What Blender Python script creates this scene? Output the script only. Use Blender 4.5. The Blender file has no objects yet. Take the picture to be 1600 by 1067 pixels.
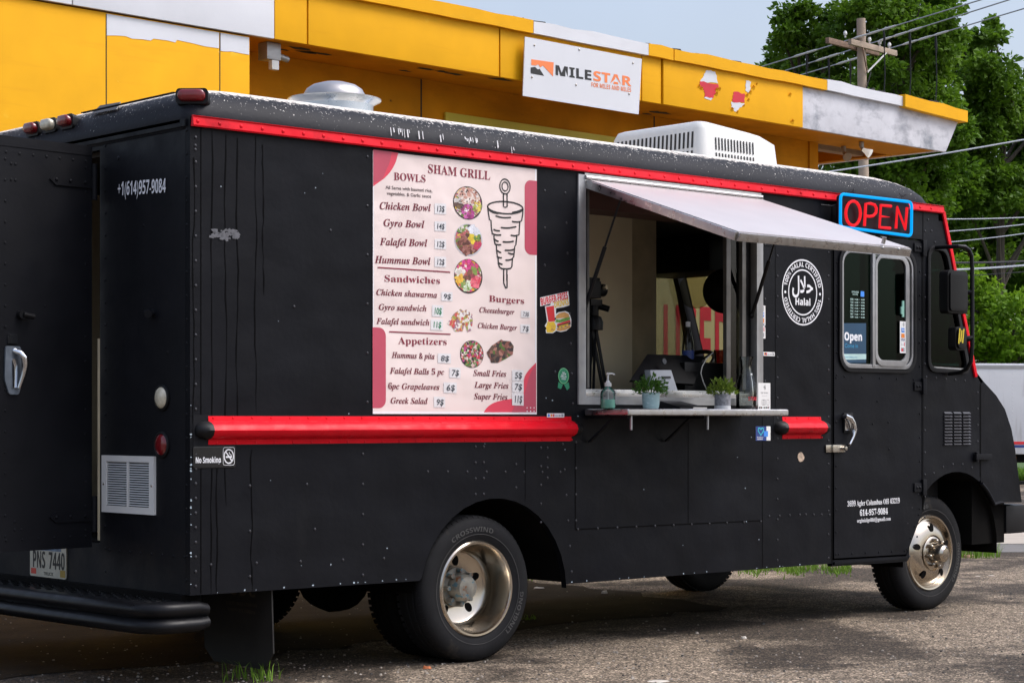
import bpy, bmesh, math, random
from mathutils import Vector, Matrix
from mathutils.geometry import tessellate_polygon
R = math.radians
random.seed(7)
SC = bpy.context.scene
COL = SC.collection

# ------------------------------------------------------------------ camera, sky, sun, exposure
FPX, PHI, EYE, HOR = 3111.0, R(42.25), 1.33, 655.0
CP, SP = math.cos(PHI), math.sin(PHI)
CX, CY = -5.3389, -8.2007
cam = bpy.data.cameras.new('camera')
cam.sensor_width = 36.0
cam.lens = FPX / 1600 * 36
cam.shift_y = (HOR - 533.5) / 1600
cam.clip_start, cam.clip_end = 0.1, 2000
camo = bpy.data.objects.new('camera', cam)
COL.objects.link(camo)
camo.location = (CX, CY, EYE)
camo.rotation_euler = (R(90), 0, -PHI)
SC.camera = camo

SUN_AZ, SUN_EL = R(138), R(54)          # azimuth measured from +Y towards +X
world = bpy.data.worlds.new('World')
SC.world = world
world.use_nodes = True
wt = world.node_tree
bg = wt.nodes['Background']
sky = wt.nodes.new('ShaderNodeTexSky')
sky.sky_type = 'NISHITA'
sky.sun_disc = False
sky.sun_elevation, sky.sun_rotation = SUN_EL, SUN_AZ
sky.dust_density, sky.air_density, sky.ozone_density = 3.5, 1.2, 1.0
hsv = wt.nodes.new('ShaderNodeHueSaturation')
hsv.inputs['Saturation'].default_value = 0.62
hsv.inputs['Value'].default_value = 1.0
# thin veil of high cloud
tcw = wt.nodes.new('ShaderNodeTexCoord')
nzw = wt.nodes.new('ShaderNodeTexNoise')
nzw.inputs['Scale'].default_value = 5.0
nzw.inputs['Detail'].default_value = 4
mrw = wt.nodes.new('ShaderNodeMapRange')
mrw.inputs['From Min'].default_value, mrw.inputs['From Max'].default_value = 0.3, 0.75
mrw.inputs['To Min'].default_value, mrw.inputs['To Max'].default_value = 0.96, 1.12
mxw = wt.nodes.new('ShaderNodeMix')
mxw.data_type, mxw.blend_type = 'RGBA', 'MULTIPLY'
mxw.inputs[0].default_value = 1.0
wt.links.new(tcw.outputs['Generated'], nzw.inputs['Vector'])
wt.links.new(nzw.outputs['Fac'], mrw.inputs['Value'])
wt.links.new(sky.outputs['Color'], hsv.inputs['Color'])
wt.links.new(hsv.outputs['Color'], mxw.inputs[6])
wt.links.new(mrw.outputs['Result'], mxw.inputs[7])
# thin overcast: the cloud deck is brighter overhead than at the horizon
sxw = wt.nodes.new('ShaderNodeSeparateXYZ')
wt.links.new(tcw.outputs['Generated'], sxw.inputs['Vector'])
mrz = wt.nodes.new('ShaderNodeMapRange')
mrz.interpolation_type = 'SMOOTHSTEP'
mrz.inputs['From Min'].default_value, mrz.inputs['From Max'].default_value = 0.22, 0.85
mrz.inputs['To Min'].default_value, mrz.inputs['To Max'].default_value = 1.32, 2.2
wt.links.new(sxw.outputs['Z'], mrz.inputs['Value'])
mxz = wt.nodes.new('ShaderNodeMix')
mxz.data_type, mxz.blend_type = 'RGBA', 'MULTIPLY'
mxz.inputs[0].default_value = 1.0
wt.links.new(mxw.outputs[2], mxz.inputs[6])
cbz = wt.nodes.new('ShaderNodeCombineColor')
for i_, k_ in enumerate((0.985, 1.0, 1.085)):
    mm = wt.nodes.new('ShaderNodeMath'); mm.operation = 'MULTIPLY'
    mm.inputs[1].default_value = k_
    wt.links.new(mrz.outputs['Result'], mm.inputs[0]); wt.links.new(mm.outputs[0], cbz.inputs[i_])
wt.links.new(cbz.outputs[0], mxz.inputs[7])
wt.links.new(mxz.outputs[2], bg.inputs['Color'])
bg.inputs['Strength'].default_value = 0.118

sl = bpy.data.lights.new('sun', 'SUN')
sl.energy = 1.6
sl.angle = R(26)
sl.color = (1.0, 0.96, 0.90)
slo = bpy.data.objects.new('sun', sl)
COL.objects.link(slo)
to_sun = Vector((math.sin(SUN_AZ) * math.cos(SUN_EL), math.cos(SUN_AZ) * math.cos(SUN_EL), math.sin(SUN_EL)))
slo.rotation_euler = to_sun.to_track_quat('Z', 'Y').to_euler()
slo.location = (0, -20, 30)

SC.view_settings.view_transform = 'Standard'
SC.view_settings.look = 'None'
SC.view_settings.exposure = 0.20
SC.view_settings.gamma = 1.0

# ------------------------------------------------------------------ measuring helpers (photo pixel -> point on a known plane)
def ray(x):
    u = (x - 800) / FPX
    return SP + u * CP, CP - u * SP

def at(x, y, Y=0.0):                      # plane Y = const of the truck
    dx, dy = ray(x)
    t = (Y - CY) / dy
    return Vector((CX + t * dx, Y, EYE + (HOR - y) * t / FPX))

def atx(x, y, X=0.0):                     # plane X = const (rear face)
    dx, dy = ray(x)
    t = (X - CX) / dx
    return Vector((X, CY + t * dy, EYE + (HOR - y) * t / FPX))

def deep(x, y, d):                        # at a distance from the lens
    dx, dy = ray(x)
    return Vector((CX + d * dx, CY + d * dy, EYE + (HOR - y) * d / FPX))

def gnd(x, y, Z=0.0):
    return deep(x, y, (EYE - Z) * FPX / (y - HOR))

# ------------------------------------------------------------------ materials
MATS = {}

def nd(nt, kind, **kw):
    n = nt.nodes.new(kind)
    for k, v in kw.items():
        setattr(n, k, v)
    return n

def setin(n, name, v):
    n.inputs[name].default_value = v

def c4(c):
    return (c[0], c[1], c[2], 1.0)

def mat(name, color, rough=0.55, metal=0.0, var=0.12, scale=6.0, bump=0.0, bscale=60.0, emit=None, estr=0.0, spec=0.5,
        rvar=0.0, detail=4, coat=0.0):
    if name in MATS:
        return MATS[name]
    m = bpy.data.materials.new(name)
    m.use_nodes = True
    nt = m.node_tree
    b = nt.nodes['Principled BSDF']
    setin(b, 'Roughness', rough)
    setin(b, 'Metallic', metal)
    setin(b, 'Specular IOR Level', spec)
    setin(b, 'Coat Weight', coat)
    tc = nd(nt, 'ShaderNodeTexCoord')
    nz = nd(nt, 'ShaderNodeTexNoise')
    setin(nz, 'Scale', scale)
    setin(nz, 'Detail', detail)
    nt.links.new(tc.outputs['Object'], nz.inputs['Vector'])
    rp = nd(nt, 'ShaderNodeValToRGB')
    rp.color_ramp.elements[0].position = 0.25
    rp.color_ramp.elements[1].position = 0.75
    rp.color_ramp.elements[0].color = c4([max(0, x * (1 - var)) for x in color])
    rp.color_ramp.elements[1].color = c4([min(1, x * (1 + var)) for x in color])
    nt.links.new(nz.outputs['Fac'], rp.inputs['Fac'])
    nt.links.new(rp.outputs['Color'], b.inputs['Base Color'])
    if rvar:
        mr = nd(nt, 'ShaderNodeMapRange')
        setin(mr, 'From Min', 0.3); setin(mr, 'From Max', 0.7)
        setin(mr, 'To Min', max(0.02, rough - rvar)); setin(mr, 'To Max', min(1, rough + rvar))
        nz3 = nd(nt, 'ShaderNodeTexNoise')
        setin(nz3, 'Scale', scale * 2.3); setin(nz3, 'Detail', 5)
        nt.links.new(tc.outputs['Object'], nz3.inputs['Vector'])
        nt.links.new(nz3.outputs['Fac'], mr.inputs['Value'])
        nt.links.new(mr.outputs['Result'], b.inputs['Roughness'])
    if bump:
        nz2 = nd(nt, 'ShaderNodeTexNoise')
        setin(nz2, 'Scale', bscale); setin(nz2, 'Detail', 5)
        nt.links.new(tc.outputs['Object'], nz2.inputs['Vector'])
        bp = nd(nt, 'ShaderNodeBump')
        setin(bp, 'Strength', bump); setin(bp, 'Distance', 0.02)
        nt.links.new(nz2.outputs['Fac'], bp.inputs['Height'])
        nt.links.new(bp.outputs['Normal'], b.inputs['Normal'])
    if emit:
        setin(b, 'Emission Color', c4(emit))
        setin(b, 'Emission Strength', estr)
    m['pb'] = 1
    MATS[name] = m
    return m

def speck(m, color, scale, thr, soft=0.05, detail=6, up=None, stretch=(1, 1, 1), rough=None):
    """lay flecks / scuffs / dust of another colour over a material's own colour; up=(lo, hi) keeps it to faces that look upward"""
    nt = m.node_tree
    b = nt.nodes['Principled BSDF']
    old = b.inputs['Base Color'].links[0].from_socket
    tc = nd(nt, 'ShaderNodeTexCoord')
    mp = nd(nt, 'ShaderNodeMapping')
    setin(mp, 'Scale', stretch)
    nt.links.new(tc.outputs['Object'], mp.inputs['Vector'])
    nz = nd(nt, 'ShaderNodeTexNoise')
    setin(nz, 'Scale', scale); setin(nz, 'Detail', detail); setin(nz, 'Roughness', 0.65)
    nt.links.new(mp.outputs['Vector'], nz.inputs['Vector'])
    mr = nd(nt, 'ShaderNodeMapRange')
    setin(mr, 'From Min', thr); setin(mr, 'From Max', thr + soft)
    fac = nz.outputs['Fac']
    if up:
        ge = nd(nt, 'ShaderNodeNewGeometry')
        sx = nd(nt, 'ShaderNodeSeparateXYZ')
        nt.links.new(ge.outputs['Normal'], sx.inputs['Vector'])
        m2 = nd(nt, 'ShaderNodeMapRange')
        setin(m2, 'From Min', up[0]); setin(m2, 'From Max', up[1]); setin(m2, 'To Max', up[2])
        nt.links.new(sx.outputs['Z'], m2.inputs['Value'])
        ad = nd(nt, 'ShaderNodeMath', operation='ADD')
        nt.links.new(fac, ad.inputs[0]); nt.links.new(m2.outputs['Result'], ad.inputs[1])
        fac = ad.outputs[0]
    nt.links.new(fac, mr.inputs['Value'])
    mx = nd(nt, 'ShaderNodeMix', data_type='RGBA')
    nt.links.new(mr.outputs['Result'], mx.inputs[0])
    nt.links.new(old, mx.inputs[6])
    mx.inputs[7].default_value = c4(color)
    nt.links.new(mx.outputs[2], b.inputs['Base Color'])
    if rough is not None:
        mr2 = nd(nt, 'ShaderNodeMapRange')
        setin(mr2, 'To Min', b.inputs['Roughness'].default_value); setin(mr2, 'To Max', rough)
        nt.links.new(mr.outputs['Result'], mr2.inputs['Value'])
        if not b.inputs['Roughness'].links:
            nt.links.new(mr2.outputs['Result'], b.inputs['Roughness'])
    return m

def glass(name, tint, rough=0.02, refl=1.45, solid=0.0, scol=(0.02, 0.03, 0.03)):
    if name in MATS:
        return MATS[name]
    m = bpy.data.materials.new(name)
    m.use_nodes = True
    nt = m.node_tree
    nt.nodes.remove(nt.nodes['Principled BSDF'])
    out = nt.nodes['Material Output']
    tr = nd(nt, 'ShaderNodeBsdfTransparent')
    tc = nd(nt, 'ShaderNodeTexCoord')
    nz = nd(nt, 'ShaderNodeTexNoise')
    setin(nz, 'Scale', 3.0)
    nt.links.new(tc.outputs['Object'], nz.inputs['Vector'])
    rp = nd(nt, 'ShaderNodeValToRGB')
    rp.color_ramp.elements[0].color = c4([x * 0.92 for x in tint])
    rp.color_ramp.elements[1].color = c4(tint)
    nt.links.new(nz.outputs['Fac'], rp.inputs['Fac'])
    nt.links.new(rp.outputs['Color'], tr.inputs['Color'])
    gl = nd(nt, 'ShaderNodeBsdfGlossy')
    setin(gl, 'Roughness', rough)
    fr = nd(nt, 'ShaderNodeFresnel')
    setin(fr, 'IOR', refl)
    mx = nd(nt, 'ShaderNodeMixShader')
    src = tr.outputs[0]
    if solid:
        df = nd(nt, 'ShaderNodeBsdfDiffuse')
        setin(df, 'Color', c4(scol))
        m0 = nd(nt, 'ShaderNodeMixShader')
        setin(m0, 'Fac', solid)
        nt.links.new(tr.outputs[0], m0.inputs[1]); nt.links.new(df.outputs[0], m0.inputs[2])
        src = m0.outputs[0]
    nt.links.new(fr.outputs[0], mx.inputs[0])
    nt.links.new(src, mx.inputs[1]); nt.links.new(gl.outputs[0], mx.inputs[2])
    nt.links.new(mx.outputs[0], out.inputs['Surface'])
    MATS[name] = m
    return m

def leafmat(name, lo, hi, scale=0.8, trans=0.35):
    if name in MATS:
        return MATS[name]
    m = bpy.data.materials.new(name)
    m.use_nodes = True
    nt = m.node_tree
    b = nt.nodes['Principled BSDF']
    setin(b, 'Roughness', 0.5)
    setin(b, 'Specular IOR Level', 0.18)
    out = nt.nodes['Material Output']
    tc = nd(nt, 'ShaderNodeTexCoord')
    nz = nd(nt, 'ShaderNodeTexNoise')
    setin(nz, 'Scale', scale); setin(nz, 'Detail', 8); setin(nz, 'Roughness', 0.75)
    nt.links.new(tc.outputs['Object'], nz.inputs['Vector'])
    rp = nd(nt, 'ShaderNodeValToRGB')
    rp.color_ramp.elements[0].position = 0.35
    rp.color_ramp.elements[1].position = 0.68
    rp.color_ramp.elements[0].color = c4(lo)
    rp.color_ramp.elements[1].color = c4(hi)
    nt.links.new(nz.outputs['Fac'], rp.inputs['Fac'])
    nt.links.new(rp.outputs['Color'], b.inputs['Base Color'])
    tl = nd(nt, 'ShaderNodeBsdfTranslucent')
    nt.links.new(rp.outputs['Color'], tl.inputs['Color'])
    mx = nd(nt, 'ShaderNodeMixShader')
    setin(mx, 'Fac', trans)
    nt.links.new(b.outputs[0], mx.inputs[1]); nt.links.new(tl.outputs[0], mx.inputs[2])
    nt.links.new(mx.outputs[0], out.inputs['Surface'])
    MATS[name] = m
    return m

def food(name, cols, scale=60.0):
    """printed dish picture: small patches of the listed colours"""
    if name in MATS:
        return MATS[name]
    m = bpy.data.materials.new(name)
    m.use_nodes = True
    nt = m.node_tree
    b = nt.nodes['Principled BSDF']
    setin(b, 'Roughness', 0.5)
    tc = nd(nt, 'ShaderNodeTexCoord')
    nz = nd(nt, 'ShaderNodeTexNoise')
    setin(nz, 'Scale', scale * 0.6)
    nt.links.new(tc.outputs['Object'], nz.inputs['Vector'])
    mxv = nd(nt, 'ShaderNodeMix', data_type='RGBA')
    setin(mxv, 0, 0.03)
    nt.links.new(tc.outputs['Object'], mxv.inputs[6]); nt.links.new(nz.outputs['Color'], mxv.inputs[7])
    vo = nd(nt, 'ShaderNodeTexVoronoi')
    setin(vo, 'Scale', scale)
    nt.links.new(mxv.outputs[2], vo.inputs['Vector'])
    sx = nd(nt, 'ShaderNodeSeparateColor')
    nt.links.new(vo.outputs['Color'], sx.inputs['Color'])
    rp = nd(nt, 'ShaderNodeValToRGB')
    rp.color_ramp.interpolation = 'CONSTANT'
    e = rp.color_ramp.elements
    e[0].position = 0.0; e[0].color = c4(cols[0])
    e[1].position = 1.0 / len(cols); e[1].color = c4(cols[1])
    for i, c in enumerate(cols[2:], 2):
        q = e.new(i / len(cols)); q.color = c4(c)
    nt.links.new(sx.outputs[0], rp.inputs['Fac'])
    nt.links.new(rp.outputs['Color'], b.inputs['Base Color'])
    MATS[name] = m
    return m

# ------------------------------------------------------------------ mesh builder
STY = {'menu': (0x1D4D0, 0x1D482, 0x1D7CE), 'serif': (0x1D400, 0x1D41A, 0x1D7CE), 'italic': (0x1D468, 0x1D482, 0x1D7CE), 'script': (0x1D4D0, 0x1D4EA, 0x1D7CE),
       'sans': (0x1D5D4, 0x1D5EE, 0x1D7EC), 'sansitalic': (0x1D63C, 0x1D656, 0x1D7EC), 'plain': None}

def styled(t, style):
    s = STY[style]
    if not s:
        return t
    o = ''
    for c in t:
        if 'A' <= c <= 'Z':
            o += chr(s[0] + ord(c) - 65)
        elif 'a' <= c <= 'z':
            o += chr(s[1] + ord(c) - 97)
        elif '0' <= c <= '9':
            o += chr(s[2] + ord(c) - 48)
        else:
            o += c
    return o

def text_geo(body, style='sans', weight=0.0, shear=0.0, res=3):
    cu = bpy.data.curves.new('lettering', 'FONT')
    cu.body = styled(body, style)
    cu.resolution_u = res
    cu.offset = weight
    cu.shear = shear
    o = bpy.data.objects.new('lettering', cu)
    me = bpy.data.meshes.new_from_object(o)
    vs = [(v.co.x, v.co.y) for v in me.vertices]
    fs = [tuple(p.vertices) for p in me.polygons]
    bpy.data.objects.remove(o); bpy.data.curves.remove(cu); bpy.data.meshes.remove(me)
    return vs, fs

def XZ(y):                                # side plane mapping, looking from -Y
    return lambda u, v, w=0.0: (u, y - w, v)

def ZY(x):                                # rear plane mapping, looking from -X: u runs to the right (falling Y)
    return lambda u, v, w=0.0: (x - w, -u, v)

class MB:
    def __init__(self):
        self.v, self.f, self.m, self.s = [], [], [], []

    def add(self, vs, fs, mi=0, smooth=False):
        n = len(self.v)
        self.v.extend([tuple(p) for p in vs])
        for f in fs:
            self.f.append(tuple(i + n for i in f))
            self.m.append(mi)
            self.s.append(smooth)
        return self

    def box(self, x0, y0, z0, x1, y1, z1, mi=0):
        vs = [(x, y, z) for x in (x0, x1) for y in (y0, y1) for z in (z0, z1)]
        return self.add(vs, [(0, 1, 3, 2), (4, 6, 7, 5), (0, 4, 5, 1), (2, 3, 7, 6), (0, 2, 6, 4), (1, 5, 7, 3)], mi)

    def hexa(self, p, mi=0):              # 4 bottom + 4 top points
        return self.add(p, [(3, 2, 1, 0), (4, 5, 6, 7), (0, 1, 5, 4), (1, 2, 6, 5), (2, 3, 7, 6), (3, 0, 4, 7)], mi)

    def bar(self, p0, p1, w, h, mi=0, up=(0, 0, 1)):
        p0, p1 = Vector(p0), Vector(p1)
        d = (p1 - p0).normalized()
        a = d.cross(Vector(up)).normalized()
        b = a.cross(d).normalized()
        q = [p + a * sx * w / 2 + b * sy * h / 2 for p in (p0, p1) for sx, sy in ((-1, -1), (1, -1), (1, 1), (-1, 1))]
        return self.hexa(q, mi)

    def tube(self, pts, r, n=10, mi=0, closed=False, caps=True):
        pts = [Vector(p) for p in pts]
        L = len(pts)
        rs = r if isinstance(r, (list, tuple)) else [r] * L
        prev = None
        vs, fs = [], []
        for i in range(L):
            a = pts[(i - 1) % L] if (i > 0 or closed) else pts[i]
            b = pts[(i + 1) % L] if (i < L - 1 or closed) else pts[i]
            d = (b - a).normalized()
            if prev is None:
                k = Vector((0, 0, 1)) if abs(d.z) < 0.9 else Vector((0, 1, 0))
                x = d.cross(k).normalized()
            else:
                x = (prev - d * prev.dot(d)).normalized()
            prev = x
            y = d.cross(x)
            for j in range(n):
                t = 2 * math.pi * j / n
                vs.append(pts[i] + (x * math.cos(t) + y * math.sin(t)) * rs[i])
        for i in range(L if closed else L - 1):
            i2 = (i + 1) % L
            for j in range(n):
                j2 = (j + 1) % n
                fs.append((i * n + j, i * n + j2, i2 * n + j2, i2 * n + j))
        self.add(vs, fs, mi, True)
        if caps and not closed:
            k = len(self.v) - len(vs)
            self.f.append(tuple(k + j for j in reversed(range(n)))); self.m.append(mi); self.s.append(False)
            self.f.append(tuple(k + (L - 1) * n + j for j in range(n))); self.m.append(mi); self.s.append(False)
        return self

    def cyl(self, p0, p1, r, n=16, mi=0, r1=None):
        return self.tube([p0, p1], [r, r if r1 is None else r1], n, mi)

    def lathe(self, prof, o, axis=(0, 0, 1), n=32, mi=0, capa=False, capb=False, ph=0.0):
        o, ax = Vector(o), Vector(axis).normalized()
        k = Vector((0, 0, 1)) if abs(ax.z) < 0.9 else Vector((1, 0, 0))
        x = ax.cross(k).normalized()
        y = ax.cross(x)
        vs, fs = [], []
        for r, h in prof:
            for j in range(n):
                t = 2 * math.pi * j / n + ph
                vs.append(o + ax * h + (x * math.cos(t) + y * math.sin(t)) * r)
        for i in range(len(prof) - 1):
            for j in range(n):
                j2 = (j + 1) % n
                fs.append((i * n + j, i * n + j2, (i + 1) * n + j2, (i + 1) * n + j))
        if capa:
            fs.append(tuple(reversed(range(n))))
        if capb:
            fs.append(tuple((len(prof) - 1) * n + j for j in range(n)))
        return self.add(vs, fs, mi, True)

    def dome(self, o, axis, r, h, n=7, mi=0):
        return self.lathe([(r, 0), (r * 0.8, h * 0.65), (r * 0.3, h)], o, axis, n, mi, capb=True)

    def plate(self, outer, holes, F, w0, w1, mi=0, mi_edge=None):
        loops = [list(outer)] + [list(h) for h in holes]
        flat = [p for l in loops for p in l]
        tris = tessellate_polygon([[Vector((p[0], p[1], 0)) for p in l] for l in loops])
        n = len(flat)
        self.add([F(p[0], p[1], w1) for p in flat], tris, mi)
        if w0 is not None and w0 != w1:
            self.add([F(p[0], p[1], w0) for p in flat], [tuple(reversed(t)) for t in tris], mi)
            k = 0
            for l in loops:
                c = len(l)
                vs = [F(p[0], p[1], w1) for p in l] + [F(p[0], p[1], w0) for p in l]
                self.add(vs, [(i, (i + 1) % c, c + (i + 1) % c, c + i) for i in range(c)], mi if mi_edge is None else mi_edge)
        return self

    def ribbon(self, pts, wd, F, w=0.0, mi=0, closed=False):
        P = [Vector((p[0], p[1])) for p in pts]
        L = len(P)
        vs = []
        ws = wd if isinstance(wd, (list, tuple)) else [wd] * L
        for i in range(L):
            a = P[(i - 1) % L] if (i > 0 or closed) else P[i]
            b = P[(i + 1) % L] if (i < L - 1 or closed) else P[i]
            d = (b - a)
            d = d.normalized() if d.length > 1e-9 else Vector((1, 0))
            nrm = Vector((-d.y, d.x)) * ws[i] / 2
            for q in (P[i] + nrm, P[i] - nrm):
                vs.append(F(q.x, q.y, w))
        fs = [(2 * i, 2 * i + 1, 2 * ((i + 1) % L) + 1, 2 * ((i + 1) % L)) for i in range(L if closed else L - 1)]
        return self.add(vs, fs, mi)

    def disc(self, cx, cy, rx, ry, F, w=0.0, n=32, mi=0, r0=0.0):
        o = [(cx + rx * math.cos(2 * math.pi * j / n), cy + ry * math.sin(2 * math.pi * j / n)) for j in range(n)]
        if r0:
            i = [(cx + rx * r0 * math.cos(2 * math.pi * j / n), cy + ry * r0 * math.sin(2 * math.pi * j / n)) for j in range(n)]
            return self.add([F(p[0], p[1], w) for p in o + i], [(j, (j + 1) % n, n + (j + 1) % n, n + j) for j in range(n)], mi)
        return self.add([F(p[0], p[1], w) for p in o], [tuple(range(n))], mi)

    def text(self, body, style, F, u0, v0, u1, cap, w=0.0, mi=0, v1=None, weight=0.0, shear=0.0, res=3):
        vs, fs = text_geo(body, style, weight, shear, res)
        if not vs:
            return self
        xa, xb = min(p[0] for p in vs), max(p[0] for p in vs)
        ux, uy = u1 - u0, (0 if v1 is None else v1 - v0)
        ln = math.hypot(ux, uy)
        sx = ln / (xb - xa)
        sy = cap / 0.70
        ex, ey = ux / ln, uy / ln
        return self.add([F(u0 + (p[0] - xa) * sx * ex - p[1] * sy * ey, v0 + (p[0] - xa) * sx * ey + p[1] * sy * ex, w) for p in vs], fs, mi)

    def build(self, name, mats, parent=None, bevel=0.0, sharp=38, label=None, kind=None, recalc=True, segs=2):
        me = bpy.data.meshes.new(name)
        me.from_pydata([tuple(p) for p in self.v], [], self.f)
        mats = mats if isinstance(mats, (list, tuple)) else [mats]
        for m in mats:
            me.materials.append(m)
        me.polygons.foreach_set('material_index', self.m)
        me.polygons.foreach_set('use_smooth', self.s)
        if recalc or bevel:
            bm = bmesh.new()
            bm.from_mesh(me)
            if recalc:
                bmesh.ops.remove_doubles(bm, verts=bm.verts, dist=1e-6)
                bmesh.ops.recalc_face_normals(bm, faces=bm.faces)
            if bevel:
                ed = [e for e in bm.edges if len(e.link_faces) == 2 and e.calc_face_angle(0) > R(30)]
                bmesh.ops.bevel(bm, geom=ed, offset=bevel, segments=segs, affect='EDGES', profile=0.7, clamp_overlap=True)
                for f in bm.faces:
                    f.smooth = True
            bm.to_mesh(me)
            bm.free()
        me.set_sharp_from_angle(angle=R(sharp))
        me.update()
        o = bpy.data.objects.new(name, me)
        COL.objects.link(o)
        if parent is not None:
            o.parent = parent
            if parent.name in OFF:
                o.location = -OFF[parent.name]
        if label:
            o['label'] = label
        if kind:
            o['kind'] = kind
        return o

OFF = {}

def thing(name, label, cat, loc=(0, 0, 0), rz=0.0, group=None, world=False):
    o = bpy.data.objects.new(name, None)
    COL.objects.link(o)
    o.empty_display_size = 0.2
    o.location = loc
    o.rotation_euler = (0, 0, rz)
    o['label'], o['category'] = label, cat
    if group:
        o['group'] = group
    if world:
        OFF[o.name] = Vector(loc)
    return o

def tag(o, label, cat, group=None):
    o['label'], o['category'] = label, cat
    if group:
        o['group'] = group
    return o

def rrect(x0, y0, x1, y1, r, n=5):
    pts = []
    for cx, cy, a in ((x1 - r, y1 - r, 0), (x0 + r, y1 - r, 90), (x0 + r, y0 + r, 180), (x1 - r, y0 + r, 270)):
        for k in range(n + 1):
            t = R(a + 90 * k / n)
            pts.append((cx + r * math.cos(t), cy + r * math.sin(t)))
    return pts

def arc(cx, cy, r, a0, a1, n):
    return [(cx + r * math.cos(R(a0 + (a1 - a0) * k / n)), cy + r * math.sin(R(a0 + (a1 - a0) * k / n))) for k in range(n + 1)]

def roundpoly(P, r, n=4):
    out = []
    L = len(P)
    for i in range(L):
        p, a, b = Vector(P[i]), Vector(P[i - 1]), Vector(P[(i + 1) % L])
        u, v = (a - p).normalized(), (b - p).normalized()
        q0, q1 = p + u * r, p + v * r
        for k in range(n + 1):
            t = k / n
            out.append(tuple(q0 * (1 - t) ** 2 + p * 2 * t * (1 - t) + q1 * t * t))
    return out

# ------------------------------------------------------------------ palette
BLACK = mat('matt_black_paint', (0.0030, 0.0034, 0.0054), 0.5, spec=0.15, var=0.28, scale=2.2, bump=0.06, bscale=28, rvar=0.12)
def wavy(m, scale, dist, strength=1.0):
    nt = m.node_tree
    b = nt.nodes['Principled BSDF']
    tc = nd(nt, 'ShaderNodeTexCoord')
    nz = nd(nt, 'ShaderNodeTexNoise')
    setin(nz, 'Scale', scale); setin(nz, 'Detail', 2)
    nt.links.new(tc.outputs['Object'], nz.inputs['Vector'])
    bp = nd(nt, 'ShaderNodeBump')
    setin(bp, 'Strength', strength); setin(bp, 'Distance', dist)
    nt.links.new(nz.outputs['Fac'], bp.inputs['Height'])
    if b.inputs['Normal'].links:
        nt.links.new(b.inputs['Normal'].links[0].from_socket, bp.inputs['Normal'])
    nt.links.new(bp.outputs['Normal'], b.inputs['Normal'])
wavy(BLACK, 1.7, 0.03)
speck(BLACK, (0.0075, 0.0075, 0.009), 1.6, 0.60, 0.25, stretch=(3.0, 3.0, 0.45))
speck(BLACK, (0.30, 0.31, 0.33), 55, 0.765, 0.02)
BLACKDOOR = mat('black_door_paint', (0.0055, 0.0058, 0.0078), 0.55, spec=0.18, var=0.25, scale=3, bump=0.05, bscale=30, rvar=0.1)
speck(BLACKDOOR, (0.2, 0.2, 0.22), 60, 0.775, 0.02)
ROOFM = mat('dusty_black_roof', (0.009, 0.0095, 0.013), 0.55, spec=0.16, var=0.25, scale=3, bump=0.08, bscale=40)
speck(ROOFM, (0.66, 0.61, 0.55), 38, 0.80, 0.20, detail=9, up=(0.70, 0.955, 0.58), rough=0.8)
speck(ROOFM, (0.6, 0.57, 0.53), 75, 0.735, 0.03, up=(-0.02, 0.9, 0.15))
DRIP = mat('glossy_paint_run', (0.0010, 0.0010, 0.0013), 0.5, spec=0.06, var=0.1)
RED = mat('red_gloss_paint', (0.70, 0.005, 0.016), 0.34, spec=0.16, var=0.10, scale=5, bump=0.05, bscale=20, rvar=0.08)
speck(RED, (0.75, 0.5, 0.45), 60, 0.745, 0.02)
speck(RED, (0.30, 0.004, 0.010), 3.2, 0.57, 0.18, detail=8)
speck(RED, (0.05, 0.02, 0.02), 22, 0.72, 0.03, detail=8)
wavy(RED, 4.0, 0.02)
ALU = mat('aluminium', (0.52, 0.51, 0.50), 0.34, 1.0, var=0.12, scale=12, rvar=0.12)
ALUW = mat('painted_aluminium', (0.36, 0.36, 0.36), 0.42, 0.6, var=0.10, scale=14, rvar=0.1)
speck(ALUW, (0.12, 0.11, 0.10), 30, 0.70, 0.1)
STEEL = mat('stainless_steel', (0.50, 0.465, 0.41), 0.22, 1.0, var=0.15, scale=9, rvar=0.14)
speck(STEEL, (0.22, 0.15, 0.09), 8, 0.66, 0.12)
RIMM = mat('polished_rim', (0.50, 0.445, 0.37), 0.20, 1.0, var=0.10, scale=4, rvar=0.05)
speck(RIMM, (0.24, 0.17, 0.10), 5, 0.66, 0.25)
CHROME = mat('chrome', (0.75, 0.76, 0.78), 0.10, 1.0, var=0.1, scale=20)
RUBBER = mat('tyre_rubber', (0.010, 0.010, 0.0108), 0.75, spec=0.2, var=0.25, scale=7, bump=0.06, bscale=80)
speck(RUBBER, (0.05, 0.042, 0.032), 5, 0.60, 0.2)
RUBLET = mat('tyre_lettering', (0.055, 0.053, 0.050), 0.8, var=0.3, scale=14)
BRUB = mat('black_rubber_trim', (0.007, 0.007, 0.008), 0.5, spec=0.25, var=0.2)
BPLAS = mat('black_plastic', (0.007, 0.007, 0.008), 0.42, spec=0.25, var=0.2)
UNDER = mat('dark_underbody', (0.005, 0.0045, 0.004), 0.95, spec=0.1, var=0.4, scale=4)
WHITE = mat('white_vinyl', (0.78, 0.78, 0.80), 0.5, var=0.05)
OFFW = mat('offwhite_plastic', (0.58, 0.58, 0.555), 0.5, var=0.06, scale=5, bump=0.03, bscale=50)
speck(OFFW, (0.36, 0.33, 0.28), 4, 0.66, 0.2)
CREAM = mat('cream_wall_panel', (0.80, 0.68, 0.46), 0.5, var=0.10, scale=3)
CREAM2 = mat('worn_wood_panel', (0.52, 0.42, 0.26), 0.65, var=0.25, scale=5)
REDLENS = mat('red_lens', (0.17, 0.006, 0.009), 0.18, var=0.15, scale=20, coat=0.6)
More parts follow.
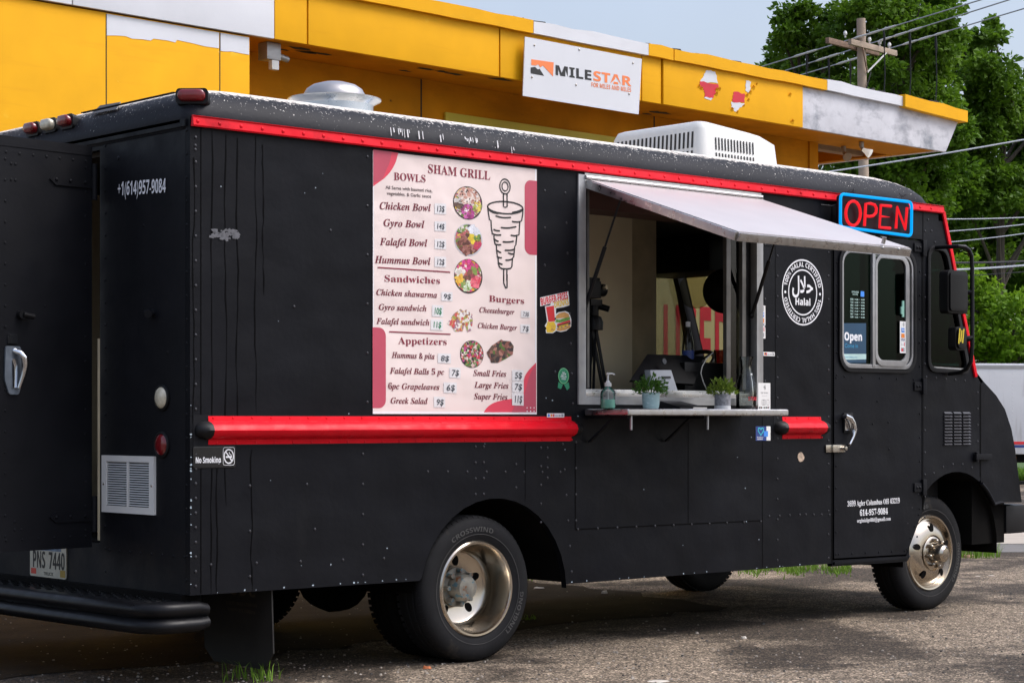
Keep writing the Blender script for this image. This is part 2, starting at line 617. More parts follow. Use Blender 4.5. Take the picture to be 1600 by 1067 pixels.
AMBER = mat('amber_lens', (0.85, 0.28, 0.02), 0.2, var=0.1)
CLEARL = mat('clear_lens', (0.62, 0.56, 0.42), 0.15, var=0.25, scale=40, coat=0.6)
ORANGE = mat('burnt_orange_print', (0.78, 0.20, 0.055), 0.5, var=0.06)
PBLACK = mat('black_print', (0.010, 0.010, 0.010), 0.5, var=0.1)
GLASSD = glass('tinted_green_glass', (0.11, 0.20, 0.17), 0.03, 1.16)
GLASSC = glass('clear_glass', (0.86, 0.88, 0.87), 0.02, 1.45)
GLASSW = glass('windscreen_glass', (0.44, 0.45, 0.40), 0.02, 1.35)

# ------------------------------------------------------------------ ground
def asphalt(name, lo, hi, dark):
    m = bpy.data.materials.new(name)
    m.use_nodes = True
    nt = m.node_tree
    b = nt.nodes['Principled BSDF']
    setin(b, 'Roughness', 0.88)
    setin(b, 'Specular IOR Level', 0.3)
    tc = nd(nt, 'ShaderNodeTexCoord')
    def noise(scale, detail=5, rough=0.6):
        n = nd(nt, 'ShaderNodeTexNoise')
        setin(n, 'Scale', scale); setin(n, 'Detail', detail); setin(n, 'Roughness', rough)
        nt.links.new(tc.outputs['Object'], n.inputs['Vector'])
        return n
    vo = nd(nt, 'ShaderNodeTexVoronoi')
    setin(vo, 'Scale', 105.0)
    nt.links.new(tc.outputs['Object'], vo.inputs['Vector'])
    sx = nd(nt, 'ShaderNodeSeparateColor')
    nt.links.new(vo.outputs['Color'], sx.inputs['Color'])
    rp = nd(nt, 'ShaderNodeValToRGB')
    e = rp.color_ramp.elements
    e[0].position, e[0].color = 0.0, c4([x * 0.35 for x in lo])
    e[1].position, e[1].color = 1.0, c4([min(1, x * 2.6) for x in hi])
    q = e.new(0.35); q.color = c4(lo)
    q = e.new(0.8); q.color = c4(hi)
    nt.links.new(sx.outputs[0], rp.inputs['Fac'])
    big = noise(0.55, 6, 0.62)
    mr = nd(nt, 'ShaderNodeMapRange')
    setin(mr, 'From Min', 0.47); setin(mr, 'From Max', 0.55)
    nt.links.new(big.outputs['Fac'], mr.inputs['Value'])
    mx = nd(nt, 'ShaderNodeMix', data_type='RGBA', blend_type='MULTIPLY')
    setin(mx, 0, 1.0)
    m1 = nd(nt, 'ShaderNodeMix', data_type='RGBA')
    m1.inputs[6].default_value = c4(dark); m1.inputs[7].default_value = (1, 1, 1, 1)
    nt.links.new(mr.outputs['Result'], m1.inputs[0])
    nt.links.new(rp.outputs['Color'], mx.inputs[6]); nt.links.new(m1.outputs[2], mx.inputs[7])
    mid = noise(9, 6, 0.7)
    mr2 = nd(nt, 'ShaderNodeMapRange')
    setin(mr2, 'From Min', 0.3); setin(mr2, 'From Max', 0.7); setin(mr2, 'To Min', 0.58); setin(mr2, 'To Max', 1.40)
    nt.links.new(mid.outputs['Fac'], mr2.inputs['Value'])
    mx2 = nd(nt, 'ShaderNodeMix', data_type='RGBA', blend_type='MULTIPLY')
    setin(mx2, 0, 1.0)
    nt.links.new(mx.outputs[2], mx2.inputs[6]); nt.links.new(mr2.outputs['Result'], mx2.inputs[7])
    nt.links.new(mx2.outputs[2], b.inputs['Base Color'])
    bp = nd(nt, 'ShaderNodeBump')
    setin(bp, 'Strength', 0.55); setin(bp, 'Distance', 0.006)
    nt.links.new(vo.outputs['Distance'], bp.inputs['Height'])
    bp2 = nd(nt, 'ShaderNodeBump')
    setin(bp2, 'Strength', 0.4); setin(bp2, 'Distance', 0.03)
    nt.links.new(mid.outputs['Fac'], bp2.inputs['Height'])
    nt.links.new(bp.outputs['Normal'], bp2.inputs['Normal'])
    nt.links.new(bp2.outputs['Normal'], b.inputs['Normal'])
    return m

ASPH = asphalt('worn_asphalt', (0.094, 0.072, 0.051), (0.255, 0.203, 0.148), (0.26, 0.25, 0.245))
g = MB()
N = 24
for i in range(N):
    for j in range(N):
        x0, x1 = [-500 + 1000 * k / N for k in (i, i + 1)]
        y0, y1 = [-500 + 1000 * k / N for k in (j, j + 1)]
        g.add([(x0, y0, 0), (x1, y0, 0), (x1, y1, 0), (x0, y1, 0)], [(0, 1, 2, 3)])
g.build('ground', ASPH, kind='structure')

SHADE_GND = mat('brown_ground_shade', (0.021, 0.0145, 0.009), 0.95, var=0.5, scale=3.0, bump=0.4, bscale=40, spec=0.1)  # dark brown ground colour: shade under and behind the truck, painted in
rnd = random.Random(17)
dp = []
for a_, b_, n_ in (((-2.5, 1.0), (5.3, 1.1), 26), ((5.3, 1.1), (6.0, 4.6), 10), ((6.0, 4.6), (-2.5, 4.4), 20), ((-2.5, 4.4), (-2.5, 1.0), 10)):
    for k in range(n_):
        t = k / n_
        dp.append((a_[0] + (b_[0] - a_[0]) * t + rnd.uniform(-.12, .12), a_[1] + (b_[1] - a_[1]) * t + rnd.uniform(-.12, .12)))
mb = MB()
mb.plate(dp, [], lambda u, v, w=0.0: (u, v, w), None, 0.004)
mb.build('shade_strip', SHADE_GND, kind='structure')

def strip(name, d0, d1, z, m, x0=1350, x1=3600):
    """a long band of paving between two distances beyond the yard, running parallel to the far side"""
    q = []
    for x, y in ((x0, d0), (x1, d0), (x1, d1), (x0, d1)):
        u = (x - 800) / FPX
        q.append((CX + y * SP + u * 26 * CP, CY + y * CP - u * 26 * SP, z))
    mb = MB()
    mb.add(q, [(0, 1, 2, 3)])
    return mb.build(name, m, kind='structure')

CONC = mat('pale_concrete', (0.36, 0.32, 0.27), 0.85, var=0.2, scale=1.5, bump=0.2, bscale=40)
ASPH2 = mat('grey_road_asphalt', (0.13, 0.125, 0.12), 0.9, var=0.2, scale=2, bump=0.2, bscale=50)
LAWN = mat('lawn_soil', (0.05, 0.10, 0.02), 0.9, var=0.4, scale=3, bump=0.5, bscale=40)
strip('road', 19.9, 21.2, 0.004, ASPH2)
strip('pavement', 21.2, 27.0, 0.008, CONC)
strip('lawn', 43.0, 120.0, 0.012, LAWN)

# ------------------------------------------------------------------ yellow tyre shop with a flat canopy
TH = R(2.35)
BO = deep(815, 655, 19.0)
BO.z = 0
EA, EB = Vector((math.cos(TH), math.sin(TH), 0)), Vector((-math.sin(TH), math.cos(TH), 0))

def hb(x, y, b=0.0):                      # pixel -> (a, z) on the shop plane at depth b behind the canopy edge
    dx, dy = ray(x)
    d = Vector((dx, dy, 0))
    o = Vector((CX, CY, 0)) - BO
    t = (b - o.dot(EB)) / d.dot(EB)
    p = o + d * t
    return (p.dot(EA), EYE + (HOR - y) * t / FPX)

def FB(b):                                # shop plane mapping, facing the camera (towards -b)
    return lambda u, v, w=0.0: (u, b - w, v)

YEL = mat('yellow_paint', (0.75, 0.37, 0.006), 0.6, spec=0.15, var=0.07, scale=2.5, bump=0.05, bscale=14, detail=6)
speck(YEL, (0.84, 0.50, 0.04), 3.5, 0.66, 0.12)
speck(YEL, (0.30, 0.17, 0.03), 26, 0.755, 0.02)
speck(YEL, (0.70, 0.33, 0.006), 2.2, 0.56, 0.20, detail=8, stretch=(0.35, 1, 5))
speck(YEL, (0.86, 0.62, 0.22), 9, 0.70, 0.06, detail=8)
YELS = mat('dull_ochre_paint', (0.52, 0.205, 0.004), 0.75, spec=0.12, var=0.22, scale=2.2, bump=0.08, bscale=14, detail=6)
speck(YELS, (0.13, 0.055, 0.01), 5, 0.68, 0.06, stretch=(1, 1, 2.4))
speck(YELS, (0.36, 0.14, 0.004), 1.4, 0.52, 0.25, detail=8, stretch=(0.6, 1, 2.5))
CREAMY = mat('pale_yellow_wall', (0.50, 0.42, 0.20), 0.6, var=0.10, scale=2)
WHT = mat('white_house_paint', (0.61, 0.62, 0.645), 0.55, var=0.06, scale=2, bump=0.04, bscale=14)
speck(WHT, (0.33, 0.33, 0.33), 5.0, 0.74, 0.08)
speck(WHT, (0.52, 0.52, 0.53), 1.6, 0.55, 0.25, detail=8, stretch=(0.5, 1, 3))
GREYW = mat('weathered_white_board', (0.56, 0.56, 0.59), 0.7, var=0.12, scale=4, bump=0.1, bscale=20, detail=8)
speck(GREYW, (0.16, 0.17, 0.20), 2.6, 0.50, 0.26, detail=10, stretch=(1.0, 1, 2.0))
speck(GREYW, (0.20, 0.22, 0.25), 1.2, 0.60, 0.10, detail=10, stretch=(1.0, 1, 1.0))
SIGNW = mat('sign_white', (0.60, 0.61, 0.635), 0.4, var=0.04, scale=2)
TAR = mat('tar_edge', (0.012, 0.011, 0.010), 0.8, var=0.3)
WOOD = mat('weathered_wood', (0.34, 0.26, 0.18), 0.75, var=0.3, scale=6, bump=0.2, bscale=30)
JOIST = mat('brown_joist', (0.30, 0.19, 0.10), 0.75, var=0.25, scale=5)
REDP = mat('red_letter_paint', (0.55, 0.012, 0.03), 0.5, var=0.10)
DKRED = mat('dark_red_letter_paint', (0.28, 0.012, 0.012), 0.6, var=0.2)
LGREEN = mat('yellow_sign_board', (0.52, 0.42, 0.03), 0.6, var=0.1, scale=3)

shop = thing('tire_shop', 'yellow flat roofed tyre shop with peeling white and ochre canopy behind the truck', 'building', tuple(BO), TH)
ZB = hb(815, 126)[1]                      # underside of the canopy edge
ZT = hb(815, 50)[1]                       # top of the board
ZTL = ZT + 1.2                            # the edge carries on upward past the left of the photo
a_l0 = hb(-260, 0)[0]
def Z(x, y, b=0):
    return hb(x, y, b)[1]
def A(x, b=0):
    return hb(x, 100, b)[0]
AR = A(1490)
# flat roof slab behind the boards
mb = MB()
mb.box(a_l0, 0.06, ZB + 0.30, AR - 0.31, 9.0, ZT - 0.02)
mb.build('roof', TAR, shop)
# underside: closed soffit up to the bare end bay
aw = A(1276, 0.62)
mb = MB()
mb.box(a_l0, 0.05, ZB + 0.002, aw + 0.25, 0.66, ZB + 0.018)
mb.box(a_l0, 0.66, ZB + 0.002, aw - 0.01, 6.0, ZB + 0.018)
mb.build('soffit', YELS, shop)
# edge boards (fascia), each panel its own board with a shadow gap between
def board(x0, x1, m, yb=None, b0=0.0, proud=0.0, zt=None, zb=None, name='fascia_board', xr_top=None, lab=None):
    mb = MB()
    a0, a1 = A(x0) + 0.004, A(x1) - 0.004
    zb_, zt_ = ZB if zb is None else zb, ZT if zt is None else zt
    a1t = a1 if xr_top is None else A(xr_top)
    mb.plate([(a0, zb_), (a1, zb_), (a1t, zt_), (a0, zt_)], [], FB(b0), -0.045, proud)
    return mb.build(name, m, shop, bevel=0.003, label=lab)
board(-260, 113, WHT, zb=ZB - 0.0)
board(113.7, 429, WHT)
board(429, 480, YEL)
board(481.5, 780, YEL)
board(781.5, 1002, YEL)
board(1003, 1033, YEL)
board(1035, 1253.5, YEL, proud=0.012)
board(1253.5, 1478, GREYW, xr_top=1500, zt=ZT - 0.01, lab='bare weathered grey white end board')
mb = MB()                                 # grey end return going back
mb.box(AR - 0.30, 0.05, ZB + 0.004, AR - 0.22, 6.0, ZT - 0.03)
mb.build('fascia_board', GREYW, shop)
# coping strip along the top edge
def coping(x0, x1, m, zlo=ZT - 0.005, zhi=ZT + 0.115, drop=0.0, out=0.05):
    mb = MB()
    a0, a1 = A(x0) + 0.003, A(x1) - 0.003
    n = max(2, int((a1 - a0) / 0.25))
    rnd = random.Random(int(x0))
    vs_t = [(a0 + (a1 - a0) * k / n, zhi + rnd.uniform(-0.012, 0.012) - drop * k / n) for k in range(n + 1)]
    vs_b = [(a0 + (a1 - a0) * k / n, zlo + rnd.uniform(-0.004, 0.004) - drop * k / n) for k in range(n + 1)]
    mb.plate(vs_b + vs_t[::-1], [], FB(0.0), -0.25, out)
    return mb.build('coping', m, shop)
coping(-260, 828, YEL)
coping(828, 1008, WHT)
coping(1008, 1047, YEL)
coping(1048, 1287, YEL)
coping(1287, 1413, WHT, drop=0.02)
coping(1405, 1503, YEL, zlo=ZT - 0.03, zhi=ZT + 0.115, drop=0.05, out=0.085)
# ragged tar felt showing above the coping
mb = MB()
rnd = random.Random(5)
a = A(520)
while a < A(1500):
    w = rnd.uniform(0.05, 0.35)
    if rnd.random() < 0.55:
        h = rnd.uniform(0.008, 0.028)
        mb = MB()
        mb.plate([(a, ZT + 0.09), (a + w, ZT + 0.09), (a + w * 0.8, ZT + 0.12 + h), (a + w * 0.3, ZT + 0.125 + h * 0.5)], [], FB(0.03), -0.05, 0.0)
        mb.build('tar_felt', TAR, shop)
    a += w + 0.02
# left block, flush under the edge board
xl = 390
mb = MB()
mb.box(a_l0, 0.03, 0, A(xl, 0.03), 1.1, ZB - 0.012)
mb.build('wall', YEL, shop, bevel=0.004, label='bright yellow flush wall at the left')
bandy = [(166, 78), (180, 78), (196, 79), (206, 83), (222, 84), (235, 86), (240, 83), (262, 86), (274, 89), (276, 85), (300, 90), (320, 95), (342, 98)]
def band(pts, x1):
    up = [hb(x, Z_TOP(x), 0.03) for x, _ in pts]
    mb = MB()
    lo = [hb(x, y - 22 + 0.0 * x, 0.03) for x, y in pts]
    mb.plate(lo + up[::-1], [], FB(0.03), 0.0, 0.0025)
    return mb
def Z_TOP(x):                             # pixel height of the wall top under the board
    z = ZB - 0.02
    dx, dy = ray(x)
    d = Vector((dx, dy, 0)); o = Vector((CX, CY, 0)) - BO
    t = (0.03 - o.dot(EB)) / d.dot(EB)
    return HOR - (z - EYE) * FPX / t
band(bandy, 342).build('painted_band', WHT, shop)
band([(344.5, 102), (352, 103), (362, 103), (372, 105), (389, 108)], 389).build('painted_band', WHT, shop)
mb = MB()
for x in (166, 343.5):
    a0 = A(x, 0.03)
    mb.box(a0 - 0.004, 0.0275, 0.0, a0 + 0.004, 0.031, ZB - 0.02)
mb.build('panel_joint', TAR, shop)
# recessed wall under the canopy
B2 = 0.62
a_r0, a_r1 = A(xl, B2) - 1.2, aw
ZS = 3.35                                  # change from ochre paint to pale panel
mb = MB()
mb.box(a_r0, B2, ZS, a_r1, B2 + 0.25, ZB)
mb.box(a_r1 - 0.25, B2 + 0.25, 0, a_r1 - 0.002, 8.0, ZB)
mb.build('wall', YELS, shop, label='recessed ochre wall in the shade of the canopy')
mb = MB()
mb.box(a_r0, B2 - 0.004, 0, a_r1 - 0.004, B2 + 0.24, ZS)
mb.build('wall', CREAMY, shop, label='pale yellow lower wall with large red letters')
mb = MB()
for x in (658, 1022):
    a0 = A(x, B2)
    mb.box(a0 - 0.008, B2 - 0.003, ZS, a0 + 0.008, B2 + 0.01, ZB)
mb.box(a_r1 - 0.16, B2 - 0.02, 0, a_r1 + 0.003, B2 + 0.1, ZB - 0.002, 1)
mb.build('panel_joint', [TAR, YELS], shop)
mb = MB()
mb.box(a_l0, 8.0, 0, a_r1 - 0.002, 8.2, ZB)
mb.build('wall', YELS, shop)
# large red letters low on the wall
mb = MB()
(u0, zz0), (u1, zz1) = hb(1036, 478, B2), hb(1141, 478, B2)
capz = zz0 - hb(1036, 602, B2)[1]
mb.text('USED', 'sans', FB(B2 - 0.006), u0, zz0 - capz, u1, capz, 0.003)
mb.build('wall_lettering', REDP, shop)
# yellow sign board with red letters whose tops show over the truck
mb = MB()
(s0, sz0), (s1, _) = hb(693, 176, B2), hb(962, 212, B2)
mb.box(s0, B2 - 0.03, ZS + 0.01, s1, B2 - 0.005, sz0)
sb = mb.build('sign_board', LGREEN, shop)
mb = MB()
tz = sz0 - 0.085
for x0, x1 in ((713, 728), (740, 752), (775, 789), (801, 814), (820, 830), (851, 863), (868, 879), (884, 907), (910, 921), (926, 937), (942, 954)):
    u0, u1 = A(x0, B2), A(x1, B2)
    mb.box(u0, B2 - 0.033, tz - 0.07, u1, B2 - 0.029, tz)
    um = (u0 + u1) / 2
    mb.box(um - 0.03, B2 - 0.0328, ZS + 0.05, um + 0.03, B2 - 0.029, tz - 0.07)
mb.build('sign_lettering', DKRED, sb)
# bare joists of the end bay
for k, b in enumerate((1.0, 1.75, 2.5, 3.3, 4.1, 4.9, 5.75)):
    mb = MB()
    mb.box(aw + 0.01, b, ZB + 0.02, AR - 0.32, b + 0.14, ZB + 0.16)
    mb.build('joist', JOIST, shop)
mb = MB()
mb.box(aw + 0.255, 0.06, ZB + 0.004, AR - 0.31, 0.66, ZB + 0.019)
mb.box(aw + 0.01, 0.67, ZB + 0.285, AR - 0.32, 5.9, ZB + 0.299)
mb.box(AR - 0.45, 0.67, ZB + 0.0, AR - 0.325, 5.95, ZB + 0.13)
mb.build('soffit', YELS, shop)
# stains where the soffit paint has rotted
mb = MB()
rnd = random.Random(3)
for x, y in ((440, 78), (470, 76), (480, 82), (500, 84), (632, 111), (665, 108), (690, 112), (710, 116), (1010, 178), (1030, 176), (780, 124)):
    t = None
    dx, dy = ray(x)
    tt = (ZB - EYE) * FPX / (HOR - y)
    p = Vector((CX + tt * dx, CY + tt * dy, 0)) - BO
    a0, b0 = p.dot(EA), p.dot(EB)
    b0 = min(max(b0, 0.1), 0.55)
    r = rnd.uniform(0.06, 0.15)
    vs = [(a0 + r * 1.3 * math.cos(t_) * rnd.uniform(0.4, 1.2), b0 + r * 0.45 * math.sin(t_) * rnd.uniform(0.4, 1.2), ZB - 0.001) for t_ in [2 * math.pi * q / 11 for q in range(11)]]
    mb = MB()
    mb.add(vs, [tuple(range(11))])
    mb.build('rotten_patch', TAR, shop)
# peeled paint showing an older red and white lettering
mb = MB()
def ragged(pts, seed, amt=1.1):
    rn = random.Random(seed)
    out = []
    for (x0, y0), (x1, y1) in zip(pts, pts[1:] + pts[:1]):
        for k in range(5):
            t = k / 5
            e = amt if 0 < k else amt * .4
            out.append((x0 + (x1 - x0) * t + rn.uniform(-e, e), y0 + (y1 - y0) * t + rn.uniform(-e, e)))
    return out
def pg(pts, w, mi):
    pts = ragged(pts, int(pts[0][0] + 7 * w * 1e4))
    mb = MB()
    mb.plate([hb(x, y, 0.0) for x, y in pts], [], FB(-0.012), w - 0.001, w, mi)
    mb.build('peeled_patch', [WHT, REDP, YEL], shop)
pg([(1103, 110), (1116, 112), (1120, 131), (1092, 128), (1098, 118)], 0.003, 0)
pg([(1092, 128), (1120, 132), (1121, 138), (1116, 148), (1112, 154), (1099, 152), (1099, 142), (1092, 138)], 0.0032, 1)
pg([(1099, 152), (1112, 154), (1110, 157), (1101, 155)], 0.0028, 0)
pg([(1145, 144), (1162, 147), (1162, 161), (1143, 160), (1143, 152)], 0.0032, 1)
pg([(1141, 160), (1162, 162), (1156, 168), (1149, 175), (1142, 172)], 0.003, 0)
pg([(1164, 126), (1172, 128), (1170, 146), (1163, 142)], 0.003, 0)
mb = MB()
rnd = random.Random(11)
for x, y in ((1094, 139), (1090, 136), (1118, 142), (1122, 140), (1117, 148), (1142, 172), (1150, 176), (1165, 150), (1170, 145), (1175, 138), (1180, 132), (1167, 157), (1160, 166), (1236, 191), (1232, 149)):
    c = hb(x, y, 0)
    r = rnd.uniform(0.014, 0.034)
    o = (c[0], -0.014, c[1])
    mb.add([(o[0] - r, o[1], o[2] - r * .4), (o[0] + r * .8, o[1], o[2] - r * .8), (o[0] + r, o[1] - 0.010, o[2] + r * .5), (o[0] - r * .4, o[1] - 0.016, o[2] + r)], [(0, 1, 2, 3), (0, 2, 3)], 2)
mb.build('paint_curls', [WHT, REDP, YEL], shop)

# hanging banner with the tyre maker's sign
(b0, bz0), (b1, bz1) = hb(817, 57, -0.08), hb(1003, 84, -0.08)
bzb = hb(817, 150, -0.08)[1]
banner = thing('banner', 'white rectangular sign with orange mountain logo hung on the canopy edge', 'sign', tuple(BO + EA * ((b0 + b1) / 2) + Vector((0, 0, bzb)) - EB * 0.02), TH)
mid, zof = (b0 + b1) / 2, bzb
def FBan(u, v, w=0.0):
    return (u - mid, -w - 0.06, v - zof)
def pb(x, y):
    return hb(x, y, -0.08)
mb = MB()
ztop = hb(822, 58, -0.08)[1]
mb.plate([(b0, bzb), (b1 - 0.05, bzb), (b1, ztop), (b0 + 0.03, ztop)], [], FBan, -0.01, 0.0)
mb.build('sign_panel', SIGNW, banner)
mb = MB()
mb.plate([pb(830, 93), pb(865, 98), pb(864, 120), pb(848, 103), pb(844, 106), pb(841, 101), pb(837, 103), pb(830, 102)], [], FBan, 0.001, 0.002, 0)
mb.plate([pb(829, 115), pb(829, 106), pb(836, 105), pb(840, 109), pb(843, 108), pb(850, 119)], [], FBan, 0.001, 0.002, 1)
mb.build('logo', [ORANGE, PBLACK], banner)
cap = pb(868, 103)[1] - pb(868, 118)[1]
mb = MB()
p0, p1 = pb(868, 117.5), pb(924, 126)
mb.text('MILE', 'sans', FBan, p0[0], p0[1], p1[0], cap, 0.002, 0, v1=p1[1], weight=0.012)
p0, p1 = pb(927, 126.3), pb(986.5, 135.5)
mb.text('STAR', 'sans', FBan, p0[0], p0[1], p1[0], cap, 0.002, 1, v1=p1[1], weight=0.012)
p0, p1 = pb(924, 136), pb(986, 144.5)
mb.text('FOR MILES AND MILES', 'sans', FBan, p0[0], p0[1], p1[0], cap * 0.46, 0.002, 1, v1=p1[1])
mb.build('lettering', [PBLACK, ORANGE], banner)
mb = MB()
for x, y in ((835, 71), (905, 78), (989, 99), (831, 121), (900, 133), (983, 147)):
    p = pb(x, y)
    mb = MB()
    mb.dome(FBan(p[0], p[1], 0.001), (0, -1, 0), 0.012, 0.008, 8)
    mb.build('screw', STEEL, banner)

# floodlight on the left and two bare spot lamps under the end bay
def under(x, y, z):
    t = (z - EYE) * FPX / (HOR - y)
    return deep(x, y, t)
fl = under(425, 68, ZB)
flood = thing('floodlight', 'small grey floodlight bracket bolted under the canopy beside the white board', 'floodlight', (fl.x, fl.y, fl.z), TH)
mb = MB(); mb.box(-0.09, -0.05, -0.15, 0.06, 0.08, -0.002); mb.build('housing', ALUW, flood, bevel=0.01)
mb = MB(); mb.box(-0.045, -0.06, -0.235, 0.03, -0.01, -0.155); mb.build('bracket', OFFW, flood, bevel=0.006)
mb = MB(); mb.cyl((0.06, 0, -0.10), (0.17, 0.0, -0.12), 0.028, 10); mb.build('conduit', ALUW, flood)
for x, y, lab, gl in ((1318, 243, 'left of two bare spot lamps under the unfinished canopy end', 0), (1346, 236, 'bright faced right spot lamp under the unfinished canopy end', 1)):
    p = under(x, y - 14, ZB)
    sp = thing('spot_lamp', lab, 'lamp', (p.x, p.y, p.z), TH, group='spot lamps under the canopy end')
    mb = MB(); mb.cyl((0, 0, 0), (0, 0, -0.06), 0.03, 10); mb.cyl((0, 0, -0.06), (0.0, -0.03, -0.10), 0.02, 8)
    mb.build('socket', ALUW, sp)
    mb = MB(); mb.lathe([(0.022, 0), (0.030, 0.04), (0.052, 0.09), (0.054, 0.105), (0.015, 0.112)], (0, -0.02, -0.09), (-0.55 if not gl else 0.3, -0.75, -0.5), 16, capb=True)
    mb.build('bulb', WOOD if not gl else mat('lamp_glass', (0.75, 0.75, 0.7), 0.1, emit=(1, 0.97, 0.9), estr=0.3), sp)

# ------------------------------------------------------------------ the food truck
W = 2.62
truck = thing('food_truck', 'matt black step van food truck with red trim and an open serving hatch', 'food truck', (3.4, 1.31, 0), 0, world=True)
RV = 0.0085                               # rivet head radius
FS = XZ(0.0)

def rivets(mb, pts, y=0.0, r=RV, mi=0):
    for u, v in pts:
        mb.dome((u, y, v), (0, -1, 0), r, r * 0.55, 6, mi)

def line(p, q, step):
    p, q = Vector(p), Vector(q)
    n = max(1, round((q - p).length / step))
    return [tuple(p + (q - p) * k / n) for k in range(n + 1)]

rear_arch = [(1.441, 0.469)] + arc(1.985, 0.35, 0.545, 166, 2, 16) + [(2.529, 0.391)]
front_arch = arc(6.30, 0.42, 0.545, 183, 60, 14)
hatch = [(2.645, 1.43), (4.20, 1.43), (4.20, 2.715), (2.645, 2.715)]
door_o = [(4.932, 0.412), (5.722, 0.404), (5.902, 0.69), (5.902, 2.56), (4.932, 2.56)]
qwin_o = roundpoly([(5.965, 1.665), (6.452, 1.655), (6.175, 2.515), (5.965, 2.515)], 0.07)
outer = [(0, 0.476)] + rear_arch + [(4.925, 0.392), (4.93, 0.372), (5.735, 0.366)] + front_arch + \
        [(6.592, 0.90), (6.592, 1.585), (6.50, 1.69), (6.12, 2.80), (0, 2.80)]
mb = MB()
mb.plate(outer, [hatch, door_o, qwin_o], XZ(0.0), -0.04, 0.0, 0)
# rivet rows, seams, paint runs live in the skin's own mesh
rv = []
for x in (0.032,):
    rv += line((x, 0.52), (x, 1.16), 0.075) + line((x, 1.38), (x, 2.70), 0.115) + [(0.03, 2.66), (0.03, 2.64)]
rv += line((0.12, 0.62), (1.2, 0.60), 0.28) + line((0.35, 1.00), (0.35, 0.55), 0.2)
rv += line((1.06, 0.52), (1.06, 1.15), 0.16) + line((1.09, 1.42), (1.09, 2.70), 0.24)
for x in (1.84, 1.90):
    rv += line((x, 0.92), (x, 1.18), 0.09)
rv += line((1.50, 1.05), (2.48, 1.03), 0.14) + line((2.14, 1.08), (2.14, 0.95), 0.13) + line((2.33, 1.17), (2.33, 0.75), 0.1) + line((2.38, 1.17), (2.38, 1.0), 0.06)
rv += line((2.50, 1.19), (2.57, 0.46), 0.15) + line((2.62, 0.70), (4.22, 0.69), 0.16) + line((2.605, 1.20), (2.605, 0.75), 0.17)
rv += line((2.52, 2.62), (2.58, 1.42), 0.17) + line((2.36, 2.62), (2.36, 2.2), 0.2) + line((2.44, 1.9), (2.44, 1.6), 0.3)
rv += line((4.26, 2.60), (4.26, 1.40), 0.17) + line((4.38, 2.62), (4.38, 0.44), 0.13) + line((4.89, 2.72), (4.89, 0.43), 0.15)
rv += line((4.66, 0.72), (4.90, 0.71), 0.07) + line((4.30, 0.72), (4.60, 0.72), 0.1)
rv += line((5.935, 2.62), (5.935, 0.80), 0.15) + line((5.95, 1.62), (6.40, 1.60), 0.11) + line((6.555, 1.52), (6.555, 1.06), 0.12)
rv += line((5.93, 0.66), (5.76, 0.40), 0.08) + [(6.30 + 0.60 * math.cos(R(t)), 0.42 + 0.60 * math.sin(R(t))) for t in range(72, 165, 11)]
rv += line((5.97, 2.70), (6.05, 2.55), 0.09) + [(0.75, 0.77), (0.70, 1.0), (0.62, 1.9), (0.85, 2.3)]
rivets(mb, rv, 0.0, RV, 4)
def seam(p, q, wd=0.006, mi=1):
    mb.ribbon([p, q], wd, XZ(0.0), 0.0012, mi)
seam((0.062, 0.48), (0.062, 2.75)); seam((2.60, 1.20), (2.60, 0.70), 0.008); seam((2.60, 0.70), (4.235, 0.695), 0.008); seam((4.235, 0.695), (4.235, 0.40), 0.005)
seam((3.55, 1.36), (3.55, 0.70), 0.005); seam((4.235, 1.36), (4.235, 0.70), 0.005); seam((4.22, 2.42), (4.36, 2.42), 0.004); seam((4.36, 2.42), (4.36, 1.40), 0.004)
seam((2.21, 1.19), (2.21, 0.88), 0.004); seam((4.925, 0.40), (4.925, 2.78), 0.012); seam((5.912, 0.70), (5.912, 2.76), 0.008)
seam((6.586, 0.92), (6.586, 1.58), 0.012)
rnd = random.Random(21)
for x, z0, z1 in ((0.125, 0.47, 2.74), (0.205, 0.9, 2.73), (0.275, 1.22, 2.72), (0.36, 0.45, 1.18), (0.385, 1.36, 2.74), (0.43, 1.95, 2.70), (0.155, 0.47, 1.18), (0.02, 1.3, 2.6)):
    n = 16
    pts = [(x + rnd.uniform(-0.004, 0.004) + 0.004 * math.sin(k * 0.7 + x * 9), z1 + (z0 - z1) * k / n) for k in range(n + 1)]
    mb.ribbon(pts, [0.0050 * rnd.uniform(0.4, 1.7) * (1 if k < n else 0.2) for k in range(n + 1)], XZ(0.0), 0.0016, 1)
# chipped paint: pale nicks along the lower edge and around old fixings
for k in range(85):
    if k < 45:
        u, v = rnd.choice([(rnd.uniform(0, 1.4), 0.479), (rnd.uniform(2.55, 4.9), 0.396), (0.004, rnd.uniform(0.5, 1.5))])
    else:
        u, v = rnd.uniform(0.1, 4.8), rnd.uniform(0.5, 2.7)
        if 1.1 < u < 2.3 and v > 1.3 or 2.6 < u < 4.25 and v > 1.38:
            continue
    r = rnd.uniform(0.002, 0.0055)
    vs = [FS(u + r * rnd.uniform(.6, 1.6) * math.cos(t), v + r * rnd.uniform(.6, 1.2) * math.sin(t) + r, 0.0018) for t in [R(60 * q) for q in range(6)]]
    mb.add(vs, [tuple(range(6))], 2)
